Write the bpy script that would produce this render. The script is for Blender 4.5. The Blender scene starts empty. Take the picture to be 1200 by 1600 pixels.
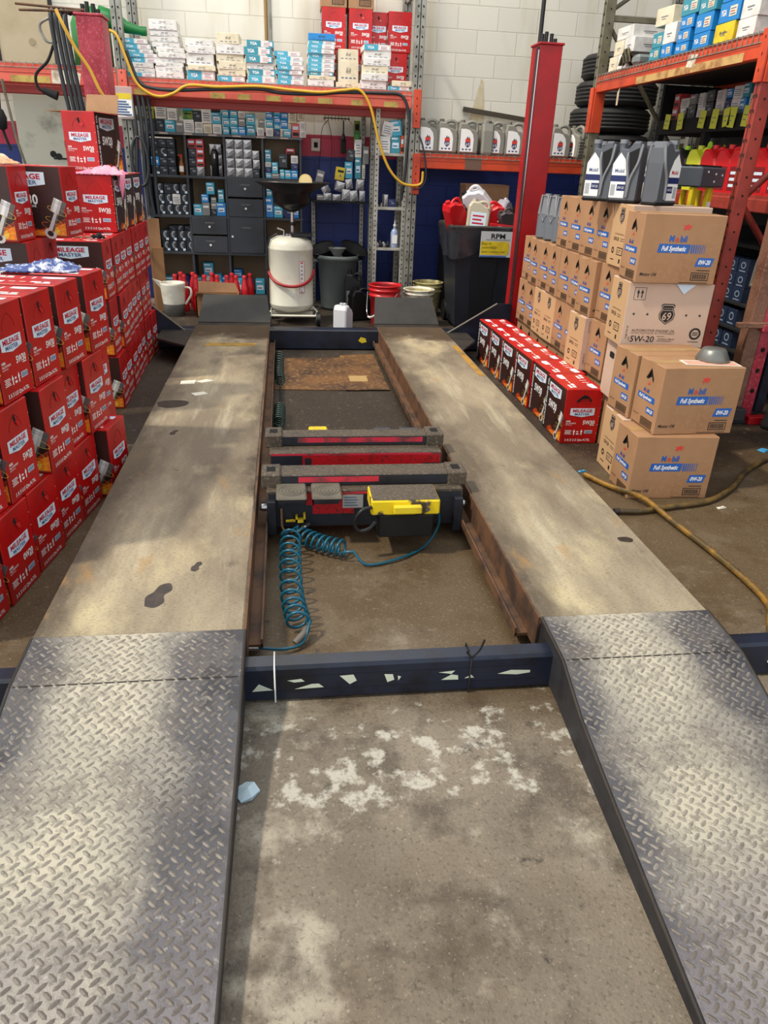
import bpy, bmesh, math, random
from mathutils import Vector, Matrix
random.seed(11)
RAD = math.radians
scn = bpy.context.scene
COL = scn.collection
rnd = random.uniform

# ------------------------------------------------------------------ materials
def lin(c):
    c = c / 255.0
    return c / 12.92 if c <= .04045 else ((c + .055) / 1.055) ** 2.4
def rgb(c): return (lin(c[0]), lin(c[1]), lin(c[2]), 1)
MATS = {}
def mat(name, c, rough=.5, metal=0, c2=None, vs=6, lo=.45, hi=.65, bump=0, bs=80, alpha=1, trans=0, fine=None, stretch=None, spec=.5):
    """base colour c, blended by noise into a second colour c2 (dirt), optional fine grain colour and bump"""
    if name in MATS: return MATS[name]
    m = bpy.data.materials.new(name); m.use_nodes = True
    nt = m.node_tree; N = nt.nodes; L = nt.links
    b = N['Principled BSDF']
    b.inputs['Base Color'].default_value = rgb(c)
    b.inputs['Roughness'].default_value = rough
    b.inputs['Metallic'].default_value = metal
    b.inputs['Specular IOR Level'].default_value = spec
    if alpha < 1: b.inputs['Alpha'].default_value = alpha
    if trans: b.inputs['Transmission Weight'].default_value = trans
    co = None
    def coord():
        nonlocal co
        if co is None:
            tc = N.new('ShaderNodeTexCoord'); co = tc.outputs['Object']
            if stretch:
                mp = N.new('ShaderNodeMapping'); mp.inputs['Scale'].default_value = stretch
                L.new(co, mp.inputs['Vector']); co = mp.outputs['Vector']
        return co
    def noise(s, d=5, r=.6):
        n = N.new('ShaderNodeTexNoise'); n.inputs['Scale'].default_value = s
        n.inputs['Detail'].default_value = d; n.inputs['Roughness'].default_value = r
        L.new(coord(), n.inputs['Vector']); return n.outputs['Fac']
    def ramp(f, a, bb):
        r = N.new('ShaderNodeMapRange'); r.inputs['From Min'].default_value = a; r.inputs['From Max'].default_value = bb
        L.new(f, r.inputs['Value']); return r.outputs['Result']
    def mix(f, a, bb):
        x = N.new('ShaderNodeMix'); x.data_type = 'RGBA'
        L.new(f, x.inputs['Factor'])
        for sock, val in ((x.inputs['A'], a), (x.inputs['B'], bb)):
            if isinstance(val, tuple): sock.default_value = rgb(val)
            else: L.new(val, sock)
        return x.outputs['Result']
    col = None
    if c2:
        col = mix(ramp(noise(vs), lo, hi), c, c2)
    if fine:
        col = mix(ramp(noise(vs * 14, 3), .52, .68), col if col else c, fine)
    if col: L.new(col, b.inputs['Base Color'])
    if bump:
        bp = N.new('ShaderNodeBump'); bp.inputs['Strength'].default_value = bump; bp.inputs['Distance'].default_value = .01
        L.new(noise(bs, 3), bp.inputs['Height']); L.new(bp.outputs['Normal'], b.inputs['Normal'])
    MATS[name] = m
    return m

def layered(name, base, layers, rough=.6, metal=0, bump=.15, bs=70, spec=.4):
    """base colour with several layers of stain and painted light: (colour, noise scale, lo, hi, stretch, detail, axis band or None)"""
    m = bpy.data.materials.new(name); m.use_nodes = True
    nt = m.node_tree; N = nt.nodes; L = nt.links; b = N['Principled BSDF']
    b.inputs['Roughness'].default_value = rough; b.inputs['Metallic'].default_value = metal
    b.inputs['Specular IOR Level'].default_value = spec
    tc = N.new('ShaderNodeTexCoord'); col = None
    def fval(x):
        v = N.new('ShaderNodeValue'); v.outputs[0].default_value = x; return v.outputs[0]
    def math_(op, a, bb):
        n = N.new('ShaderNodeMath'); n.operation = op
        for i, q in enumerate((a, bb)):
            if isinstance(q, (int, float)): n.inputs[i].default_value = q
            else: L.new(q, n.inputs[i])
        return n.outputs[0]
    sep = N.new('ShaderNodeSeparateXYZ'); L.new(tc.outputs['Object'], sep.inputs[0])
    for i, (c, s, lo, hi, st, det, band, amt) in enumerate(layers):
        mp = N.new('ShaderNodeMapping'); mp.inputs['Scale'].default_value = st or (1, 1, 1)
        mp.inputs['Location'].default_value = (i * 3.7, i * 1.9, i * .7)
        L.new(tc.outputs['Object'], mp.inputs['Vector'])
        n = N.new('ShaderNodeTexNoise'); n.inputs['Scale'].default_value = s; n.inputs['Detail'].default_value = det
        n.inputs['Roughness'].default_value = .62
        L.new(mp.outputs['Vector'], n.inputs['Vector'])
        f = n.outputs['Fac']
        if band:                                     # (axis, centre, inner, outer, push): noise is pushed up or down outside a wear lane or painted-light zone
            ax, c0, w0, w1, push = band
            d = math_('ABSOLUTE', math_('SUBTRACT', sep.outputs[ax], c0), 0)
            r = N.new('ShaderNodeMapRange'); r.inputs['From Min'].default_value = w0; r.inputs['From Max'].default_value = w1
            r.inputs['To Min'].default_value = -push; r.inputs['To Max'].default_value = push
            L.new(d, r.inputs['Value']); f = math_('ADD', f, r.outputs['Result'])
        r = N.new('ShaderNodeMapRange'); r.inputs['From Min'].default_value = lo; r.inputs['From Max'].default_value = hi
        r.inputs['To Max'].default_value = amt
        L.new(f, r.inputs['Value'])
        x = N.new('ShaderNodeMix'); x.data_type = 'RGBA'; L.new(r.outputs['Result'], x.inputs['Factor'])
        if col is None: x.inputs['A'].default_value = rgb(base)
        else: L.new(col, x.inputs['A'])
        x.inputs['B'].default_value = rgb(c); col = x.outputs['Result']
    L.new(col, b.inputs['Base Color'])
    if bump:
        n = N.new('ShaderNodeTexNoise'); n.inputs['Scale'].default_value = bs; L.new(tc.outputs['Object'], n.inputs['Vector'])
        bp = N.new('ShaderNodeBump'); bp.inputs['Strength'].default_value = bump; bp.inputs['Distance'].default_value = .006
        L.new(n.outputs['Fac'], bp.inputs['Height']); L.new(bp.outputs['Normal'], b.inputs['Normal'])
    MATS[name] = m
    return m

# ------------------------------------------------------------------ mesh builder
class MB:
    def __init__(s): s.v = []; s.f = []; s.m = []; s.mats = []; s.sm = []
    def mi(s, m):
        if m not in s.mats: s.mats.append(m)
        return s.mats.index(m)
    def add(s, vs, fs, m, T=None, smooth=False):
        b = len(s.v)
        if T is not None: s.v += [tuple(T @ Vector(p)) for p in vs]
        else: s.v += [tuple(p) for p in vs]
        i = s.mi(m)
        for f in fs:
            s.f.append([b + k for k in f]); s.m.append(i); s.sm.append(smooth)
        return s
    def box(s, x0, x1, y0, y1, z0, z1, m, b=0, T=None):
        if b <= 0:
            vs = [(x, y, z) for x in (x0, x1) for y in (y0, y1) for z in (z0, z1)]
            fs = [(0, 1, 3, 2), (4, 6, 7, 5), (0, 4, 5, 1), (2, 3, 7, 6), (0, 2, 6, 4), (1, 5, 7, 3)]
            return s.add(vs, fs, m, T)
        lo = (x0, y0, z0); hi = (x1, y1, z1); vs = []; idx = {}
        for cx in (0, 1):
            for cy in (0, 1):
                for cz in (0, 1):
                    c = (cx, cy, cz)
                    for ax in range(3):                     # vertex lying on the face of axis ax
                        p = []
                        for k in range(3):
                            e = hi[k] if c[k] else lo[k]
                            if k != ax: e += -b if c[k] else b
                            p.append(e)
                        idx[(c, ax)] = len(vs); vs.append(p)
        fs = []
        for ax in range(3):
            o = [k for k in range(3) if k != ax]
            for sd in (0, 1):
                q = []
                for (a, bb) in ((0, 0), (1, 0), (1, 1), (0, 1)):
                    c = [0, 0, 0]; c[ax] = sd; c[o[0]] = a; c[o[1]] = bb
                    q.append(idx[(tuple(c), ax)])
                fs.append(q)
            for a in (0, 1):                                # edges parallel to ax
                for bb in (0, 1):
                    c0 = [0, 0, 0]; c1 = [0, 0, 0]; c1[ax] = 1
                    for c in (c0, c1): c[o[0]] = a; c[o[1]] = bb
                    fs.append([idx[(tuple(c0), o[0])], idx[(tuple(c1), o[0])], idx[(tuple(c1), o[1])], idx[(tuple(c0), o[1])]])
        for cx in (0, 1):
            for cy in (0, 1):
                for cz in (0, 1):
                    fs.append([idx[((cx, cy, cz), k)] for k in range(3)])
        return s.add(vs, fs, m, T)
    def cyl(s, p0, p1, r0, m, r1=None, n=14, caps=True, T=None):
        p0 = Vector(p0); p1 = Vector(p1); r1 = r0 if r1 is None else r1
        d = (p1 - p0).normalized(); a = d.orthogonal().normalized(); c = d.cross(a)
        vs = []
        for p, r in ((p0, r0), (p1, r1)):
            for i in range(n):
                t = 2 * math.pi * i / n
                vs.append(p + a * (r * math.cos(t)) + c * (r * math.sin(t)))
        s.add(vs, [(i, (i + 1) % n, n + (i + 1) % n, n + i) for i in range(n)], m, T, True)
        if caps: s.add(vs, [tuple(range(n))[::-1], tuple(range(n, 2 * n))], m, T)
        return s
    def lathe(s, prof, m, c=(0, 0, 0), n=24, T=None, smooth=True):
        vs = []
        for r, z in prof:
            for i in range(n):
                t = 2 * math.pi * i / n
                vs.append((c[0] + r * math.cos(t), c[1] + r * math.sin(t), c[2] + z))
        fs = []
        for k in range(len(prof) - 1):
            for i in range(n):
                j = (i + 1) % n
                fs.append((k * n + i, k * n + j, (k + 1) * n + j, (k + 1) * n + i))
        return s.add(vs, fs, m, T, smooth)
    def tube(s, pts, r, m, n=8, closed=False, T=None, caps=True):
        P = [Vector(p) for p in pts]; k = len(P)
        rr = r if isinstance(r, (list, tuple)) else [r] * k
        tg = []
        for i in range(k):
            a = P[i - 1] if (i > 0 or closed) else P[i]; b = P[(i + 1) % k] if (i < k - 1 or closed) else P[i]
            tg.append((b - a).normalized())
        nv = tg[0].orthogonal().normalized(); vs = []
        for i in range(k):
            nv = (nv - tg[i] * nv.dot(tg[i])).normalized(); bn = tg[i].cross(nv)
            for j in range(n):
                t = 2 * math.pi * j / n
                vs.append(P[i] + nv * (rr[i] * math.cos(t)) + bn * (rr[i] * math.sin(t)))
        fs = []
        for i in range(k if closed else k - 1):
            i2 = (i + 1) % k
            for j in range(n):
                fs.append((i * n + j, i * n + (j + 1) % n, i2 * n + (j + 1) % n, i2 * n + j))
        s.add(vs, fs, m, T, True)
        if caps and not closed: s.add(vs, [tuple(range(n))[::-1], tuple(range((k - 1) * n, k * n))], m, T)
        return s
    def prism(s, pts, z0, z1, m, T=None, top=None):
        """outline pts (x, y) extruded from z0 to z1; T places it"""
        n = len(pts); vs = [(p[0], p[1], z0) for p in pts] + [(p[0], p[1], z1) for p in (top or pts)]
        fs = [tuple(range(n))[::-1], tuple(range(n, 2 * n))] + [(i, (i + 1) % n, n + (i + 1) % n, n + i) for i in range(n)]
        return s.add(vs, fs, m, T)
    # decals on a frame (O, u, v): thin printing on a surface
    def deco(s, F, pts, m, e=.0008):
        O, u, v = (Vector(q) for q in F); n = u.cross(v)
        return s.add([O + u * p[0] + v * p[1] + n * e for p in pts], [tuple(range(len(pts)))], m)
    def rect(s, F, x0, y0, x1, y1, m, e=.0008): return s.deco(F, [(x0, y0), (x1, y0), (x1, y1), (x0, y1)], m, e)
    def para(s, F, x0, y0, x1, y1, k, m, e=.0008): return s.deco(F, [(x0, y0), (x1, y0), (x1 + k, y1), (x0 + k, y1)], m, e)
    def text(s, F, t, x, y, h, m, w=None, e=.0014, bold=0, shear=0, rot=0, align=0, sx=1):
        """text with cap height h, centred at (x, y) (align -1: starts at x); w forces its width"""
        V, fs, tw = glyphs(t, bold, shear)
        k = h; kx = (w / tw) if w else h * sx
        O, u, v = (Vector(q) for q in F); n = u.cross(v); c, si = math.cos(rot), math.sin(rot)
        out = []
        for a, b in V:
            a = (a - (0 if align else tw / 2)) * kx; b = (b - .5) * k
            a, b = a * c - b * si, a * si + b * c
            out.append(O + u * (x + a) + v * (y + b) + n * e)
        return s.add(out, fs, m)
    def build(s, name, parent=None, loc=None, rot=None, smooth_angle=None):
        me = bpy.data.meshes.new(name); me.from_pydata(s.v, [], s.f); me.validate()
        for m in s.mats: me.materials.append(m)
        if len(me.polygons) == len(s.f):
            me.polygons.foreach_set('material_index', s.m); me.polygons.foreach_set('use_smooth', s.sm)
        me.update()
        o = bpy.data.objects.new(name, me); COL.objects.link(o)
        if parent: o.parent = parent
        if loc: o.location = loc
        if rot is not None: o.rotation_euler = rot if isinstance(rot, (tuple, list)) else (0, 0, rot)
        return o

GL = {}
def glyphs(t, bold, shear):
    key = (t, bold, shear)
    if key in GL: return GL[key]
    cu = bpy.data.curves.new('t', 'FONT'); cu.body = t; cu.offset = bold; cu.shear = shear; cu.resolution_u = 2
    ob = bpy.data.objects.new('t', cu); COL.objects.link(ob)
    dg = bpy.context.evaluated_depsgraph_get(); dg.update()
    ev = ob.evaluated_get(dg); me = ev.to_mesh()
    V = [(v.co.x, v.co.y) for v in me.vertices]; fs = [tuple(p.vertices) for p in me.polygons]
    ev.to_mesh_clear(); bpy.data.objects.remove(ob); bpy.data.curves.remove(cu)
    if V:
        x0 = min(p[0] for p in V); x1 = max(p[0] for p in V); H = .7
        V = [((a - x0) / H, b / H) for a, b in V]; w = (x1 - x0) / H
    else: w = 1
    GL[key] = (V, fs, w); return GL[key]

def tag(o, label, cat=None, group=None, kind=None):
    if label: o['label'] = label
    if cat: o['category'] = cat
    if group: o['group'] = group
    if kind: o['kind'] = kind
    return o
def thing(name, label=None, cat=None, loc=(0, 0, 0), rot=0, group=None):
    o = bpy.data.objects.new(name, None); COL.objects.link(o); o.empty_display_size = .1
    o.location = loc; o.rotation_euler = rot if isinstance(rot, (tuple, list)) else (0, 0, rot)
    return tag(o, label, cat, group)
def copy_tree(o, parent=None):
    c = o.copy(); COL.objects.link(c)
    if parent: c.parent = parent
    for ch in list(o.children): copy_tree(ch, c)
    return c
PROTO = {}
def inst(key, maker, loc, rot, label, cat, group=None):
    """first use is the built thing itself, later ones are copies with all their parts"""
    if key in PROTO: o = copy_tree(PROTO[key])
    else: o = PROTO[key] = maker()
    for k in ('label', 'category', 'group'):
        if k in o: del o[k]
    o.location = loc; o.rotation_euler = rot if isinstance(rot, (tuple, list)) else (0, 0, rot)
    return tag(o, label, cat, group)
def spline(pts, k=8):
    P = [Vector(p) for p in pts]; P = [P[0] * 2 - P[1]] + P + [P[-1] * 2 - P[-2]]; out = []
    for i in range(1, len(P) - 2):
        for j in range(k):
            t = j / k
            out.append(.5 * ((2 * P[i]) + (P[i + 1] - P[i - 1]) * t + (2 * P[i - 1] - 5 * P[i] + 4 * P[i + 1] - P[i + 2]) * t * t + (3 * P[i] - P[i - 1] - 3 * P[i + 1] + P[i + 2]) * t ** 3))
    return out + [P[-2]]
ORD = ['first', 'second', 'third', 'fourth', 'fifth', 'sixth', 'seventh', 'eighth', 'ninth', 'tenth', 'eleventh', 'twelfth', 'thirteenth', 'fourteenth', 'fifteenth', 'sixteenth', 'seventeenth', 'eighteenth', 'nineteenth', 'twentieth']
def TR(x, y, z, rx=0, ry=0, rz=0):
    return Matrix.Translation((x, y, z)) @ Matrix.Rotation(RAD(rz), 4, 'Z') @ Matrix.Rotation(RAD(ry), 4, 'Y') @ Matrix.Rotation(RAD(rx), 4, 'X')

# ------------------------------------------------------------------ palette
RED = mat('carton_red', (190, 15, 17), .36, c2=(160, 11, 13), vs=4)
DARK = mat('carton_dark_brown', (58, 30, 26), .4, c2=(44, 22, 20), vs=5)
WHITE = mat('print_white', (240, 240, 238), .5)
PALEB = mat('print_pale_blue', (214, 232, 246), .5)
LOGOR = mat('print_crimson', (190, 22, 50), .5)
LOGOB = mat('print_slate_blue', (70, 96, 140), .5)
BLK = mat('print_black', (22, 20, 20), .6)
HOLE = mat('hole_black', (8, 7, 7), .9)
ORANGE = mat('print_orange', (235, 110, 24), .5, c2=(250, 170, 40), vs=40)
FLAME = mat('print_flame', (190, 64, 16), .5, c2=(90, 30, 18), vs=30)
GOLD = mat('print_gold', (240, 200, 70), .5)
PIST = mat('print_piston_grey', (206, 203, 198), .4)
PISTD = mat('print_piston_shade', (96, 90, 88), .4)
KRAFT = mat('cardboard_kraft', (172, 131, 95), .75, c2=(148, 107, 72), vs=3, lo=.35, hi=.75, bump=.05, fine=(168, 128, 94))
KRAFTD = mat('cardboard_edge', (140, 102, 66), .8)
PALE = mat('cardboard_pale', (204, 176, 156), .75, c2=(188, 158, 138), vs=3, lo=.35, hi=.75)
PALEK = mat('cardboard_pale_end', (196, 158, 116), .75)
TAPE = mat('parcel_tape', (176, 140, 92), .25)
BLUEP = mat('print_blue', (28, 92, 176), .5)
REDP = mat('print_red', (214, 60, 50), .5)
STEELB = mat('blue_black_paint', (25, 33, 52), .38, c2=(14, 18, 28), vs=7, bump=.05)
LIFTR = mat('lift_red_paint', (168, 14, 22), .42, c2=(132, 10, 18), vs=3, lo=.4, hi=.75)
PINKR = mat('faded_pink_paint', (190, 66, 84), .5, c2=(160, 36, 54), vs=5, lo=.35, hi=.6, fine=(196, 92, 104))
ORB = mat('rack_orange', (208, 72, 34), .45, c2=(160, 50, 28), vs=5, lo=.42, hi=.75)
ORP = mat('rack_salmon', (226, 104, 84), .5, c2=(204, 74, 52), vs=5, lo=.45, hi=.75)
GALV = mat('galvanised_grey', (150, 150, 142), .45, metal=.35, c2=(112, 112, 104), vs=9)
OLIVE = mat('rack_olive_grey', (116, 112, 92), .5, c2=(88, 84, 66), vs=7)
RUSTR = mat('rack_rust_red', (156, 56, 44), .5, c2=(128, 44, 36), vs=6)
DGREY = mat('cubby_dark_grey', (58, 62, 70), .55, c2=(44, 48, 54), vs=3)
DGREYL = mat('cubby_edge', (86, 90, 96), .5)
BLACK = mat('black_plastic', (20, 20, 22), .42)
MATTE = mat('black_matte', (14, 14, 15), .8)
CHROME = mat('bright_steel', (190, 190, 190), .25, metal=1)
IVORY = mat('ivory_enamel', (222, 220, 204), .3, c2=(200, 196, 176), vs=5, lo=.5, hi=.8)
SILVERP = mat('silver_plastic', (132, 134, 138), .34, metal=.25)
GREYPL = mat('grey_jug_plastic', (136, 134, 124), .42, metal=.1)
CYAN = mat('filter_box_cyan', (64, 166, 196), .45)
CYAN2 = mat('filter_box_teal', (52, 140, 160), .45)
BLUEB = mat('filter_box_blue', (24, 128, 200), .4)
BWHITE = mat('filter_box_white', (226, 224, 220), .6, c2=(206, 202, 196), vs=10)
CREAM = mat('filter_box_cream', (222, 212, 186), .6, c2=(204, 192, 164), vs=8)
NAVY = mat('filter_box_navy', (26, 40, 96), .45)
FOIL = mat('filter_box_silver', (150, 150, 152), .35, metal=.4, c2=(90, 90, 92), vs=14)
DKBOX = mat('filter_box_black', (30, 36, 44), .42)
YEL = mat('yellow_plastic', (226, 200, 40), .45, c2=(200, 170, 34), vs=8)
REDPL = mat('red_plastic', (206, 26, 34), .36)

# ================================================================== SETTING
FLOORM = layered('oily_concrete', (136, 125, 109), [
    ((104, 93, 80), 1.3, .40, .62, None, 9, None, .85),
    ((184, 174, 156), 3.6, .54, .63, None, 12, None, .7),
    ((84, 74, 64), 5.5, .50, .62, None, 10, None, .8),
    ((84, 64, 36), 1.0, .32, .58, None, 9, (1, 3.3, .9, 1.9, -.22), .85),
    ((38, 28, 20), .9, .38, .62, None, 9, (1, 5.6, 1.5, 2.9, -.25), .9),
    ((198, 193, 180), 13, .64, .72, None, 10, (1, 1.42, .10, .42, -.12), .75),
    ((160, 148, 126), 26, .60, .72, None, 7, None, .3),
    ((40, 35, 32), 14, .64, .72, None, 7, None, .75),
    ((60, 52, 44), 90, .54, .68, None, 4, None, .5), ((196, 186, 166), 110, .60, .70, None, 4, None, .35)], rough=.6, bump=.35, bs=120)
f = MB().box(-6, 5, -3.5, 8.6, -.2, 0, FLOORM).build('floor'); tag(f, 'worn oil stained concrete workshop floor', 'floor', kind='structure')

def wall_material():
    m = bpy.data.materials.new('painted_block_wall'); m.use_nodes = True
    nt = m.node_tree; N = nt.nodes; L = nt.links; b = N['Principled BSDF']; b.inputs['Roughness'].default_value = .55
    tc = N.new('ShaderNodeTexCoord'); sp = N.new('ShaderNodeSeparateXYZ'); L.new(tc.outputs['Object'], sp.inputs[0])
    cb = N.new('ShaderNodeCombineXYZ')
    ad = N.new('ShaderNodeMath'); L.new(sp.outputs[0], ad.inputs[0]); L.new(sp.outputs[1], ad.inputs[1])
    L.new(ad.outputs[0], cb.inputs[0]); L.new(sp.outputs[2], cb.inputs[1])
    br = N.new('ShaderNodeTexBrick'); br.offset = .5
    br.inputs['Scale'].default_value = 1; br.inputs['Brick Width'].default_value = .406; br.inputs['Row Height'].default_value = .203
    br.inputs['Mortar Size'].default_value = .006; br.inputs['Mortar Smooth'].default_value = .4
    br.inputs['Color1'].default_value = (1, 1, 1, 1); br.inputs['Color2'].default_value = (.93, .93, .93, 1); br.inputs['Mortar'].default_value = (.84, .84, .82, 1)
    L.new(cb.outputs[0], br.inputs['Vector'])
    r = N.new('ShaderNodeMapRange'); r.inputs['From Max'].default_value = 3
    ns = N.new('ShaderNodeTexNoise'); ns.inputs['Scale'].default_value = 5; L.new(tc.outputs['Object'], ns.inputs['Vector'])
    wob = N.new('ShaderNodeMath'); wob.operation = 'MULTIPLY_ADD'; L.new(ns.outputs['Fac'], wob.inputs[0]); wob.inputs[1].default_value = .02; L.new(sp.outputs[2], wob.inputs[2])
    L.new(wob.outputs[0], r.inputs['Value'])
    cr = N.new('ShaderNodeValToRGB'); cr.color_ramp.interpolation = 'CONSTANT'
    e = cr.color_ramp.elements; e[0].position = 0; e[0].color = rgb((22, 44, 116))
    e[1].position = 1.455 / 3; e[1].color = rgb((186, 46, 74))
    k = e.new(1.655 / 3); k.color = rgb((234, 230, 216))
    L.new(r.outputs[0], cr.inputs[0])
    mx = N.new('ShaderNodeMix'); mx.data_type = 'RGBA'; mx.blend_type = 'MULTIPLY'; mx.inputs['Factor'].default_value = 1
    L.new(cr.outputs[0], mx.inputs['A']); L.new(br.outputs['Color'], mx.inputs['B'])
    # rusty water runs and yellowing
    n2 = N.new('ShaderNodeTexNoise'); n2.inputs['Scale'].default_value = 1.2; n2.inputs['Detail'].default_value = 8
    mp = N.new('ShaderNodeMapping'); mp.inputs['Scale'].default_value = (2.4, 2.4, .45); L.new(tc.outputs['Object'], mp.inputs['Vector']); L.new(mp.outputs[0], n2.inputs['Vector'])
    r2 = N.new('ShaderNodeMapRange'); r2.inputs['From Min'].default_value = .52; r2.inputs['From Max'].default_value = .78; r2.inputs['To Max'].default_value = .55
    L.new(n2.outputs['Fac'], r2.inputs['Value'])
    m2 = N.new('ShaderNodeMix'); m2.data_type = 'RGBA'; m2.blend_type = 'MULTIPLY'; L.new(r2.outputs[0], m2.inputs['Factor']); L.new(mx.outputs['Result'], m2.inputs['A']); m2.inputs['B'].default_value = rgb((196, 176, 130))
    L.new(m2.outputs['Result'], b.inputs['Base Color'])
    bp = N.new('ShaderNodeBump'); bp.inputs['Strength'].default_value = .5; bp.inputs['Distance'].default_value = .01
    L.new(br.outputs['Fac'], bp.inputs['Height']); bp.invert = True; L.new(bp.outputs[0], b.inputs['Normal'])
    return m
WALLM = wall_material()
o = MB().box(-6, 5, 8.4, 8.6, 0, 4.8, WALLM).build('wall_back'); tag(o, 'back block wall painted white above red and blue bands', 'wall', kind='structure')
DW = mat('dark_brown_sheet', (62, 52, 44), .6, c2=(40, 34, 30), vs=3)
o = MB().box(4.3, 4.5, 1.5, 8.4, 0, 4.8, DW)
for i in range(24): o.box(4.27, 4.3, 1.6 + i * .28, 1.72 + i * .28, 0, 4.8, DW)
o = o.build('wall_right'); tag(o, 'dark ribbed metal wall behind the right rack', 'wall', kind='structure')
# conduit pipes and wall fittings
o = MB().cyl((-.13, 8.385, 1.7), (-.13, 8.385, 4.6), .016, mat('brass_pipe', (150, 120, 70), .4, metal=.4)).cyl((-.09, 8.385, 1.7), (-.09, 8.385, 4.6), .012, GALV)
for z in (2.3, 3.4): o.box(-.16, -.06, 8.36, 8.4, z, z + .03, GALV)
tag(o.build('conduit_pipe'), 'pair of thin conduits running up the white back wall behind filter stacks', 'pipe')
PANELM = mat('plywood_panel_tan', (190, 176, 146), .6, c2=(176, 160, 128), vs=2)
o = MB().box(-2.6, -2.1, 8.37, 8.4, 2.0, 3.9, PANELM).box(-2.115, -2.085, 8.36, 8.4, 2.0, 3.9, BLK).box(-2.615, -2.595, 8.365, 8.4, 2.0, 3.9, BLK)
o.cyl((-2.3, 8.365, 2.32), (-2.3, 8.37, 2.32), .03, mat('panel_knot', (160, 146, 116), .6))
tag(o.build('wall_panel'), 'tan sheet panel fixed to the back wall at the top left', 'panel')
GPAN = mat('grey_sheet_stained', (172, 172, 156), .35, c2=(96, 96, 84), vs=3, lo=.55, hi=.72, metal=.1)
o = MB().box(-2.50, -1.85, 8.16, 8.19, 1.0, 1.90, GPAN, .006)
for p in ((-2.2, 1.38), (-2.15, 1.36), (-2.0, 1.34), (-1.96, 1.36)): o.cyl((p[0], 8.155, p[1]), (p[0], 8.16, p[1]), .03, MATTE, n=10)
o.box(-2.2, -1.9, 8.154, 8.159, 1.335, 1.35, MATTE)
tag(o.build('sheet_metal_panel'), 'grey stained metal sheet standing under the rack beam at left', 'panel')
o = MB().box(.29, .39, 8.375, 8.4, 1.50, 1.62, mat('outlet_plate', (196, 176, 168), .4), .008).rect(((.34, 8.375, 1.56), (1, 0, 0), (0, 0, 1)), -.02, -.025, .02, .025, HOLE, .001)
tag(o.build('wall_outlet'), 'square outlet box on the red wall band beside the cubby shelf', 'outlet')

# ================================================================== FOUR POST LIFT
def worn_sunlit_lane(name, seed):
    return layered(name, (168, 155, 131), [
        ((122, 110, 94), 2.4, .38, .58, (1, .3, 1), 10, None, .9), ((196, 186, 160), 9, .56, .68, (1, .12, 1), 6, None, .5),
        ((204, 189, 150), 1.6, .55, .68, (1.4, .6, 1), 9, (1, seed * 9, .3, 2.2, -.05), .8),  # sunlit patches painted into the deck as a pale sandy tone
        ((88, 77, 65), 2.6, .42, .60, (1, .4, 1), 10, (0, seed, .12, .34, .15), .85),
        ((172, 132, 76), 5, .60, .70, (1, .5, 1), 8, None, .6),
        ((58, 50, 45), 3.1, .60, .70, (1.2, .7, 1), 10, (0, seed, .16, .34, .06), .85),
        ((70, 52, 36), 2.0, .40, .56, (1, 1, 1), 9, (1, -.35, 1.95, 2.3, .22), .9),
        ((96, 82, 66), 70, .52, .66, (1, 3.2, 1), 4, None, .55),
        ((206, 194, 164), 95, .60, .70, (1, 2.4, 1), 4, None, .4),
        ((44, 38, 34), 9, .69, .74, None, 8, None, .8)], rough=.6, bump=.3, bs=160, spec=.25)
LANEL = worn_sunlit_lane('runway_deck_worn_sunlit', .02); LANER = worn_sunlit_lane('runway_deck_sandy_sunlit', .05)
RUSTB = mat('rusty_brown_rail', (104, 72, 48), .7, c2=(60, 44, 34), vs=8)
EDGE = mat('deck_edge_dark', (48, 41, 35), .6, c2=(32, 28, 26), vs=9)
PLATE = layered('tread_plate_steel', (150, 145, 136), [
    ((196, 188, 168), 1.6, .44, .64, None, 8, (0, -.06, .05, .28, -.14), .9),
    ((74, 74, 82), 2.6, .42, .58, None, 11, (0, -.06, .08, .27, .18), .9),
    ((112, 104, 98), 6, .52, .64, None, 9, None, .65),
    ((54, 54, 60), 9, .58, .68, None, 9, (0, -.06, .13, .28, .12), .8),
    ((130, 124, 128), 1.3, .36, .6, None, 8, (1, 1.5, .35, .9, .25), .8),  # grey-blue towards the foot: sky reflection and shade painted into the colour
    ((80, 74, 70), 55, .50, .66, None, 6, None, .55), ((206, 200, 188), 48, .60, .70, None, 6, None, .4)], rough=.5, metal=.12, bump=.25, bs=220)
LUG = layered('tread_plate_lug', (150, 143, 132), [((98, 93, 90), 2.2, .42, .6, None, 8, (0, -.06, .08, .27, .12), .85), ((104, 96, 90), 1.3, .36, .6, None, 8, (1, 1.5, .35, .9, .25), .8), ((90, 86, 82), 60, .5, .65, None, 3, None, .5)], rough=.55, metal=.12, bump=0)  # lugs darken towards the ramp foot, shade painted in as on the plate

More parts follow.
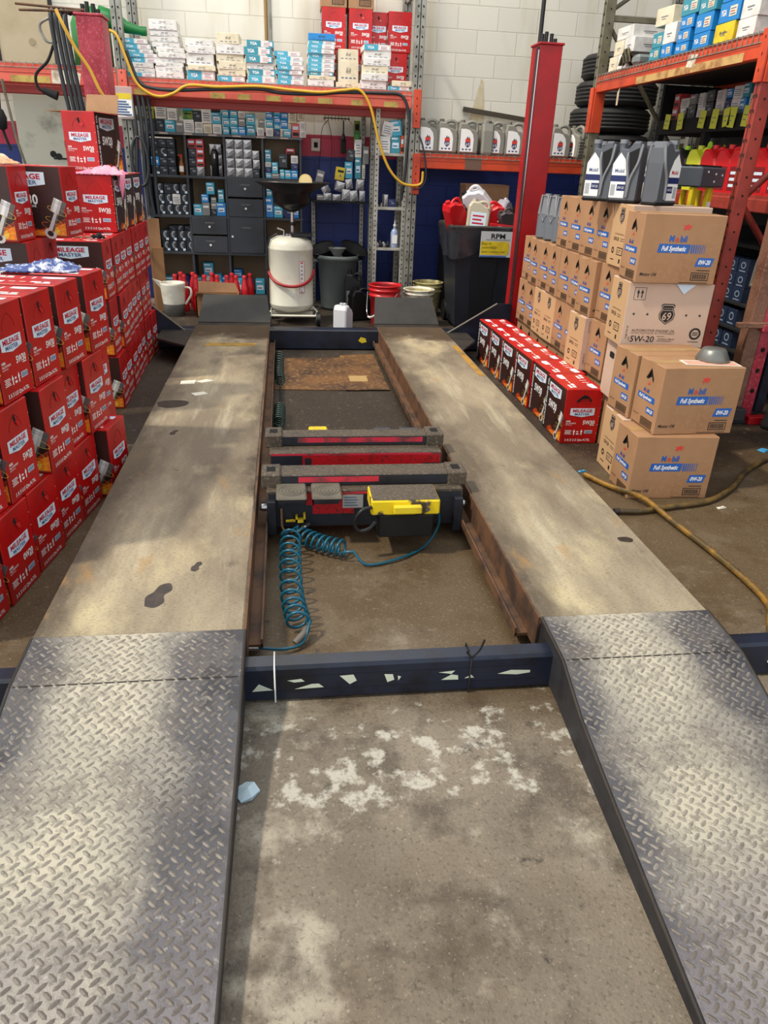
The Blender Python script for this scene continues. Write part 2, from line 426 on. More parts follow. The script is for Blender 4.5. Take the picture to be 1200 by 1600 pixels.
lift = thing('vehicle_lift', 'low four-post vehicle lift with two worn runways and tread plate ramps', 'vehicle lift', (0, 0, 0))
def runway(xa, xb, m, inner):
    w = xb - xa; c = (xa + xb) / 2
    b = MB().box(-w / 2, w / 2, -2.175, 2.175, -.03, 0, m, .004)
    b.box(-w / 2 + .01, w / 2 - .01, -2.17, 2.17, -.125, -.03, EDGE)
    r = b.build('runway', lift, (c, 3.975, .17))
    s = 1 if inner > 0 else -1
    x = s * w / 2
    k = MB().box(min(x, x + s * .05), max(x, x + s * .05), -2.1, 2.1, -.12, -.11, RUSTB).box(min(x, x + s * .008), max(x, x + s * .008), -2.17, 2.17, -.12, -.004, RUSTB)
    k.box(min(x + s * .045, x + s * .052), max(x + s * .045, x + s * .052), -2.1, 2.1, -.125, -.09, RUSTB)
    k.build('jack_rail', r)
    if s > 0:                                      # yellow paint mark at the far end and the dark seam
        d = MB().para(((0, 0, 0), (1, 0, 0), (0, 1, 0)), -.16, 1.43, .20, 1.53, .02, mat('yellow_ochre_wear', (176, 140, 60), .6, c2=(120, 92, 48), vs=7), .001)
        d.build('paint_mark', r)
    else:
        d = MB().para(((0, 0, 0), (1, 0, 0), (0, 1, 0)), .22, .62, .262, 1.5, 0, mat('yellow_ochre_wear2', (176, 130, 44), .6, c2=(110, 96, 70), vs=7), .001); d.build('paint_mark', r)
    return r
def stain(par, pts, cx, cy, k=1):
    OILS = mat('oil_stain', (44, 36, 32), .4, c2=(70, 58, 48), vs=24)
    MB().deco(((cx, cy, 0), (1, 0, 0), (0, 1, 0)), [(p[0] * k, p[1] * k) for p in spline([(a, b, 0) for a, b in pts + pts[:1]], 4)[:-1]], OILS, .0009).build('oil_stain', par)
BLOT = [(-.03, -.05), (.0, -.06), (.025, -.03), (.02, .01), (.04, .04), (.03, .08), (.0, .07), (-.015, .03), (-.035, .0)]
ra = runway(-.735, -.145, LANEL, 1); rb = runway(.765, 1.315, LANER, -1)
SIDEM = mat('ramp_side_black', (44, 44, 48), .6, c2=(26, 26, 28), vs=8, bump=.1)
stain(ra, BLOT, .02, -1.98); stain(ra, [(-.04, -.03), (.0, -.045), (.05, -.02), (.06, .03), (.01, .05), (-.05, .03)], -.205, .02, 1.5)
stain(ra, BLOT, .12, -1.80, .45); stain(ra, BLOT[::-1], -.13, -.45, .5)
stain(rb, [(-.02, -.012), (.015, -.02), (.03, 0), (.015, .018), (-.02, .014)], .21, -1.69, 1.1)
def ramp(xa, xb, xa2, xb2, nm):
    """hinged tread-plate approach ramp: flat lip, then the slope, with raised lugs"""
    c = (xa + xb) / 2
    prof = [(1.80, .171), (1.60, .158), (1.42, .108), (1.15, .078), (.8, .05), (.28, .006)]
    def ex(y):
        t = max(0, min(1, (1.59 - y) / 1.3)); return xa + (xa2 - xa) * t - c, xb + (xb2 - xb) * t - c
    b = MB()
    for (y0, z0), (y1, z1) in zip(prof, prof[1:]):
        a0, b0 = ex(y0); a1, b1 = ex(y1)
        v = [(a0, y0, z0), (b0, y0, z0), (b1, y1, z1), (a1, y1, z1)]
        b.add(v, [(0, 3, 2, 1)], PLATE)
        lo = [(a0, y0, max(0, z0 - .15)), (b0, y0, max(0, z0 - .15)), (b1, y1, max(.0, z1 - .15)), (a1, y1, max(.0, z1 - .15))]
        b.add(v + lo, [(0, 4, 7, 3), (1, 2, 6, 5)], SIDEM)
        for side in (0, 1):                          # rolled edge weld bead
            p = (v[0], v[3]) if side == 0 else (v[1], v[2])
            b.tube([Vector(p[0]) + Vector((0, 0, -.004)), Vector(p[1]) + Vector((0, 0, -.004))], .006, EDGE, n=6)
    b.add([(ex(1.8)[0], 1.8, .171), (ex(1.8)[1], 1.8, .171), (ex(1.8)[1], 1.8, .02), (ex(1.8)[0], 1.8, .02)], [(0, 1, 2, 3)], STEELB)
    o = b.build('approach_ramp', lift, (c, 0, 0))
    g = MB(); P = .031; k = 0
    y = 1.785
    row = 0
    def zz(y):
        for (y0, z0), (y1, z1) in zip(prof, prof[1:]):
            if y1 <= y <= y0: return z1 + (z0 - z1) * (y - y1) / (y0 - y1), (z0 - z1) / (y0 - y1)
        return .008, 0
    while y > .34:
        a, bb = ex(y); x = a + .02 + (P / 2 if row % 2 else 0); col = 0
        while x < bb - .018:
            z, sl = zz(y); ang = RAD(42 if (row % 2) else -42)
            ca, sa = math.cos(ang), math.sin(ang); l, w = .0125, .0042
            pts = [(-l, 0), (-l * .5, -w), (l * .5, -w), (l, 0), (l * .5, w), (-l * .5, w)]
            vs = []
            for px, py in pts:
                X = x + px * ca - py * sa; Yy = y + px * sa + py * ca; vs.append((X, Yy, z + sl * (Yy - y) + .0004))
            for px in (-l * .5, l * .5):
                X = x + px * ca; Yy = y + px * sa; vs.append((X, Yy, z + sl * (Yy - y) + .0026))
            g.add(vs, [(0, 1, 6), (1, 2, 7, 6), (2, 3, 7), (3, 4, 7), (4, 5, 6, 7), (5, 0, 6)], LUG)
            x += P; col += 1
        y -= P / 2; row += 1
    t = g.build('tread_lugs', o); t['kind'] = 'stuff'
    w = MB().tube([(ex(1.58)[0] + .01, 1.60, .158), (ex(1.58)[1] - .01, 1.60, .158)], .0022, EDGE, n=6).build('weld_seam', o)
    return o
ramp(-.735, -.140, -.76, -.155, 'a'); ramp(.765, 1.315, .70, 1.28, 'b')
def crossbeam(x0, x1, y0, y1, z1, nm):
    b = MB().box(x0, x1, y0, y1, .004, z1, STEELB, .009)
    return b.build('crossbeam', lift)
near = crossbeam(-1.75, 1.9, 1.672, 1.738, .125, 'near')
TAPEG = mat('torn_pale_green_tape', (206, 216, 196), .5)
F = ((0, 1.672, .066), (1, 0, 0), (0, 0, 1)); b = MB()
for pts in ([(-.12, -.022), (-.10, .004), (-.06, -.02)], [(-.02, .012), (.02, .016), (.03, .006), (.0, .004)], [(.0, -.02), (.05, -.004), (.07, -.004), (.085, -.018)], [(.13, .02), (.17, .022), (.18, .0), (.16, -.012)], [(.26, .018), (.285, .016), (.29, -.004), (.27, -.012)], [(.30, .01), (.31, .006), (.302, -.008)], [(.42, .014), (.47, .018), (.46, .006)], [(.43, -.014), (.46, .004), (.48, -.0), (.482, -.016)], [(.50, -.012), (.52, 0), (.53, -.012)], [(.60, -.002), (.64, .010), (.70, .006), (.70, -.003), (.66, -.008)]):
    b.deco(F, pts, TAPEG, .0012)
b.rect(F, -.13, -.0255, .72, -.0245, BLK, .001).rect(F, -.13, .0245, .72, .0255, BLK, .001)
tp = b.build('torn_tape', near); tag(tp, 'scraps of torn pale tape')
def tie(x, m, tail):
    b = MB(); y0, y1, z1 = 1.669, 1.741, .128
    b.tube([(x, y0, .003), (x, y0, z1), (x, y1, z1), (x, y1, .003)], .0025, m, n=6)
    if tail: b.tube(spline([(x, y0, z1), (x + .02, y0 - .005, z1 + .03), (x + .03, y0 - .01, z1 + .07)], 5), .003, m, n=6).tube(spline([(x, y0, z1), (x - .015, y0, z1 + .02), (x - .012, y0 - .01, z1 + .035)], 4), .0025, m, n=6)
    return b
tag(tie(-.055, WHITE, 0).build('zip_tie'), 'white zip tie around the near blue crossbeam', 'zip tie')
tag(tie(.515, BLK, 1).build('zip_tie'), 'black zip tie with loose tail around the near crossbeam', 'zip tie')
GRN = mat('green_cord', (40, 170, 90), .5)
b = MB().tube(spline([(1.50, 1.70, .128), (1.51, 1.666, .11), (1.49, 1.664, .04), (1.50, 1.666, .01)], 6), .004, GRN, n=6)
b.tube([(1.47, 1.667, .06), (1.56, 1.667, .05)], .004, WHITE, n=6).tube([(1.52, 1.667, .10), (1.55, 1.667, .02)], .003, WHITE, n=6)
tag(b.build('cord'), 'green and white cords tied round the crossbeam end at right', 'cord')
far = crossbeam(-1.25, 1.9, 6.02, 6.14, .165, 'far')
MB().deco(((.62, 6.02, .08), (1, 0, 0), (0, 0, 1)), [(-.03, 0), (-.01, .03), (.03, .02), (.04, -.01), (.0, -.02)], YEL, .0012).build('sticker_scrap', far)
for s, xa, xb in ((1, 1.33, 1.86), (-1, -1.17, -.80)):
    # triangular gusset between crossbeam and post
    if s > 0: pts = [(xa, .02), (xb, .02), (xb, .40), (xb - .12, .40), (xa, .15)]
    else: pts = [(xb, .02), (xa, .02), (xa, .40), (xa + .06, .40), (xb, .15)]
    T = Matrix(((1, 0, 0, 0), (0, 0, -1, 6.01), (0, 1, 0, 0), (0, 0, 0, 1)))
    g = MB().prism(pts, 0, .012, STEELB, T)
    for i in (len(pts) - 2, ): pass
    e0, e1 = pts[3], pts[4]
    g.tube([(e0[0], 6.0, e0[1]), (e1[0], 6.0, e1[1])], .008, mat('bare_edge', (110, 104, 92), .5), n=6)
    g.build('gusset', lift)
def post(x, y, m, side):
    b = MB().box(-.085, .085, -.01, .01, 0, 2.235, m, .003).box(-.085, -.07, .01, .19, 0, 2.235, m).box(.07, .085, .01, .19, 0, 2.235, m)
    b.box(-.095, .095, -.02, .2, 2.235, 2.25, m, .003)
    b.box(-.07, .07, .02, .17, .05, 2.2, MATTE)
    o = b.build('post', lift, (x, y, 0))
    MB().box(-.16, .16, -.08, .26, 0, .016, STEELB, .003).build('base_plate', o)
    c = MB()
    for dx, h in ((-.05, .06), (-.02, .075), (.02, .065), (.05, .035)): c.cyl((dx, .08, 2.25), (dx, .08, 2.25 + h), .014, BLACK)
    c.build('anchor_bolts', o)
    return o
pr = post(1.955, 6.02, LIFTR, 1)
s = MB().box(-.105, -.087, -.008, .03, 0, 2.22, mat('cable_cover', (70, 30, 34), .4)).box(-.098, -.09, -.012, -.006, 0, 2.2, CHROME).build('cable_cover', pr)
MB().tube([(-.06, .1, 2.25), (-.065, .1, 3.2), (-.06, .1, 4.4)], .016, BLACK).build('conduit', pr)
pl = post(-1.27, 6.02, PINKR, -1)
for s in (0, 1):                                                    # wheel stops and end plates
    xa, xb = ((-.725, -.13), (.745, 1.31))[s]
    b = MB().box(xa, xb, 6.15, 6.26, .12, .17, EDGE, .004)
    T = TR(0, 6.26, .165, rx=38)
    b2 = MB().prism([(xa + .0, 0), (xb - 0, 0), (xb - .03, .30), (xa + .03, .30)], 0, .012, mat('plate_grey', (44, 42, 39), .65, c2=(34, 32, 30), vs=5), T)
    b2.box(xa + .01, xb - .01, 6.25, 6.40, .0, .16, EDGE)
    o = b.build('end_plate', lift); b2.build('wheel_stop', o)
    xs, xe = ((-.985, -.735), (1.315, 1.50))[s]
    MB().prism([(xs, 5.7), (xe, 5.45), (xe, 6.0), (xs, 6.0)] if s == 0 else [(xs, 5.35), (xe, 5.7), (xe, 6.0), (xs, 6.0)], .145, .16, EDGE).build('side_plate', o)

# ================================================================== ROLLING JACKS
JRED = mat('jack_red_paint', (188, 20, 30), .4, c2=(120, 14, 20), vs=5, lo=.5, hi=.7, fine=(60, 40, 38))
JDIRT = mat('jack_grimy_top', (76, 66, 54), .6, c2=(50, 44, 38), vs=6, fine=(112, 100, 84))
JLIP = mat('jack_lip_pink', (208, 50, 70), .4, c2=(110, 60, 64), vs=8, lo=.45, hi=.6)
JDK = mat('jack_navy_black', (34, 38, 48), .5, c2=(20, 22, 28), vs=6)
def jack(y0, label, front):
    j = thing('rolling_jack', label, 'jack', (.31, y0, 0), 0, 'rolling bridge jacks between the runways')
    w = .40 if not front else .405
    D, t0, t1 = (.22, .09, .19) if not front else (.20, .045, .165)
    b = MB().box(-w, w, 0, D, .05, .215, JDIRT, .006)
    F = ((0, 0, .13), (1, 0, 0), (0, 0, 1))
    b.rect(F, -w + .008, -.074, w - .008, .072, JDK if front else JRED, .001)
    if not front: b.rect(F, -w + .008, -.074, -w + .15, .072, JDK, .0014).rect(F, -w + .16, .0, -w + .19, .06, JDK, .0016).rect(F, w - .09, -.07, w - .012, .03, JDK, .0014)
    else: b.rect(F, -w + .16, .02, -w + .19, .075, JRED, .0016).rect(F, -.22, -.02, -.05, .074, JRED, .0016).rect(F, -.18, .068, .12, .078, JLIP, .002)
    b.rect(F, -w + .008, .072, w - .008, .082, JLIP if not front else JDIRT, .0012)
    b.build('base_beam', j)
    t = MB().box(-w + .02, w - .03, t0, t1, .215, .262, JDIRT, .008)
    t.rect(((0, t0, .24), (1, 0, 0), (0, 0, 1)), -w + .04, -.02, w - .06, .02, JDK, .001)
    t.rect(((0, t0, .24), (1, 0, 0), (0, 0, 1)), -w + .13, -.008, w - (.08 if not front else .35), .016, JLIP, .002)
    tb = t.build('lift_beam', j)
    for s in (-1, 1):
        q = MB().box(s * (w - .02) - .04, s * (w - .02) + .04, t0 - .01, t0 + .11, .21, .272, JDIRT, .006)
        q.rect(((s * (w - .02), t0 + .05, .272), (1, 0, 0), (0, 1, 0)), -.018, -.025, .018, .025, HOLE, .001)
        q.build('adapter_socket', j)
        MB().cyl((s * w, .05, .12), (s * (w + .022), .05, .12), .016, CHROME).cyl((s * (w + .022), .05, .12), (s * (w + .03), .05, .12), .012, RUSTB).cyl((s * (w - .01), .05, .12), (s * w, .05, .12), .022, BLACK).build('roller', j)
    return j
jb = jack(3.11, 'dirty red rolling jack farther back between the runways', 0)
jf = jack(2.69, 'red rolling jack with round pads and yellow control box', 1)
# details of the front jack
PADM = mat('rubber_pad_grey', (104, 98, 86), .7, c2=(86, 80, 70), vs=9)
for cx in (-.305, -.165):
    p = MB().box(cx - .06, cx + .06, -.105, .045, .217, .230, PADM, .006)
    for r in (.012, .026, .04, .052):
        p.tube([(cx + r * math.cos(a * .5236), -.032 + r * math.sin(a * .5236), .2305) for a in range(12)], .0022, PADM, n=5, closed=True)
    p.box(cx - .05, cx + .05, -.035, .0, .17, .217, JDK).box(cx - .052, cx + .052, -.095, .0, .205, .217, JDK)
    p.build('lift_pad', jf)
yb = MB().box(.0, .27, -.185, -.03, .185, .248, mat('yellow_worn_paint', (232, 202, 24), .45, c2=(70, 60, 46), vs=9, lo=.55, hi=.62), .006)
yb.rect(((.135, -.108, .248), (1, 0, 0), (0, 1, 0)), -.13, -.072, .13, .075, JDIRT, .001)
yb = yb.build('control_box', jf); tag(yb, 'worn yellow control box')
hb = MB().box(.085, .195, -.21, -.185, .20, .232, YEL, .004)
hb.build('handle', yb)
bb = MB()
for z in (.212, .236): bb.cyl((.22, -.184, z), (.22, -.194, z), .009, CHROME, n=10)
bb.build('push_buttons', yb)
MB().box(.03, .25, -.18, -.02, .085, .184, BLACK, .006).build('pump_box', jf)
MB().tube(spline([(.0, -.18, .22), (-.04, -.2, .215), (-.065, -.2, .17), (-.05, -.2, .13), (-.01, -.19, .13), (.02, -.17, .15)], 7), .008, BLACK).build('bypass_hose', jf)
pl_ = MB().rect(((-.055, -.0, .165), (1, 0, 0), (0, 0, 1)), -.042, -.03, .042, .03, mat('plate_silver', (190, 194, 196), .3, metal=.4), .003)
for k in range(4): pl_.rect(((-.055, -.0, .165), (1, 0, 0), (0, 0, 1)), -.036, -.02 + k * .012, .02 - .006 * (k % 2), -.016 + k * .012, LOGOB, .004)
tag(pl_.build('rating_plate', jf), 'small silver rating plate')
l = MB().box(-.29, -.25, -.03, -.01, .085, .1, YEL).box(-.29, -.282, -.03, -.01, .085, .115, YEL).box(-.258, -.25, -.03, -.01, .085, .125, YEL).box(-.33, -.29, -.02, -.01, .085, .092, YEL)
tag(l.build('release_lever', jf), 'small yellow release lever')
MB().tube([(-.345, -.03, .15), (-.345, -.04, .08), (-.335, -.06, .06), (-.30, -.06, .06)], .005, RUSTB).cyl((-.29, -.07, .06), (-.25, -.05, .08), .008, CHROME).cyl((-.25, -.05, .08), (-.235, -.043, .087), .013, BLACK).build('air_inlet', jf)
for cx in (-.385, .385): MB().box(cx - .018, cx + .018, -.03, 0, .03, .18, JDK, .003).build('bracket', jf)
# loose bits behind the rear jack
tag(MB().box(.01, .30, 3.46, 3.56, .0, .17, mat('grimy_block', (92, 84, 70), .6, c2=(150, 130, 40), vs=12, lo=.6, hi=.66), .006).build('adapter_tray'), 'grimy tray behind the rear jack with yellow paint flecks', 'tray')
tag(MB().box(.10, .195, 3.49, 3.54, .1705, .195, YEL, .006).build('jack_adapter'), 'bright yellow adapter lying on the grimy tray behind the jack', 'adapter')
for x0, x1, w in ((.43, .53, 'black rubber block behind the rear jack, left of the two'), (.565, .675, 'black rubber block behind the rear jack, right of the two')):
    tag(MB().box(x0, x1, 3.46, 3.56, 0, .18, mat('rubber_blue_black', (58, 62, 70), .5), .008).build('rubber_block'), w, 'block', 'rubber blocks behind the rear jack')
# coiled air hose
TEAL = mat('teal_hose', (16, 88, 112), .32); HOSEB = mat('hose_blue', (20, 110, 170), .35)
pts = []
def helix(path, turns, r, n=14):
    P = spline(path, 12); out = []; tot = int(turns * n); 
    for i in range(tot + 1):
        t = i / tot * (len(P) - 1); k = min(int(t), len(P) - 2); p = P[k].lerp(P[k + 1], t - k)
        d = (P[min(k + 1, len(P) - 1)] - P[k]).normalized(); a = d.cross(Vector((0, 0, 1))).normalized(); c = a.cross(d)
        ph = 2 * math.pi * i / n; out.append(p + a * r * math.cos(ph) + c * r * math.sin(ph))
    return out
ch = thing('coiled_air_hose', 'teal coiled air hose on the floor in front of the jack', 'hose', (0, 0, 0))
A = [(.03, 2.66, .07)] + helix([(.0, 2.6, .055), (-.005, 2.4, .055), (.0, 2.15, .055), (.02, 1.99, .052)], 10.5, .038) + spline([(.055, 1.985, .06), (.03, 1.93, .02), (-.03, 1.90, .02), (-.11, 1.885, .04)], 6)
MB().tube(A, .0053, TEAL, n=8).build('coil', ch)
B = [(.03, 2.66, .07)] + helix([(.04, 2.62, .05), (.12, 2.55, .048), (.21, 2.50, .046)], 8, .032) + spline([(.24, 2.47, .05), (.29, 2.43, .012), (.42, 2.47, .012), (.54, 2.56, .015), (.60, 2.6, .09), (.585, 2.58, .2)], 8)
MB().tube(B, .0053, TEAL, n=8).build('coil', ch)
MB().cyl((-.11, 1.885, .04), (-.145, 1.88, .045), .009, CHROME).build('coupling', ch)
MB().tube(spline([(.045, 1.99, .03), (.03, 1.95, .035), (.005, 1.925, .022)], 5), .012, mat('grey_sleeve', (110, 104, 96), .6)).build('sleeve', ch)
c2_ = thing('coiled_air_hose', 'dark coiled hose hanging along the left runway behind the jack', 'hose', (0, 0, 0))
MB().tube(helix([(-.055, 5.6, .06), (-.06, 5.2, .055), (-.05, 4.9, .05)], 12, .03, 10), .006, mat('hose_dark_green', (22, 44, 38), .4), n=6).build('coil', c2_)
MB().tube(spline([(-.05, 4.9, .03), (-.045, 4.6, .02), (-.05, 4.35, .04)], 5) + helix([(-.05, 4.3, .055), (-.055, 4.0, .055)], 8, .03, 10) + spline([(-.04, 3.98, .03), (-.03, 3.8, .02), (-.03, 3.6, .02)], 5), .006, MATS['hose_dark_green'], n=6).build('coil', c2_)
# flattened oily cardboard between the runways
OILC = mat('oily_cardboard', (112, 76, 42), .6, c2=(62, 42, 28), vs=2.4, lo=.38, hi=.62, fine=(140, 104, 60))
tag(MB().prism([(-.09, 4.86), (.40, 4.83), (.43, 5.75), (-.08, 5.72)], .001, .006, OILC).build('flattened_cardboard'), 'oil stained flattened cardboard on the floor beside the left runway end', 'cardboard', 'oil soaked cardboard between the runways')
tag(MB().prism([(.395, 4.82), (.70, 4.83), (.70, 5.85), (.42, 5.80)], .0065, .011, OILC).rect(((.5, 5.1, .011), (1, 0, 0), (0, 1, 0)), -.06, -.07, .07, .08, mat('cardboard_label_worn', (170, 140, 90), .7), .001).build('flattened_cardboard'), 'oil stained flattened cardboard with pale label beside right runway', 'cardboard', 'oil soaked cardboard between the runways')
# small litter
PAPER = mat('paper_scrap', (228, 222, 206), .7); PBLUE = mat('paper_blue', (70, 160, 210), .6)
def scrap(pts, z, m, label, name='paper_scrap', cat='paper scrap', T=0):
    cx = sum(p[0] for p in pts) / len(pts); cy = sum(p[1] for p in pts) / len(pts)
    tag(MB().prism([(p[0] - cx, p[1] - cy) for p in pts], 0, .0025, m).build(name, None, (cx, cy, z + .0006)), label, cat, 'paper scraps')
scrap([(-.645, 4.39), (-.56, 4.40), (-.56, 4.48), (-.645, 4.46)], .17, PAPER, 'oblong white paper scrap on the far left runway, leftmost of three')
scrap([(-.56, 4.45), (-.50, 4.50), (-.45, 4.47), (-.52, 4.42)], .17, PAPER, 'diamond shaped paper scrap on the left runway, farthest of three')
scrap([(-.56, 4.20), (-.49, 4.23), (-.46, 4.19), (-.53, 4.15)], .17, PAPER, 'paper scrap on the left runway nearest the camera of three')
b = MB()
V = [(0, 0, .004), (.035, .01, .012), (.06, .045, .006), (.04, .075, .014), (.012, .085, .006), (-.012, .06, .012), (-.012, .02, .006), (.02, .045, .022)]
b.add(V, [(0, 1, 7), (1, 2, 7), (2, 3, 7), (3, 4, 7), (4, 5, 7), (5, 6, 7), (6, 0, 7)], mat('tissue_pale_blue', (200, 222, 232), .8)).add([(p[0], p[1], 0) for p in V[:7]], [tuple(range(7))], mat('tissue_pale_blue', (200, 222, 232), .8))
tis = b.build('crumpled_tissue', None, (-.135, 1.31, .001)); tis.scale = (.75, .75, .75)
tag(tis, 'crumpled pale blue tissue beside the left ramp edge', 'tissue')
for (x, y, a, w, h, m, lab) in ((2.03, 2.88, .2, .05, .02, PAPER, 'white paper shred at the foot of the nearest brown carton'), (1.86, 2.2, .6, .03, .025, PAPER, 'crumpled white shred on the right floor between hose and frame edge'), (2.25, 2.55, .1, .07, .014, PAPER, 'long white strip on the floor at the right frame edge'), (1.78, 2.02, -.9, .05, .012, PAPER, 'white strip lying against the yellow hose'), (2.0, 2.2, -.2, .04, .016, PBLUE, 'light blue scrap on the right floor beyond the hose'), (2.72, 3.62, .5, .07, .05, PBLUE, 'crumpled blue paper on the floor beyond the brown cartons'), (2.45, 3.05, .3, .035, .02, PAPER, 'white scrap right of the brown cartons inside the hose loop'), (1.52, 3.35, .2, .05, .02, PBLUE, 'pale blue scrap by the red carton row on the right'), (2.35, 2.85, 1, .03, .015, PAPER, 'tiny pale shred right of the hose near the cartons'), (-.72, 4.2, .5, .06, .03, PAPER, 'torn white scrap on the floor beside tall red pile'), (-.8, 5.0, .2, .07, .05, PAPER, 'torn pale paper at the base of the far red pile')):
    b = MB().prism([(-w / 2, -h / 2), (w / 2, -h / 3), (w / 2.4, h / 2), (-w / 2.5, h / 2.2)], 0, .003, m)
    b.prism([(-w / 4, -h / 3), (w / 3, -h / 3), (w / 5, h / 3)], .003, .008, m)
    tag(b.build('paper_scrap', None, (x, y, .0006), a), lab, 'paper scrap', 'paper scraps')
# yellow hose on the right
OCH = mat('ochre_hose', (150, 108, 30), .45, c2=(84, 68, 34), vs=9, lo=.40, hi=.58); OCH2 = mat('brown_hose', (112, 88, 44), .5, c2=(66, 54, 34), vs=9, lo=.40, hi=.58)
hose = MB().tube(spline([(1.50, 3.27, .018), (1.57, 3.12, .018), (1.65, 2.93, .04), (1.70, 2.70, .019), (1.73, 2.43, .018), (1.74, 2.2, .018), (1.72, 2.03, .018), (1.64, 1.90, .018), (1.60, 1.84, .018)], 8), .0128, OCH, n=10)
tag(hose.build('air_hose'), 'dirty yellow hose curving from the brown cartons to the crossbeam end', 'hose')
hose = MB().tube(spline([(1.49, 2.84, .0165), (1.60, 2.835, .0165), (1.75, 2.87, .0165), (1.99, 2.93, .0165), (2.2, 3.08, .0165), (2.42, 3.30, .0165), (2.72, 3.50, .0165), (3.1, 3.6, .0165)], 8), .0128, OCH2, n=10).cyl((1.475, 2.84, .0165), (1.50, 2.84, .0165), .0145, EDGE)
tag(hose.build('air_hose'), 'dirty brown-yellow hose running right from its cut end past brown cartons', 'hose')

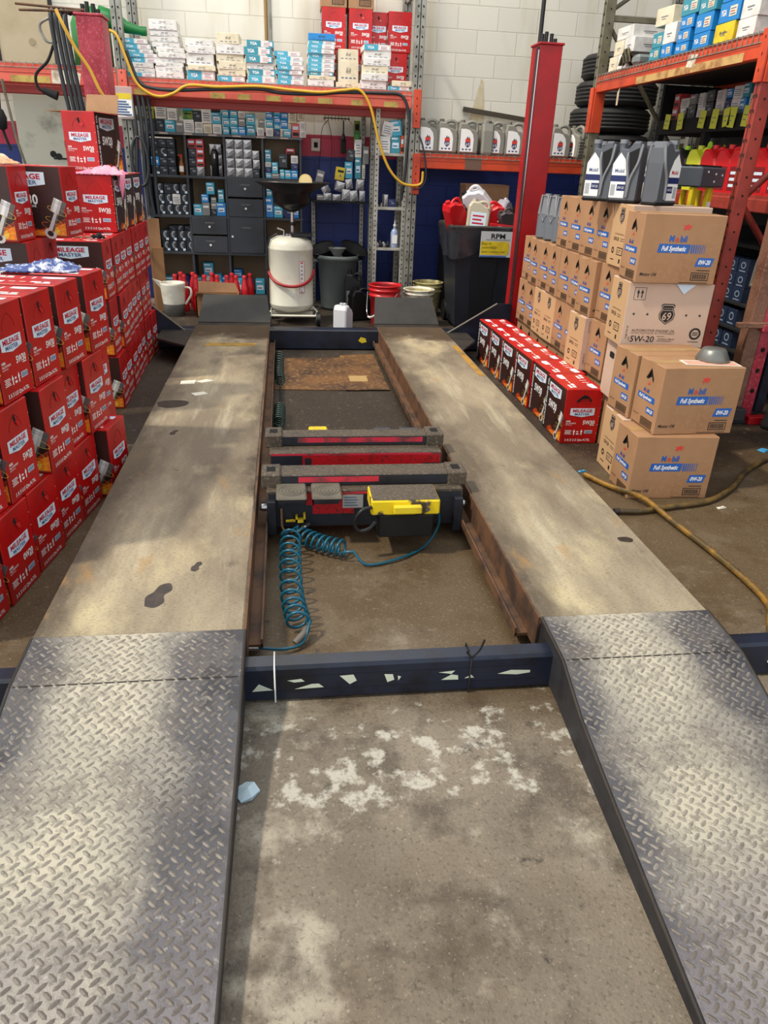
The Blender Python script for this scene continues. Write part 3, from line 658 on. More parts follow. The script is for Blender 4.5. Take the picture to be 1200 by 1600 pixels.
# ================================================================== RED OIL CARTONS
CL, CW, CH = .33, .215, .32
def shield(b, F, cx, cy, w, h, e=.0012):
    b.deco(F, [(cx - w / 2, cy - h * .28), (cx, cy - h / 2), (cx + w / 2, cy - h * .28), (cx + w / 2, cy + h / 2), (cx - w / 2, cy + h / 2)], PALEB, e)
    b.text(F, 'MILEAGE', cx, cy + h * .22, h * .34, LOGOR, w=w * .80, bold=.03, e=e + .0007)
    b.text(F, 'MASTER', cx, cy - h * .17, h * .26, LOGOB, w=w * .62, bold=.02, e=e + .0007)
def oil_carton(vis, hole=1):
    def make():
        r = thing('oil_carton')
        b = MB().box(-CL / 2, CL / 2, -CW / 2, CW / 2, 0, CH, RED, .003)
        for s in (1, -1):                               # narrow red ends
            F = ((s * CL / 2, 0, 0), (0, s, 0), (0, 0, 1))
            b.text(F, '100%', -.088, .134, .009, WHITE, align=-1, bold=.03)
            b.text(F, 'FULL SYNTHETIC', -.088, .122, .007, WHITE, align=-1, w=.06, bold=.02)
            b.text(F, 'MOTOR OIL', -.088, .112, .005, WHITE, align=-1)
            b.text(F, vis, .047, .127, .023, WHITE, w=.07, bold=.03)
            b.rect(F, .055, .108, .081, .112, WHITE)
            for k in range(5): b.rect(F, -.088 + .004 * (k % 2), .056 + k * .0055, -.046 - .004 * (k % 3), .0585 + k * .0055, WHITE)
            for x in (-.032, .012):
                b.deco(F, [(x - .0035, .052), (x + .0035, .052), (x + .0035, .07), (x + .0075, .07), (x, .086), (x - .0075, .07), (x - .0035, .07)], WHITE)
            b.rect(F, -.018, .054, -.003, .062, WHITE).rect(F, -.018, .068, -.006, .075, WHITE)
            b.rect(F, .03, .06, .076, .08, PALEB)
            for k in range(12): b.rect(F, .0325 + k * .0035, .062, .0335 + k * .0035 + .0006 * (k % 3), .078, LOGOB, .0013)
            b.text(F, '3 X 5 U.S Qts./4.73L', -.006, .022, .013, WHITE, w=.15, bold=.02)
            for k in range(5): b.para(F, .098, .06 + k * .05, .101, .063 + k * .05, .004, WHITE)
        for s in (-1, 1):                               # broad dark sides
            F = ((0, s * CW / 2, 0), (-s, 0, 0), (0, 0, 1))
            b.rect(F, -CL / 2 + .004, .004, CL / 2 - .004, CH - .004, DARK, .0006)
            b.rect(F, -CL / 2 + .004, .004, -CL / 2 + .045, CH - .004, BLK, .001)
            b.text(F, 'GASOLINE ENGINE OIL', -CL / 2 + .025, CH / 2, .019, WHITE, w=.29, rot=math.pi / 2, bold=.02)
            b.text(F, vis, -.025, .172, .043, WHITE, w=.135, bold=.03)
            b.text(F, 'SAE', .02, .142, .010, WHITE, bold=.02)
            # flame and piston picture
            for (pts, m, e) in (([(-.08, .02), (-.02, .05), (.03, .036), (.09, .05), (.158, .09), (.158, .006), (-.06, .006)], FLAME, .001),
                                ([(-.03, .018), (.02, .034), (.07, .030), (.158, .07), (.158, .012), (.0, .008)], ORANGE, .0013),
                                ([(.02, .02), (.07, .024), (.13, .04), (.12, .016)], GOLD, .0015)):
                b.deco(F, pts, m, e)
            def loc(x, y, a=-.42, c=(.112, .090)): x *= 1.18; y *= 1.18; return (c[0] + x * math.cos(a) - y * math.sin(a), c[1] + x * math.sin(a) + y * math.cos(a))
            q = lambda pts, m, e: b.deco(F, [loc(*p) for p in pts], m, e)
            q([(-.026, .02), (.026, .02), (.026, .075), (-.026, .075)], PIST, .0017); q([(-.016, .02), (-.004, .02), (-.004, .075), (-.016, .075)], WHITE, .0019)
            q([(.008, .02), (.026, .02), (.026, .075), (.008, .075)], PISTD, .0019)
            for k in range(2): q([(-.026, .058 + k * .007), (.026, .058 + k * .007), (.026, .0595 + k * .007), (-.026, .0595 + k * .007)], PISTD, .0021)
            q([(-.009, .02), (.009, .02), (.012, -.055), (-.012, -.055)], PIST, .0017)
            q([(.003, .02), (.009, .02), (.012, -.055), (.003, -.055)], PISTD, .0019)
            q([(.025 * math.cos(t * .524), -.066 + .02 * math.sin(t * .524)) for t in range(12)], PIST, .0018)
            q([(.013 * math.cos(t * .524), -.066 + .011 * math.sin(t * .524)) for t in range(12)], DARK, .0022)
            for yy, rr in ((.03, .04), (-.012, .036), (-.04, .044)):      # glowing rings
                n = 18; o_ = [(rr * math.cos(2 * math.pi * t / n), yy + rr * .3 * math.sin(2 * math.pi * t / n)) for t in range(n)]
                i_ = [(rr * .955 * math.cos(2 * math.pi * t / n), yy + rr * .27 * math.sin(2 * math.pi * t / n)) for t in range(n)]
                for t in range(n):
                    if 4 <= t <= 5: continue
                    u_ = (t + 1) % n; q([o_[t], o_[u_], i_[u_], i_[t]], ORANGE if rr > .042 else GOLD, .0024)
        F = ((0, 0, CH), (1, 0, 0), (0, 1, 0))          # printed top
        for sx in (-1, 1):
            for sy in (-1, 1):
                cx, cy = sx * .095, sy * .058
                if sx * sy > 0:
                    b.deco(F, [(cx - .045, cy - .012), (cx, cy - .022), (cx + .045, cy - .012), (cx + .045, cy + .022), (cx - .045, cy + .022)], PALEB)
                else:
                    b.rect(F, cx - .045, cy + .004, cx - .005, cy + .024, WHITE); b.rect(F, cx - .02, cy - .02, cx + .04, cy - .006, WHITE); b.rect(F, cx + .006, cy + .0, cx + .03, cy + .02, WHITE)
            b.rect(F, sx * .02 - .012, -.05, sx * .02 + .012, -.042, WHITE); b.rect(F, sx * .022 - .004, .03, sx * .022 + .004, .07, WHITE)
        b.rect(F, -CL / 2 + .004, -.0012, CL / 2 - .004, .0012, FLAME, .0006)
        b.build('carton_body', r)
        k = MB(); shield(k, ((CL / 2, 0, 0), (0, 1, 0), (0, 0, 1)), 0, .185, .142, .052); k.build('logo_shield', r)
        for s in (-1, 1):
            k = MB(); shield(k, ((0, s * CW / 2, 0), (-s, 0, 0), (0, 0, 1)), -.012, .258, .20, .068); k.build('logo_shield', r)
        F = ((CL / 2, 0, 0), (0, 1, 0), (0, 0, 1)); h = MB()
        if hole == 2:
            h.deco(F, [(-.046, .252), (-.02, .276), (.0, .288), (.02, .284), (.046, .258), (.04, .246), (.012, .262), (-.012, .258), (-.036, .242)], HOLE, .0008)
            h.add([(CL / 2 + .001, -.03, .246), (CL / 2 + .001, .036, .25), (CL / 2 + .008, .02, .268), (CL / 2 + .006, -.012, .266)], [(0, 1, 2, 3)], RED)
        elif hole == 1:
            h.deco(F, [(-.008, .278), (.004, .288), (.012, .262), (.024, .252), (.018, .244), (.002, .256)], HOLE, .0009)
            h.add([(CL / 2 + .001, .004, .262), (CL / 2 + .001, .034, .258), (CL / 2 + .007, .026, .240), (CL / 2 + .005, .010, .246)], [(0, 1, 2, 3)], RED)
        h.tube([(CL / 2 + .0006, -.040, .236), (CL / 2 + .0006, -.044, .246), (CL / 2 + .0006, -.02, .276), (CL / 2 + .0006, .0, .288), (CL / 2 + .0006, .022, .276), (CL / 2 + .0006, .044, .246), (CL / 2 + .0006, .040, .236)], .0008, mat('cut_edge_dark_red', (120, 14, 18), .7), n=4)
        h.build('handle_cutout', r)
        return r
    return make
NRED = {}
def mm(vis, x, y, z, rot, label, group, jit=1.2, hole=None):
    """(x, y) is the centre of the base, rot in degrees"""
    if hole is None: hole = random.choice((0, 1, 1))
    return inst('mm%s%d' % (vis, hole), oil_carton(vis, hole), (x, y, z), RAD(rot + rnd(-jit, jit)), label, 'carton', group)
GP = 'red oil cartons in the piles along the left'
# near pile, faces towards the lift; a row runs away from the camera
def face(xf, y, rot): return xf - CL / 2 * math.cos(RAD(rot)), y - CL / 2 * math.sin(RAD(rot))
V3 = ['0W20', '5W30', '5W20']
n1 = [(2.12, -.97, '0W20', ''), (2.345, -.935, '0W20', 'nearest at the left frame edge'), (2.57, -.905, '0W20', 'second from the front'), (2.80, -.885, '0W20', 'third from the front'), (3.01, -.855, '5W20', 'fourth from the front'), (3.245, -.775, '5W20', 'farthest, standing out towards the lift')]
for i, (y, xf, v, w) in enumerate(n1):
    x, yy = face(xf, y, -8)
    mm(v, x, yy, 0, -8, 'red oil carton on the floor, near left pile, ' + (w or 'cut by frame edge'), GP, .8)
n2 = [(2.26, -.965, '5W30', 'cut by the left frame edge'), (2.485, -.925, '5W20', 'second from the camera'), (2.755, -.868, '0W20', 'third from the camera'), (2.972, -.872, '5W30', 'fourth from the camera'), (3.19, -.822, '5W30', 'fifth from the camera')]
for i, (y, xf, v, w) in enumerate(n2):
    x, yy = face(xf, y, -8)
    mm(v, x, yy, CH + .001, -8, 'red oil carton, near left pile, middle layer, ' + w, GP, .8)
x, yy = face(-.86, 3.475, -8); mm('5W30', x, yy, 0, -8, 'red oil carton at the far end of the near left pile, floor layer, mostly hidden', GP)
x, yy = face(-.85, 3.415, -8); mm('5W30', x, yy, CH + .001, -8, 'red oil carton at the far end of the near left pile, middle layer, mostly hidden', GP)
n3 = [(2.35, -.965, '5W30', 'cut by the left frame edge'), (2.575, -.92, '5W30', 'second from the camera'), (2.80, -.885, '5W30', 'third from the camera'), (3.045, -.845, '5W30', 'fourth from the camera'), (3.315, -.805, '5W30', 'standing apart under the blue cloth')]
for i, (y, xf, v, w) in enumerate(n3):
    x, yy = face(xf, y, -8)
    mm(v, x, yy, 2 * CH + .002, -8, 'red oil carton, near left pile, top layer, ' + w, GP, .6)
# tall pile beyond
LAY = ['bottom', 'second', 'third']
GT = 'red oil cartons of the tall pile behind'
for L_ in range(3):
    for i in range(7):
        y = 4.45 + .11 + i * .223; xf = -1.0 - .02 * (y - 4.4) + rnd(-.012, .012) + (.012 if L_ == 0 and i == 0 else 0)
        v = '5W20' if i == 0 else V3[(i + L_) % 3]
        x, yy = face(xf, y, 1)
        mm(v, x, yy, L_ * (CH + .004), 1, 'red oil carton in the tall left pile, %s layer, %s from its near end' % (LAY[L_], ORD[i]), GT, 1.5)
Z4 = 3 * (CH + .004)
for i, (x, y, v, w) in enumerate(((-1.125, 5.11, '5W30', 'red oil carton topping the tall pile, red end to the camera, under the pink cloth'), (-1.13, 5.46, '5W30', 'dark-sided oil carton behind the pink-cloth carton on the tall pile'), (-1.135, 5.80, '5W20', 'farthest oil carton topping the tall left pile'), (-1.365, 5.06, '5W30', 'oil carton left of the pink-cloth carton, its end in shade'), (-1.37, 5.42, '5W30', 'oil carton under the open carton, hidden behind its neighbours'))):
    mm(v, x, y, Z4, -90, w, GT, 1)
# pile to the left rear on a pallet
WOODP = mat('pallet_wood', (120, 94, 66), .8, c2=(90, 70, 50), vs=6)
pt = thing('pallet', 'low wooden pallet under the cartons behind the near left pile', 'pallet', (-1.36, 3.98, 0))
for k in range(5): MB().box(-.30, .30, -.36 + k * .16, -.28 + k * .16, .05, .065, WOODP, .003).build('deck_board', pt)
for k in (-.26, 0, .22): MB().box(k, k + .06, -.36, .36, 0, .05, WOODP, .003).build('bearer', pt)
GB = 'red oil cartons on the pallet at the left'
for r_, (y, nm) in enumerate(((3.85, 'front'), (4.085, 'rear'))):
    for L_ in range(3):
        mm('5W20', -1.345, y, .066 + L_ * (CH + .001), -2, 'dark-sided oil carton on the left pallet, %s row, %s layer' % (nm, LAY[L_] if L_ < 2 else 'top'), GB, .8)
mm('5W30', -1.365, 3.83, .066 + 3 * (CH + .001), -4, 'dark oil carton with piston picture, leftmost on the pallet load', GB, .5)
mm('5W30', -1.205, 4.085, .066 + 3 * (CH + .001), -6, 'dark oil carton with piston picture right of a similar one on the pallet load', GB, .5)
# opened carton on the very top
def open_carton():
    r = oil_carton('5W20')()
    for o in list(r.children):
        if o.name.startswith('carton_body'): pass
    b = MB()
    hx, hy, z = CL / 2, CW / 2, CH
    def flap(p, q, d, m=KRAFT):
        p = Vector(p); q = Vector(q); d = Vector(d); n = (q - p).cross(d).normalized() * .004
        vs = [p, q, q + d, p + d]; return vs + [v + n for v in vs]
    fs = [(0, 1, 2, 3), (4, 7, 6, 5), (0, 4, 5, 1), (1, 5, 6, 2), (2, 6, 7, 3), (3, 7, 4, 0)]
    for p, q, d in (((-hx, -hy, z), (-hx, hy, z), (-.04, 0, .105)), ((-hx, -hy, z), (hx, -hy, z), (0, -.10, .0)), ((-hx, hy, z), (hx, hy, z), (0, .11, -.01))):
        MB().add(flap(p, q, d), fs, KRAFT).build('flap', r)
    b.box(-hx + .006, hx - .006, -hy + .006, hy - .006, z + .0005, z + .001, HOLE)
    b.build('carton_opening', r)
    return r
o = open_carton(); o.location = (-1.245, 5.60, Z4 + CH + .002); o.rotation_euler = (0, 0, RAD(-90 - 14)); o.scale = (1.03, 1.03, 1.1)
tag(o, 'opened red oil carton with raised flaps, topmost on the tall left pile', 'carton', GT)
# row of six on the right, end towards the camera
GRR = 'red oil cartons in a row along the right runway'
for i, (x, v) in enumerate(((1.655, '5W30'), (1.675, '5W30'), (1.66, '5W30'), (1.655, '5W30'), (1.655, '5W20'), (1.65, '5W30'))):
    mm(v, x, 3.77 + CL / 2 + i * .333, 0, -90, 'red oil carton on the floor beside the right runway, %s' % ('nearest of the row' if i == 0 else '%s from the camera' % ORD[i] if i < 5 else 'farthest of the row'), GRR, 1.5, 2 if i == 0 else None)

# cloths lying on the piles
def cloth(name, label, m, loc, sx, sy, h, rot, seed, drape=None, thin=.004):
    rg = random.Random(seed); n = 34; k = 22; vs = []; fs = []
    ph = [rg.uniform(0, 6.28) for _ in range(12)]
    for j in range(k + 1):
        for i in range(n + 1):
            u = i / n * 2 - 1; w = j / k * 2 - 1
            ed = 1 + .12 * math.sin(3 * math.atan2(w, u) + ph[0]) + .07 * math.sin(5 * math.atan2(w, u) + ph[1])
            x = u * sx * ed; y = w * sy * ed
            rr = max(abs(u), abs(w))
            fold = abs(math.sin(7 * u + 2.2 * math.sin(3 * w + ph[2]) + ph[3])) * .5 + abs(math.sin(9 * w + 3 * u + ph[4])) * .3 + abs(math.sin(17 * u - 11 * w + ph[5])) * .2
            z = thin + h * fold * (1 - rr ** 3) * (.55 + .45 * math.sin(2.1 * u + ph[6])) + .003 * math.sin(40 * u + 30 * w)
            z = max(thin, z)
            if drape and x > drape[0] and abs(y - .03) < drape[2]: z -= (x - drape[0]) * drape[1]; x = drape[0] + (x - drape[0]) * .18
            vs.append((x, y, z))
    for j in range(k):
        for i in range(n):
            a = j * (n + 1) + i; fs.append((a, a + 1, a + n + 2, a + n + 1))
    lo = [(p[0], p[1], p[2] - thin) for p in vs]; N_ = len(vs)
    border = [i for i in range(n + 1)] + [(j + 1) * (n + 1) - 1 for j in range(1, k + 1)] + [k * (n + 1) + i for i in range(n - 1, -1, -1)] + [j * (n + 1) for j in range(k - 1, 0, -1)]
    b = MB().add(vs + lo, fs + [tuple(N_ + q for q in f[::-1]) for f in fs] + [(border[i], border[(i + 1) % len(border)], N_ + border[(i + 1) % len(border)], N_ + border[i]) for i in range(len(border))], m, None, True)
    return tag(b.build(name, None, loc, RAD(rot)), label, 'cloth')
cloth('shop_rag', 'crumpled blue and white shop rag on the near left pile', mat('rag_blue', (74, 92, 150), .9, c2=(206, 212, 226), vs=26, lo=.5, hi=.58), (-1.03, 3.33, 3 * CH + .004), .155, .085, .055, -6, 3)
cloth('shop_rag', 'pink shop rag draped over the red carton on the tall pile', mat('rag_pink', (226, 130, 160), .9, c2=(232, 170, 186), vs=9), (-1.13, 5.06, Z4 + CH + .002), .155, .13, .06, 0, 5, (.122, 6.2, .05))
cloth('shop_rag', 'tan and orange crumpled rag on the left pallet load', mat('rag_tan', (206, 160, 120), .9, c2=(226, 200, 172), vs=14), (-1.40, 3.86, .066 + 4 * (CH + .001) + .002), .17, .10, .06, 0, 8)
b = MB().cyl((-.10, 0, .008), (.02, .0, .008), .004, WOODP, n=8).lathe([(.0, 0), (.018, .004), (.02, .016), (.012, .03), (0, .034)], MATTE, (.06, 0, 0), 12).lathe([(.0, 0), (.014, .004), (.016, .014), (0, .026)], MATTE, (.03, .01, 0), 12).lathe([(0, 0), (.012, .004), (0, .02)], MATTE, (.085, .005, 0), 10)
tag(b.build('brush', None, (-1.10, 4.53, Z4 + .001), RAD(8)), 'small black-headed brush lying on the tall left pile', 'brush')

# ================================================================== BROWN CARTONS
ML, MW, MH = .40, .23, .316
def flying_horse(b, F, cx, cy, s, m):
    b.deco(F, [(cx + p[0] * s, cy + p[1] * s) for p in ((-.9, -.2), (-.3, .0), (-.8, .5), (-.1, .35), (.1, .8), (.35, .4), (.9, .55), (.75, .15), (1, -.05), (.5, -.1), (.6, -.5), (.25, -.25), (-.2, -.35), (-.5, -.75), (-.45, -.3))], m)
def oil_brand(b, F, cx, cy, h, sc=1):
    w = h * 3.3 * sc
    b.text(F, 'M', cx - w * .36, cy, h, BLUEP, w=w * .27, bold=.03, shear=.1)
    b.text(F, 'o', cx - w * .08, cy - h * 0, h, REDP, w=w * .19, bold=.03, shear=.1)
    b.text(F, 'bil', cx + w * .27, cy, h, BLUEP, w=w * .38, bold=.03, shear=.1)
def brown_carton(nohandle=False):
    def make():
        r = thing('brown_carton')
        b = MB().box(-ML / 2, ML / 2, -MW / 2, MW / 2, 0, MH, KRAFT, .003)
        for s in (1, -1):
            F = ((0, -s * MW / 2, 0), (s, 0, 0), (0, 0, 1))
            flying_horse(b, F, .01, .258, .024, REDP)
            oil_brand(b, F, -.02, .208, .028)
            b.text(F, 'Motor Oil', -.14, .042, .014, BLK, shear=.2, bold=.02)
            b.rect(F, .075, .018, .165, .056, BLK); b.rect(F, .079, .022, .161, .052, KRAFT, .0012)
            for k in range(18): b.rect(F, .084 + k * .004, .025, .086 + k * .004 + .001 * (k % 3 == 0), .049, BLK, .0016)
            b.rect(F, .10, .064, .165, .068, BLK); b.rect(F, .02, .006, .165, .009, BLK)
        for s in (1, -1):
            F = ((s * ML / 2, 0, 0), (0, s, 0), (0, 0, 1))
            flying_horse(b, F, .0, .212, .013, REDP)
            oil_brand(b, F, -.01, .18, .018, .9)
            b.text(F, 'Motor Oil', -.07, .052, .008, BLK, shear=.2)
            b.rect(F, -.02, .014, .09, .052, BLK); b.rect(F, -.016, .018, .086, .048, KRAFTD, .0012)
            for k in range(16): b.rect(F, -.012 + k * .006, .02, -.009 + k * .006 + .001 * (k % 3 == 0), .046, BLK, .0016)
            b.rect(F, -.1, .006, .1, .009, BLK)
        b.build('carton_body', r)
        for s in (1, -1):
            F = ((0, -s * MW / 2, 0), (s, 0, 0), (0, 0, 1)); k = MB()
            k.para(F, -.115, .143, .04, .183, .006, BLUEP)
            for q in range(7): k.rect(F, .05 + q * .011, .143, .057 - q * .0007 + q * .011, .183, BLUEP)
            k.text(F, 'Full Synthetic', -.035, .163, .021, WHITE, w=.122, bold=.03, shear=.25)
            k.para(F, .083, .084, .165, .124, .012, BLUEP); k.text(F, '0W-20', .13, .104, .02, WHITE, w=.06, bold=.03, shear=.25)
            k.build('printed_panel', r)
            F = ((s * ML / 2, 0, 0), (0, s, 0), (0, 0, 1)); k = MB()
            k.rect(F, -.082, .132, .075, .16, BLUEP); k.text(F, 'Full Synthetic', -.01, .146, .015, WHITE, w=.12, bold=.03, shear=.25)
            k.rect(F, .015, .078, .085, .108, BLUEP); k.text(F, '0W-20', .05, .093, .016, WHITE, w=.052, bold=.03, shear=.25)
            k.build('printed_panel', r)
            h = MB(); o_ = .0009
            h.deco(F, [(-.036, .235), (0, .288), (.036, .24), (.03, .224), (.014, .25), (-.02, .232)], HOLE, o_)
            h.add([(s * (ML / 2 + .001), s * -.03, .236), (s * (ML / 2 + .001), s * .002, .286), (s * (ML / 2 + .012), s * .004, .262)], [(0, 1, 2)], KRAFTD)
            h.build('handle_cutout', r)
        MB().rect(((0, 0, MH), (1, 0, 0), (0, 1, 0)), -ML / 2, -.028, ML / 2, .028, TAPE, .0008).build('tape', r)
        return r
    return make
PL_, PW, PH = .43, .25, .316
def road_shield(b, F, cx, cy, s, e=.001, full=True):
    out = [(-.5, .62), (-.36, .72), (.36, .72), (.5, .62), (.42, .36), (.58, .02), (.5, -.34), (.2, -.56), (0, -.7), (-.2, -.56), (-.5, -.34), (-.58, .02), (-.42, .36)]
    b.deco(F, [(cx + p[0] * s, cy + p[1] * s) for p in out], BLK, e)
    b.deco(F, [(cx + p[0] * s * .9, cy + p[1] * s * .9) for p in out], PALE, e + .0003)
    b.deco(F, [(cx + p[0] * s * .83, cy + p[1] * s * .83) for p in out], BLK, e + .0006)
    b.rect(F, cx - s * .36, cy + s * .26, cx + s * .36, cy + s * .29, PALE, e + .0012)
    for k in range(5): b.text(F, '*', cx + (k - 2) * s * .15, cy + s * .38, s * .18, PALE, e=e + .0012)
    b.text(F, '69', cx, cy - s * .12, s * .52, PALE, w=s * .62, e=e + .0014, bold=.01, shear=.1)
def arrows(b, F, x, y, s):
    for (a, c, d, g) in ((-.6, -.6, .6, -.56), (-.6, .56, .6, .6), (-.6, -.6, -.56, .6), (.56, -.6, .6, .6)): b.rect(F, x + a * s, y + c * s, x + d * s, y + g * s, BLK)
    for k in (-.2, .2): b.deco(F, [(x + (k + p) * s, y + q * s) for p, q in ((-.05, -.4), (.05, -.4), (.05, .05), (.15, .05), (0, .42), (-.15, .05), (-.05, .05))], BLK)
def pale_carton():
    r = thing('pale_carton')
    b = MB().box(-PL_ / 2, PL_ / 2, -PW / 2, PW / 2, 0, PH, PALE, .003)
    for s in (1, -1):
        F = ((s * PL_ / 2, 0, 0), (0, s, 0), (0, 0, 1)); b.rect(F, -PW / 2 + .003, .003, PW / 2 - .003, PH - .003, PALEK, .0005)
        b.text(F, 'AUTOMOTIVE ENGINE OIL', 0, .165, .007, BLK, w=.13)
        b.text(F, '15W-20', -.035, .14, .019, BLK, w=.07, bold=.01); b.rect(F, .02, .142, .075, .145, BLK); b.rect(F, .02, .132, .07, .135, BLK)
        b.text(F, 'O', -.06, .08, .03, BLK, bold=.05); b.rect(F, -.005, .06, .075, .1, BLK); b.rect(F, .0, .065, .07, .095, PALEK, .0012); b.text(F, 'LOT 1', .035, .08, .018, BLK, e=.0018)
        b.rect(F, -.08, .03, -.03, .035, BLK); b.rect(F, .04, .02, .06, .042, BLK)
        F = ((0, -s * PW / 2, 0), (s, 0, 0), (0, 0, 1))
        arrows(b, F, -.155, .262, .05)
        for x in (-.17, -.10, .10, .17): b.deco(F, [(x + .008 * math.cos(t * .628) * (1 if t % 2 else .5), .163 + .008 * math.sin(t * .628) * (1 if t % 2 else .5)) for t in range(10)], BLK)
        b.text(F, 'AUTOMOTIVE ENGINE OIL', -.055, .082, .013, BLK, w=.225, shear=.15); b.text(F, 'HUILE MOTEUR AUTOMOBILE', -.055, .069, .006, BLK, w=.225)
        b.text(F, 'SAE', -.175, .04, .009, BLK, rot=math.pi / 2); b.text(F, '5W-20', -.105, .04, .03, BLK, w=.125, bold=.01, shear=.1)
        b.text(F, 'Synthetic Blend', .02, .042, .009, BLK, w=.085, shear=.1); b.rect(F, -.03, .03, .05, .032, BLK); b.rect(F, -.03, .053, .01, .055, BLK)
        b.deco(F, [(.165 + .03 * math.cos(t * .2618), .072 + .03 * math.sin(t * .2618)) for t in range(24)], BLK); b.deco(F, [(.165 + .02 * math.cos(t * .2618), .072 + .02 * math.sin(t * .2618)) for t in range(24)], PALE, .0012)
        for k in range(3): b.rect(F, .15, .063 + k * .007, .18, .067 + k * .007, BLK, .0016)
        b.rect(F, .135, .03, .19, .033, BLK)
        for k in range(4): b.text(F, ('15W', 'LOT', '20', '69')[k], -.19, .05 + k * .016, .009, BLK, rot=math.pi / 2)
    b.build('carton_body', r)
    for s in (1, -1):
        k = MB(); road_shield(k, ((0, -s * PW / 2, 0), (s, 0, 0), (0, 0, 1)), .0, .165, .072); k.build('road_shield_mark', r)
        k = MB(); road_shield(k, ((s * PL_ / 2, 0, 0), (0, s, 0), (0, 0, 1)), .0, .255, .058); k.build('road_shield_mark', r)
    MB().rect(((0, 0, PH), (1, 0, 0), (0, 1, 0)), -PL_ / 2, -.028, PL_ / 2, .028, TAPE, .0008).build('tape', r)
    return r
def plain_carton(m, hole):
    def make():
        r = thing('plain_carton')
        MB().box(-ML / 2, ML / 2, -.125, .125, 0, .306, m, .003).build('carton_body', r)
        for F in (((0, -.125, 0), (1, 0, 0), (0, 0, 1)), ((-ML / 2, 0, 0), (0, -1, 0), (0, 0, 1))):
            x = -.06 if F[1][0] else -.03
            k = MB().deco(F, [(x + .042 * max(-.8, min(.8, 1.2 * math.cos(t * .3927))), .225 + .017 * math.sin(t * .3927)) for t in range(16)], hole); k.build('handle_cutout', r)
        MB().rect(((0, 0, .306), (1, 0, 0), (0, 1, 0)), -ML / 2, -.028, ML / 2, .028, TAPE, .0008).build('tape', r)
        return r
    return make
GM = 'brown oil cartons of the right stack'
def mob(x, y, z, rot, label): return inst('mob', brown_carton(), (x, y, z), RAD(rot), label, 'carton', GM)
def pal(x, y, z, rot, label): return inst('pal', pale_carton, (x, y, z), RAD(rot), label, 'carton', 'pale road-shield oil cartons of the right stack')
# near pair of columns
mob(1.815, 3.115, 0, -2, 'brown oil carton with blue band on the floor, nearest on the right')
mob(1.885, 3.15, MH + .002, 2, 'brown oil carton with metal cup on top, upper one of the nearest pair')
mob(1.865, 3.39, MH + .002, 2, 'brown oil carton close behind the one carrying the metal cup')
pal(1.868, 3.365, 0, -3, 'pale road-shield carton standing on the floor, leftmost behind the nearest brown carton')
# column K1
inst('plainA', plain_carton(KRAFT, HOLE), (1.97, 3.655, 0), RAD(-3), 'plain brown carton at the foot of the column behind the metal cup', 'carton', GM)
inst('plainB', plain_carton(PALE, HOLE), (1.935, 3.655, .308), RAD(-3), 'plain pale carton directly under the big road-shield carton', 'carton', GM)
pal(1.915, 3.64, .618, -5, 'pale carton with large black road shield facing the camera, third up on the right')
mob(1.90, 3.60, .936, -4, 'brown oil carton with blue band topping the near right column at rack height')
# long wall of cartons going back
XW = 1.80
seq0 = 'MMMMMMMM'; wall_rows = []
def xw(y): return 1.80 + .035 * (y - 4)
for i in range(8):
    y = 4.07 + i * .237
    mob(xw(y) + ML / 2 + .02, y, 0, rnd(-1, 1), 'brown oil carton, right carton wall, floor layer, %s from its near end' % ORD[i])
row1 = [('p', 'plain'), ('s', 'pale'), ('m', ''), ('m', ''), ('s2', 'pale'), ('s2', 'pale'), ('m', ''), ('m', '')]
for i, (t, w) in enumerate(row1):
    y = 4.07 + i * .237; z = .318; x = xw(y) + ML / 2
    if t == 's' or t == 's2': pal(x + (-.035 if t == 's' else .01), y + (.005), z, rnd(-2, 2), 'pale road-shield carton in the right carton wall, second layer, %s from its near end' % ORD[i])
    else: mob(x, y, z, rnd(-1.5, 1.5), 'brown oil carton of the right carton wall, second layer, %s from its near end' % ORD[i])
for i in range(8):
    y = 4.07 + i * .237; z = .636; x = xw(y) + ML / 2 + rnd(-.012, .012) - (.03 if i == 1 else 0)
    mob(x, y, z, rnd(-2, 2), 'brown oil carton, right carton wall, third layer, %s from its near end' % ORD[i])
pal(2.01, 3.975, .954, -2, 'pale road-shield carton at the near end of the carton wall top layer')
for i in range(4):
    y = 4.235 + i * .236
    mob(xw(y) + ML / 2, y, .954, rnd(-2, 2), 'brown oil carton on the top layer of the carton wall, %s beyond the pale one' % ORD[i])
# metal cup and labels lying on the carton
tag(MB().lathe([(.0, .0), (.075, 0), (.078, .006), (.055, .05), (.048, .056), (.0, .058)], mat('zinc_cap', (120, 122, 118), .4, metal=.5), n=20).build('drain_cup', None, (1.99, 3.17, 2 * MH + .006)), 'dull metal cup upside down on the near brown carton', 'cup')
b = MB().box(-.13, .13, -.045, .045, 0, .002, PAPER, 0)
for k in range(3): b.rect(((0, 0, .002), (1, 0, 0), (0, 1, 0)), -.12, -.035 + k * .025, .12, -.022 + k * .025, mat('print_salmon', (226, 130, 100), .6))
tag(b.build('shipping_label', None, (1.95, 3.115, 2 * MH + .0035), RAD(-6)), 'white and orange paper label flat on the near brown carton top', 'label')
b = MB().add([(-.05, 0, .31), (.05, 0, .31), (-.005, 0, .262), (-.05, .004, .31), (.05, .004, .31), (-.005, .004, .262)], [(0, 1, 2), (5, 4, 3), (0, 3, 4, 1), (1, 4, 5, 2), (2, 5, 3, 0)], mat('sticker_pale', (206, 222, 240), .4))
tag(b.build('paper_corner', None, (1.97, 3.502, .622), RAD(-5)), 'pale blue triangular paper corner hanging over the road-shield carton', 'paper')

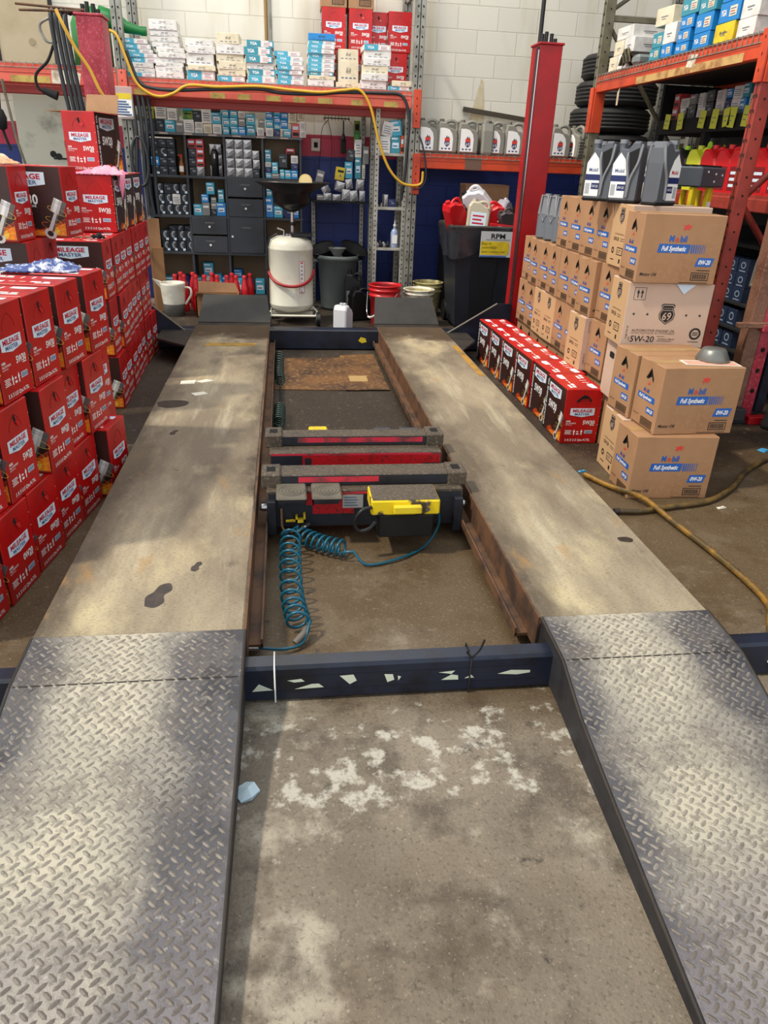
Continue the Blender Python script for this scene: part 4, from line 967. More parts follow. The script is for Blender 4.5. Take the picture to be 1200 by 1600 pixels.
# ================================================================== REAR PALLET RACK
def upright(parent, x, y, h, m, face='y', w=.09, name='upright'):
    """open rack post with slot columns on the side that looks at the lift"""
    b = MB().box(x - w / 2, x + w / 2, y - .03, y + .03, 0, h, m, .004)
    F = ((x, y - .03, 0), (1, 0, 0), (0, 0, 1)) if face == 'y' else ((x - w / 2, y, 0), (0, -1, 0), (0, 0, 1))
    hw = w / 2 if face == 'y' else .03
    k = .10
    b.rect(F, -.004, .02, .004, h - .02, MATTE, .0006)
    while k < h - .05:
        for s in (-1, 1): b.para(F, s * hw * .55 - .006, k, s * hw * .55 + .006, k + .018, -s * .004, HOLE, .001)
        k += .075
    if face == 'x':
        G = ((x, y - .03, 0), (1, 0, 0), (0, 0, 1)); k = .12
        while k < h - .05:
            b.deco(G, [(.007 * math.cos(t * .785), k + .007 * math.sin(t * .785)) for t in range(8)], HOLE, .001); k += .1
    MB_ = b.build(name, parent)
    return MB_
def beam_y(parent, x0, x1, y, z0, z1, m, dots=None):
    b = MB().box(x0, x1, y, y + .05, z0, z1, m, .006).box(x0, x1, y + .012, y + .05, z1, z1 + .02, m)
    b.rect(((0, y, 0), (1, 0, 0), (0, 0, 1)), x0 + .02, z0 + (z1 - z0) * .56, x1 - .02, z0 + (z1 - z0) * .62, mat('beam_groove', (150, 52, 36), .6), .0008)
    return b.build('beam', parent)
def wire_deck(parent, x0, x1, y0, y1, z, name='wire_deck'):
    b = MB(); n = int((x1 - x0) / .055)
    for i in range(n + 1):
        x = x0 + (x1 - x0) * i / n
        b.box(x - .0022, x + .0022, y0 - .004, y1, z, z + .0045, GALV).box(x - .0022, x + .0022, y0 - .006, y0 - .0015, z - .035, z + .0045, GALV)
    for k in range(8):
        y = y0 + (y1 - y0) * k / 7; b.box(x0, x1, y - .003, y + .003, z - .0045, z, GALV)
    b.box(x0, x1, y0 - .006, y0 - .0015, z - .037, z - .032, GALV)
    return b.build(name, parent)
rack = thing('pallet_rack', 'orange beam storage rack along the back wall with grey uprights', 'rack', (0, 0, 0))
for x in (-1.36, 1.225, 3.96):
    for y in (7.53, 8.33): upright(rack, x, y, 3.4, GALV)
    for z in (.6, 1.7, 2.8): MB().box(x - .015, x + .015, 7.55, 8.32, z, z + .04, GALV).build('frame_brace', rack)
TAPEO = mat('aged_yellow_tape', (196, 170, 90), .6, c2=(160, 130, 66), vs=14)
bm_ = beam_y(rack, -1.315, 1.18, 7.50, 1.875, 1.99, ORP)
F = ((0, 7.50, 1.905), (1, 0, 0), (0, 0, 1))
for i, x in enumerate((-1.22, -.55, -.33, -.06, .16, .40, .68, 1.0)):
    tag(MB().rect(F, x - .055 - .02 * (i % 2), -.025, x + .055, .018, TAPEO, .0016).build('price_tape', bm_), 'yellowed tape patch')
beam_y(rack, -1.315, 1.18, 8.30, 1.875, 1.99, ORB); beam_y(rack, -1.315, 1.18, 7.62, 1.80, 1.86, mat('beam_dark_red', (150, 44, 36), .5))
lb = beam_y(rack, -3.6, -1.405, 7.50, 1.925, 2.05, ORP); beam_y(rack, -3.6, -1.405, 8.30, 1.925, 2.05, ORB); beam_y(rack, -3.6, -1.405, 7.62, 1.85, 1.92, MATS['beam_dark_red'])
k = MB(); F = ((0, 7.50, 1.96), (1, 0, 0), (0, 0, 1)); MB().rect(F, -2.28, -.03, -1.96, .02, TAPEO, .0016).build('price_tape', lb); k.deco(F, [(-1.95, -.03), (-1.72, -.03), (-1.70, .05), (-1.76, .075), (-1.94, .07)], mat('peeled_label', (226, 216, 196), .6, c2=(150, 130, 110), vs=16), .002)
k.build('peeled_label', lb)
wire_deck(rack, -1.31, 1.18, 7.50, 8.34, 2.015)
wire_deck(rack, -3.6, -1.41, 7.50, 8.34, 2.075)
rbm = beam_y(rack, 1.27, 3.915, 7.50, 1.385, 1.495, ORB); beam_y(rack, 1.27, 3.915, 8.30, 1.385, 1.495, ORB)
MB().rect(((0, 7.5, 1.40), (1, 0, 0), (0, 0, 1)), 1.72, -.012, 1.88, .095, mat('brown_tape', (110, 84, 70), .5), .0016).build('price_tape', rbm)
wire_deck(rack, 1.27, 3.915, 7.50, 8.34, 1.52)
for x, z0, z1, m in ((1.225, 1.72, 2.03, ORB), (1.245, 1.16, 1.51, ORB), (-1.36, 1.80, 2.06, ORP)):
    b = MB().box(x - .03, x + .04, 7.478, 7.50, z0, z1, m, .003); F = ((x, 7.478, 0), (1, 0, 0), (0, 0, 1))
    for q in range(4): b.rect(F, -.004, z0 + .05 + q * .06, .004, z0 + .065 + q * .06, HOLE, .001)
    b.build('beam_connector', rack)

# ---- cartons and flat filter boxes on the upper deck
GU = 'red oil cartons on the upper rack deck'
for x, z, v, w, rt in ((.49, 2.024, '0W20', 'red oil carton on the upper rack deck, lower left, behind filter boxes', -90), (.73, 2.024, '5W20', 'red oil carton on the upper rack deck, lower middle, behind filter boxes', -90), (1.07, 2.024, '0W20', 'red oil carton on the upper rack deck, lower right beside the upright', -90), (.49, 2.347, '0W20', 'red oil carton on the upper rack deck, upper left under a brown carton', -90), (.735, 2.347, '5W20', 'red oil carton on the upper rack deck, upper middle under a brown carton', -90), (1.095, 2.347, '0W20', 'red oil carton on the upper rack deck, upper right beside the upright', -90)):
    mm(v, x, 8.03, z, rt, w, GU, 1)
mm('5W30', .905, 8.12, 2.347, -90, 'red oil carton set back in the gap on the upper rack deck', GU, 0); mm('5W30', .905, 8.12, 2.024, -90, 'red oil carton low in the gap on the upper rack deck', GU, 0)
def small_brown():
    r = thing('brown_carton'); b = MB().box(-.115, .115, -.16, .16, 0, .26, KRAFT, .003)
    F = ((0, -.16, 0), (1, 0, 0), (0, 0, 1)); b.rect(F, -.02, .02, .09, .10, BLK); b.rect(F, -.015, .07, .085, .095, KRAFT, .0012)
    for q in range(14): b.rect(F, -.012 + q * .007, .025, -.008 + q * .007, .065, KRAFT, .0012)
    b.build('carton_body', r); MB().rect(((0, 0, .26), (1, 0, 0), (0, 1, 0)), -.02, -.16, .02, .16, TAPE).build('tape', r); return r
for x, w in ((.49, 'left'), (.735, 'right')): inst('sbrown', small_brown, (x, 8.03, 2.668), 0, 'brown carton on top of the red cartons on the rack, %s one' % w, 'carton', 'brown cartons on the upper rack deck')
def flat_box(kind, w, d, h):
    def make():
        r = thing('flat_filter_box')
        m = {'b': CYAN, 'w': BWHITE, 'c': CREAM, 'd': BLUEB, 't': CYAN2}[kind]
        b = MB().box(-w / 2, w / 2, -d / 2, d / 2, 0, h, BWHITE if kind in 'bwt' else m, .002)
        F = ((0, -d / 2, 0), (1, 0, 0), (0, 0, 1)); k = b; lb_ = None
        if kind in 'bt':
            b.rect(F, -w / 2 + .001, .001, w * .02, h - .001, m)
            if kind == 't': b.rect(F, w * .3, .001, w / 2 - .001, h - .001, m)
            b.rect(((0, 0, h), (1, 0, 0), (0, 1, 0)), -w / 2 + .002, -d / 2 + .002, w / 2 - .002, d / 2 - .002, m)
            k.text(F, 'YGA', -w * .25, h / 2, h * .42, WHITE, w=w * .26, bold=.03)
            lb_ = k = MB().rect(F, w * .08, h * .2, w * .44, h * .8, WHITE, .0012)
            for q in range(3): k.rect(F, w * .12, h * (.28 + .17 * q), w * (.38 - .05 * (q % 2)), h * (.35 + .17 * q), LOGOB if q % 2 else LOGOR, .0016)
        else:
            k.text(F, 'AF-69', 0, h * .55, h * .28, BLK, w=w * .24, shear=.1)
            for q in range(4): k.rect(F, -w * .35 + q * w * .2, h * .18, -w * .35 + q * w * .2 + w * .12, h * .24, LOGOB)
        b.build('box_body', r)
        if lb_: lb_.build('paper_label', r)
        return r
    return make
def stack(xc, spec, y, z0, name, w=.235):
    z = z0; n = len(spec)
    for i, (kd, h, dx) in enumerate(spec):
        pos = 'bottom' if i == 0 else 'top' if i == n - 1 else '%s up' % ORD[i]
        col = {'b': 'blue and white', 'w': 'white', 'c': 'cream', 'd': 'bright blue', 't': 'teal'}[kd]
        ww = w * (.8 if kd == 'c' and h > .06 else 1)
        inst('fl%s%.3f%.3f' % (kd, h, ww), flat_box(kd, ww, .26, h), (xc + dx, y + .13 + rnd(-.008, .012), z), RAD(rnd(-2.5, 2.5)), '%s filter box, %s in %s' % (col, pos, name), 'box', 'flat filter boxes on the upper rack deck')
        z += h + .0008
ZD = 2.0205; YF = 7.56; H_ = .0375
stack(-1.21, [('b', .03, 0), ('w', H_, 0), ('w', H_, -.01), ('b', H_, .04), ('b', .03, .03), ('b', .028, .0), ('b', H_, -.02), ('b', H_, -.04)], YF, ZD, 'the leftmost stack on the rack')
stack(-.965, [('w', .048, 0), ('w', .040, 0), ('w', .030, -.0), ('w', .032, .02), ('w', H_, .03), ('w', H_, .02), ('w', H_, -.01), ('w', .042, -.02), ('w', .042, -.02), ('w', H_, -.03), ('w', H_, -.03)], YF, ZD, 'the tallest white stack on the rack')
stack(-.685, [('b', .07, -.01), ('c', .04, 0), ('w', .085, -.01), ('w', .055, 0), ('w', .05, -.01)], YF, ZD, 'the stack between the white and cream stacks')
stack(-.435, [('b', .042, 0), ('c', .048, .01), ('c', .058, .01), ('c', .055, -.01), ('w', .075, -.0), ('c', .08, -.01)], YF, ZD, 'the cream stack left of the conduits')
stack(-.175, [('b', .055, 0), ('t', .05, .01), ('w', .045, .0), ('t', .058, -.01), ('t', .06, -.02), ('t', .05, .0)], YF, ZD, 'the blue stack by the conduits')
stack(.085, [('b', H_, .0), ('b', H_, 0), ('b', .034, -.01), ('b', .034, 0), ('b', .034, -.01), ('b', .034, 0), ('b', H_, -.02)], YF, ZD, 'the low blue stack right of the conduits')
stack(.355, [('w', .05, 0), ('c', .03, .01), ('t', .028, .0), ('b', .034, 0), ('b', .034, -.0), ('b', .034, 0), ('b', .034, .01), ('b', .034, .0), ('b', .034, .01), ('b', .03, .01), ('d', .05, .01)], YF, ZD, 'the tall blue stack before the red cartons')
stack(.60, [('c', .04, 0), ('c', .165, .0), ('c', .09, .0)], YF, ZD, 'the stack of thick cream boxes', .225)
stack(.825, [('w', .065, -.0), ('w', .055, .01), ('c', .06, .02), ('w', .055, .03), ('w', .06, .04), ('b', .045, .03)], YF, ZD, 'the leaning white stack at right', .24)
stack(1.06, [('b', .03, -.0), ('c', .045, .04)], YF, ZD, 'the pair beside the right upright', .2)

# ---- grey jugs on the low orange shelf
def rprism(b, pts, d, r, m, T):
    cx = sum(p[0] for p in pts) / len(pts); cy = sum(p[1] for p in pts) / len(pts)
    sz = max(max(abs(p[0] - cx) for p in pts), max(abs(p[1] - cy) for p in pts)); k = 1 - r / sz
    sm = [(cx + (p[0] - cx) * k, cy + (p[1] - cy) * k) for p in pts]; n = len(pts)
    L_ = [(sm, -d), (pts, -d + r), (pts, d - r), (sm, d)]; vs = [(p[0], p[1], z) for q, z in L_ for p in q]
    fs = [tuple(range(n))[::-1], tuple(range(3 * n, 4 * n))]
    for a in range(3): fs += [(a * n + i, a * n + (i + 1) % n, (a + 1) * n + (i + 1) % n, (a + 1) * n + i) for i in range(n)]
    b.add(vs, fs, m, T); return b
RX = Matrix.Rotation(RAD(90), 4, 'X')
def grey_jug():
    r = thing('oil_jug')
    b = MB(); P = [(-.092, .0), (.092, 0), (.098, .02), (.098, .15), (.088, .19), (.06, .205), (.02, .215), (-.02, .262), (-.082, .262), (-.096, .20), (-.098, .02)]
    rprism(b, P, .055, .014, GREYPL, RX)
    for q in range(5): b.box(.086, .103, -.045, .045, .03 + q * .026, .046 + q * .026, GREYPL, .005)
    b.build('jug_body', r)
    h = MB().tube(spline([(-.02, 0, .25), (.03, 0, .272), (.075, 0, .262), (.094, 0, .225), (.092, 0, .17)], 5), .0155, GREYPL, n=8); h.build('handle', r)
    MB().cyl((-.052, 0, .262), (-.052, 0, .285), .022, mat('cap_grey', (110, 108, 100), .4)).build('cap', r)
    F = ((-.008, -.055, .0), (1, 0, 0), (0, 0, 1)); k = MB()
    k.deco(F, [(-.068, .018), (.056, .018), (.06, .12), (.05, .165), (.02, .2), (-.02, .21), (-.068, .21)], WHITE, .001)
    k.deco(F, [(-.02, .10), (.03, .10), (.03, .128), (-.02, .128)], REDP, .0014).deco(F, [(-.01, .128), (.0, .15), (.008, .13), (.018, .145), (.022, .128)], BLK, .0014)
    k.deco(F, [(.004 + p[0] * .045, .08 + p[1] * .04) for p in ((-.5, .5), (.5, .5), (.58, 0), (.4, -.4), (0, -.7), (-.4, -.4), (-.58, 0))], NAVY, .0016); k.text(F, '69', .004, .08, .026, WHITE, w=.036, e=.002, shear=.1)
    for q in range(3): k.rect(F, -.05 + q * .034, .03, -.03 + q * .034, .044, LOGOB, .0014)
    k.build('jug_label', r); return r
GJ = 'grey oil jugs on the low orange shelf'
for i, (x, rz, w) in enumerate(((1.36, 0, 'half hidden behind the grey upright'), (1.545, 0, 'second from the grey upright'), (1.745, 0, 'third from the grey upright'), (2.005, 0, 'fourth from the grey upright'), (2.20, 0, 'partly behind the red lift post'), (2.655, 0, 'right of the red lift post'), (2.83, -70, 'turned sideways by the olive upright'), (2.96, -70, 'half behind the olive upright'))):
    inst('gj', grey_jug, (x, 7.60, 1.5255), RAD(rz), 'grey oil jug on the orange shelf, ' + w, 'jug', GJ)
for i, x in enumerate((1.46, 1.66, 1.86, 1.93, 2.1)):
    inst('gj', grey_jug, (x, 7.78 if i != 3 else 7.62, 1.5255), RAD(90 if i == 3 else 0), 'grey oil jug in the second row on the orange shelf, %s from the left' % ORD[i], 'jug', GJ)
tag(MB().box(-.45, .45, -.02, .02, -.022, .022, mat('dark_angle_bar', (70, 62, 50), .5)).build('steel_bar', None, (2.3, 7.98, 1.905), (0, RAD(6), 0)), 'dark steel bar leaning above the grey jugs on the white wall', 'bar')
bpy.data.objects['steel_bar'].location = (2.30, 8.35, 1.90)
b = MB().deco(((2.02, 8.4, 1.9), (1, 0, 0), (0, 0, 1)), [(-.14, -.25), (.06, -.25), (.065, -.05), (.06, .1), (.035, .3), (.01, .33), (-.02, .22), (-.05, .1), (-.09, -.05)], mat('wall_stain_tan', (206, 190, 152), .7, c2=(216, 206, 180), vs=9), .002)
b.build('wall_stain', bpy.data.objects['wall_back'])

# ---- tyres stacked on the right end of the rack
TYRE = mat('tyre_rubber', (26, 26, 27), .65, c2=(36, 35, 34), vs=8)
def tyre():
    r = thing('tyre'); b = MB()
    b.lathe([(.23, .02), (.30, .0), (.36, .012), (.385, .04), (.385, .19), (.36, .218), (.30, .23), (.23, .21), (.215, .115), (.23, .02)], TYRE, n=40).build('sidewall', r)
    t = MB()
    for z in (.05, .082, .115, .148, .178): t.lathe([(.383, z - .012), (.392, z - .01), (.392, z + .01), (.383, z + .012)], TYRE, n=40)
    t.build('tread', r); return r
for i in range(4): inst('tyre', tyre, (3.28 + (.02, -.01, .015, .05)[i], 7.94 + (.0, .01, -.01, .0)[i], 1.5255 + i * .231), i, 'black tyre lying in the stack behind the right rack, ' + ('bottom one', 'second from the bottom', 'third from the bottom', 'top one')[i], 'tyre', 'tyres stacked behind the right rack')

# ================================================================== CUBBY SHELF
cub = thing('cubby_shelf', 'dark grey cubby shelf full of filter boxes against the back wall', 'shelf', (0, 0, 0))
CX = [-1.30, -.935, -.565, -.195, .175]; CZ = [.10, .51, .86, 1.225, 1.60]; CY0, CY1 = 8.05, 8.395
for i, x in enumerate(CX):
    MB().box(x - .011, x + .011, CY0, CY1, 0, 1.60, DGREY, .002).build('side_panel' if i in (0, 4) else 'divider', cub)
for i, z in enumerate(CZ):
    MB().box(CX[0] - .02, CX[4] + .02, CY0 - .004, CY1, z - .011, z + .013, DGREYL if i == 4 else DGREY, .002).build('shelf_board', cub)
MB().box(CX[0], CX[4], CY1 - .012, CY1, .0, 1.60, mat('cubby_back_tan', (152, 130, 102), .7)).build('back_panel', cub)
F = ((0, CY0 - .004, 1.60), (1, 0, 0), (0, 0, 1))
for i in range(6): MB().rect(F, -1.17 + i * .23, -.006, -1.09 + i * .23, .007, mat('shelf_tag', (190, 170, 160), .6), .001).build('shelf_tag', cub)
def drawer(x0, x1, z0, z1, door=0):
    d = MB().box(x0 + .013, x1 - .013, CY0 - .012, CY0 + .008, z0 + .013, z1 - .004, DGREY, .003)
    F = (((x0 + x1) / 2, CY0 - .012, (z0 + z1) / 2), (1, 0, 0), (0, 0, 1))
    d = d.build('door' if door else 'drawer', cub)
    MB().rect(F, -.045, .03 if not door else .08, .045, .042 if not door else .092, mat('drawer_tag', (96, 96, 96), .5), .001).build('tag_holder', d)
    kx = (x0 + x1) / 2 if not door else x0 + .04
    MB().cyl((kx, CY0 - .012, (z0 + z1) / 2), (kx, CY0 - .03, (z0 + z1) / 2), .007, WHITE, n=10).cyl((kx, CY0 - .03, (z0 + z1) / 2), (kx, CY0 - .034, (z0 + z1) / 2), .011, WHITE, n=10).build('knob', d)
drawer(CX[2], CX[3], 1.045, 1.225); drawer(CX[2], CX[3], .86, 1.045); drawer(CX[1], CX[2], .685, .86); drawer(CX[1], CX[2], .51, .685); drawer(CX[2], CX[3], .51, .86, 1)
FBM = {'cyan': CYAN, 'blue': BLUEB, 'teal': CYAN2, 'navy': NAVY, 'white': BWHITE, 'cream': CREAM, 'foil': FOIL, 'black': DKBOX, 'cup': DKBOX, 'red': mat('filter_box_red', (196, 60, 62), .5), 'green': mat('filter_box_green', (46, 120, 40), .5, c2=(150, 160, 40), vs=20), 'yelgreen': mat('filter_box_lime', (160, 160, 50), .5), 'grey': mat('filter_box_grey', (130, 130, 128), .5), 'yellow': YEL, 'pinkred': mat('filter_box_pink', (206, 96, 96), .5), 'orange': mat('filter_box_orange', (220, 90, 50), .5)}
def fbox(kind, w, d, h):
    def make():
        m = FBM[kind]; b = MB().box(-w / 2, w / 2, -d / 2, d / 2, 0, h, m, min(.003, h * .05))
        F = ((0, -d / 2, 0), (1, 0, 0), (0, 0, 1))
        if kind in ('cyan', 'blue', 'teal'):
            b.rect(F, -w * .34, h * .30, w * .34, h * .62, WHITE if kind == 'cyan' else PALEB); b.rect(F, -w * .28, h * .38, w * .2, h * .46, LOGOB, .0012); b.rect(F, -w * .45, h * .80, w * .2, h * .9, PALEB)
        elif kind in ('white', 'cream'):
            for q in range(4): b.rect(F, -w * .36, h * (.2 + q * .15), w * (.34 - .1 * (q % 2)), h * (.25 + q * .15), LOGOB if q % 2 else mat('print_grey', (120, 120, 124), .6))
        elif kind == 'foil':
            b.deco(F, [(-w * .5, h * .98), (w * .5, h * .98), (-w * .2, h * .5)], mat('foil_bright', (206, 206, 208), .3, metal=.4)); b.deco(F, [(w * .5, h * .6), (w * .5, h * .02), (-w * .4, h * .02)], mat('foil_shade', (96, 96, 100), .4, metal=.3)); b.rect(F, -w * .3, h * .1, w * .3, h * .16, BLK, .0012)
        elif kind == 'cup':
            b.deco(F, [(w * (.12 + .34 * math.cos(t)), h * (.62 + .34 * math.sin(t))) for t in [1.2 + q * .25 for q in range(15)]], mat('cup_silver', (150, 160, 168), .4)); b.deco(F, [(w * (.14 + .2 * math.cos(t)), h * (.62 + .2 * math.sin(t))) for t in [1.2 + q * .25 for q in range(15)]], MATS['foil_shade'] if 'foil_shade' in MATS else BLK, .0012)
            b.rect(F, w * .1, h * .08, w * .42, h * .3, PALEB)
        elif kind in ('black', 'navy'):
            b.rect(F, -w * .1, h * .4, w * .3, h * .6, mat('print_steel', (120, 130, 140), .5)); b.rect(F, -w * .4, h * .72, w * .1, h * .8, MATS['print_steel'])
        elif kind in ('red', 'pinkred', 'orange'):
            b.rect(F, -w * .35, h * .55, w * .35, h * .8, PALEB); b.rect(F, -w * .4, h * .1, w * .4, h * .35, BLK)
        elif kind in ('yelgreen', 'yellow', 'green', 'grey'):
            b.rect(F, -w * .36, h * .6, w * .36, h * .78, BLK if kind != 'grey' else BWHITE); b.rect(F, -w * .1, h * .25, w * .1, h * .45, MATS.get('print_steel') or BLK)
        return b.build('filter_box')
    return make
KN = {'cyan': 'light blue', 'blue': 'bright blue', 'teal': 'teal', 'navy': 'navy', 'white': 'white', 'cream': 'cream', 'foil': 'silver', 'black': 'black', 'cup': 'black cup-pattern', 'red': 'red', 'green': 'green', 'yelgreen': 'lime', 'grey': 'grey', 'yellow': 'yellow', 'pinkred': 'pale red', 'orange': 'orange'}
def fb(kind, x, z, w, h, y, where, d=.13, rot=0, tilt=0, group='filter boxes'):
    return inst('fb%s%.3f%.3f%.3f' % (kind, w, d, h), fbox(kind, w, d, h), (x, y + d / 2, z), (0, RAD(tilt), RAD(rot + rnd(-3, 3))), '%s filter box %s' % (KN[kind], where), 'box', group)
# row on top of the cubby shelf: (left, right, base, height, kind)
S_ = .001314
TOPROW = [(28, 100, 80, 80, 'yelgreen'), (35, 103, 0, 78, 'black'), (108, 186, 82, 100, 'white'), (112, 166, 0, 80, 'black'), (170, 243, 0, 75, 'cyan'), (195, 265, 77, 75, 'white'), (247, 302, 0, 77, 'grey'), (300, 372, 142, 76, 'cyan'), (300, 372, 88, 52, 'green'), (306, 380, 0, 86, 'white'), (374, 434, 74, 74, 'black'), (386, 442, 0, 36, 'white'), (386, 442, 37, 36, 'white'), (437, 507, 64, 100, 'white'), (438, 496, 166, 26, 'cream'), (438, 496, 193, 36, 'black'), (446, 508, 0, 62, 'cream'), (510, 578, 66, 74, 'cyan'), (505, 570, 142, 65, 'black'), (514, 577, 0, 64, 'white'), (588, 636, 0, 50, 'cyan'), (588, 636, 51, 58, 'cyan'), (588, 636, 110, 56, 'cyan'), (643, 698, 0, 55, 'cyan'), (643, 698, 56, 55, 'cyan'), (643, 698, 112, 58, 'cyan'), (638, 708, 171, 74, 'cyan'), (702, 753, 0, 55, 'blue'), (702, 753, 56, 56, 'grey'), (702, 753, 113, 40, 'white'), (758, 823, 0, 68, 'teal'), (758, 823, 69, 72, 'cyan'), (760, 821, 142, 56, 'cream'), (750, 812, 199, 42, 'teal'), (835, 886, 0, 55, 'white'), (845, 890, 56, 55, 'grey'), (903, 957, 0, 56, 'white'), (903, 957, 57, 52, 'cyan'), (901, 953, 110, 54, 'blue'), (898, 950, 165, 68, 'cyan'), (962, 1006, 0, 46, 'navy'), (962, 1006, 47, 34, 'cyan'), (962, 1010, 82, 54, 'blue'), (960, 1010, 137, 58, 'cyan'), (1030, 1085, 0, 56, 'cyan'), (1008, 1028, 0, 50, 'cream'), (1012, 1065, 57, 55, 'blue'), (1012, 1065, 113, 58, 'blue'), (1090, 1147, 0, 92, 'pinkred'), (1072, 1130, 93, 92, 'cream'), (1134, 1182, 110, 80, 'cream'), (1150, 1196, 0, 50, 'white'), (1150, 1196, 51, 58, 'white')]
def tier(z): return 0 if z == 0 else 1 if z < 100 else 2 if z < 160 else 3
ORD += ['twenty-' + q for q in ORD[:9]]
GTOP = 'filter boxes standing on top of the cubby shelf'
for n_, (a, c, bz, h, kd) in enumerate(TOPROW):
    xc = -1.341 + (a + c) / 2 * S_; t_ = tier(bz); row_ = sorted(q[0] + q[1] for q in TOPROW if tier(q[2]) == t_); nth = row_.index(a + c)
    fb(kd, xc, 1.614 + bz * S_, (c - a) * S_, h * S_ - .0006, 8.09, 'above the cubby shelf, %s tier, %s from the left' % (('lowest', 'second', 'third', 'top')[t_], ORD[nth]), group=GTOP, d=.12)
tag(MB().cyl((0, -.05, 0), (0, .05, 0), .031, mat('tape_roll_tan', (170, 150, 116), .6), n=20).cyl((0, -.051, 0), (0, .051, 0), .012, BLK, n=14).build('tape_roll', None, (.028, 8.15, 1.614 + 171 * S_ + .032)), 'tan tape roll on top of the blue boxes above the cubby shelf', 'tape roll')
# cell contents: (column, row, kind grid)
CN = ['left', 'second', 'third', 'right']; USED = {}
def cell(c, r, x0, w, h, cols, rows, kinds, grp, y=None, gap=.002, d=.14):
    nth0 = USED.get((c, r), 0); USED[(c, r)] = nth0 + cols
    z0 = CZ[r] + .0135
    for j in range(rows):
        for i in range(cols):
            kd = kinds[(j * cols + i) % len(kinds)]
            if kd == '-': continue
            fb(kd, CX[c] + x0 + (i + .5) * (w + gap), z0 + j * (h + .0008), w, h, y or (CY0 + .02), 'in the %s cubby of the %s row, %s across, %s layer' % (CN[c], ORD[3 - r], ORD[nth0 + i], ORD[j]), d=d, group=grp)
GC = 'filter boxes in the cubby shelf compartments'
cell(0, 3, .025, .078, .078, 3, 4, ['cup', 'black', 'black', 'blue', 'black', 'black', 'black', 'cup', 'black', 'black', 'black', 'black'], GC)
cell(1, 3, .018, .074, .08, 2, 4, ['black', 'foil', 'black', 'red', 'black', 'red', 'red', 'pinkred'], GC)
cell(1, 3, .215, .058, .095, 2, 3, ['foil', 'foil', 'black', 'foil', 'foil', 'foil'], GC, CY0 + .12)
cell(2, 3, .012, .082, .083, 3, 4, ['foil'], GC)
cell(2, 3, .268, .068, .08, 1, 3, ['black', 'foil', 'foil'], GC)
cell(3, 3, .02, .058, .05, 1, 1, ['cyan'], GC); cell(3, 3, .08, .08, .045, 1, 1, ['grey'], GC); cell(3, 3, .165, .045, .085, 1, 1, ['cyan'], GC); cell(3, 3, .212, .06, .08, 1, 1, ['cyan'], GC); cell(3, 3, .276, .066, .08, 1, 1, ['blue'], GC)
for (x, z, w, h, kd) in ((.05, .051, .06, .05, 'navy'), (.05, .102, .058, .045, 'white'), (.05, .148, .06, .11, 'teal'), (.118, .046, .06, .10, 'cyan'), (.20, .1, .085, .125, 'black'), (.31, .081, .068, .06, 'navy'), (.31, .142, .068, .07, 'white')):
    fb(kd, CX[3] + x, CZ[3] + .0135 + z, w, h, CY0 + .02, 'in the top right cubby, upper tier %s, %s from the left' % ('one' if z < .09 else 'two', ORD[int(x / .04)]), group=GC)
fb('red', CX[3] + .27, CZ[3] + .0135 + .226, .085, .05, CY0 + .05, 'lying highest in the top right cubby', group=GC)
cell(0, 2, .045, .075, .095, 4, 3, ['cup', 'cup', 'cup', 'cup', 'cup', 'cup', 'white', 'cup', 'cup', 'black', 'cup', 'cup'], GC)
cell(0, 1, .06, .078, .10, 4, 2, ['cup'], GC); cell(0, 1, .12, .078, .08, 3, 3, ['-', '-', '-', '-', '-', '-', 'black', 'cup', 'black'], GC, CY0 + .14)
for (x, z, w, h, kd) in ((.075, 0, .085, .105, 'cyan'), (.16, 0, .075, .12, 'grey'), (.235, 0, .055, .06, 'black'), (.235, .061, .055, .06, 'grey'), (.235, .122, .05, .05, 'grey'), (.305, 0, .09, .125, 'blue'), (.155, .122, .07, .075, 'blue'), (.21, .198, .08, .11, 'cyan'), (.31, .127, .058, .12, 'teal')):
    fb(kd, CX[1] + x, CZ[2] + .0135 + z, w, h, CY0 + .02 if z < .19 else CY0 + .03, 'left of the upper drawers, %s tier, %s from left' % ('bottom' if z == 0 else 'second' if z < .1 else 'third' if z < .126 else 'fourth' if z < .128 else 'top', ORD[int(x / .05)]), group=GC)
for (x, z, w, h, kd) in ((.05, 0, .075, .19, 'blue'), (.05, .191, .06, .08, 'teal'), (.14, 0, .09, .11, 'cyan'), (.24, 0, .075, .11, 'navy'), (.32, 0, .06, .12, 'blue')):
    fb(kd, CX[3] + x, CZ[2] + .0135 + z, w, h, CY0 + .02, 'in the cubby behind the funnel bowl, %s tier, %s from left' % ('lower' if z == 0 else 'upper', ORD[int(x / .08)]), group=GC)
for (x, z, w, h, kd) in ((.06, 0, .09, .14, 'black'), (.16, 0, .08, .12, 'black'), (.28, 0, .08, .19, 'teal')):
    fb(kd, CX[3] + x, CZ[1] + .0135 + z, w, h, CY0 + .05, 'in the cubby behind the drain tank, %s from left' % ORD[int(x / .1)], group=GC)
for (c, x, z, w, h, kd) in ((0, .10, 0, .12, .15, 'teal'), (0, .24, 0, .12, .16, 'navy'), (1, .04, 0, .06, .15, 'teal'), (1, .13, 0, .1, .16, 'white'), (1, .13, .161, .1, .13, 'cyan'), (1, .225, 0, .075, .18, 'cyan'), (1, .31, 0, .09, .16, 'blue'), (2, .07, 0, .1, .14, 'cyan'), (2, .07, .141, .09, .09, 'blue'), (2, .02, 0, .03, .12, 'white')):
    fb(kd, CX[c] + x, CZ[0] + .0135 + z, w, h, CY0 + .12, 'in the bottom cubby row, %s opening, %s tier, %s from left' % (CN[c], 'lower' if z == 0 else 'upper', ORD[int(x / .07)]), group=GC)
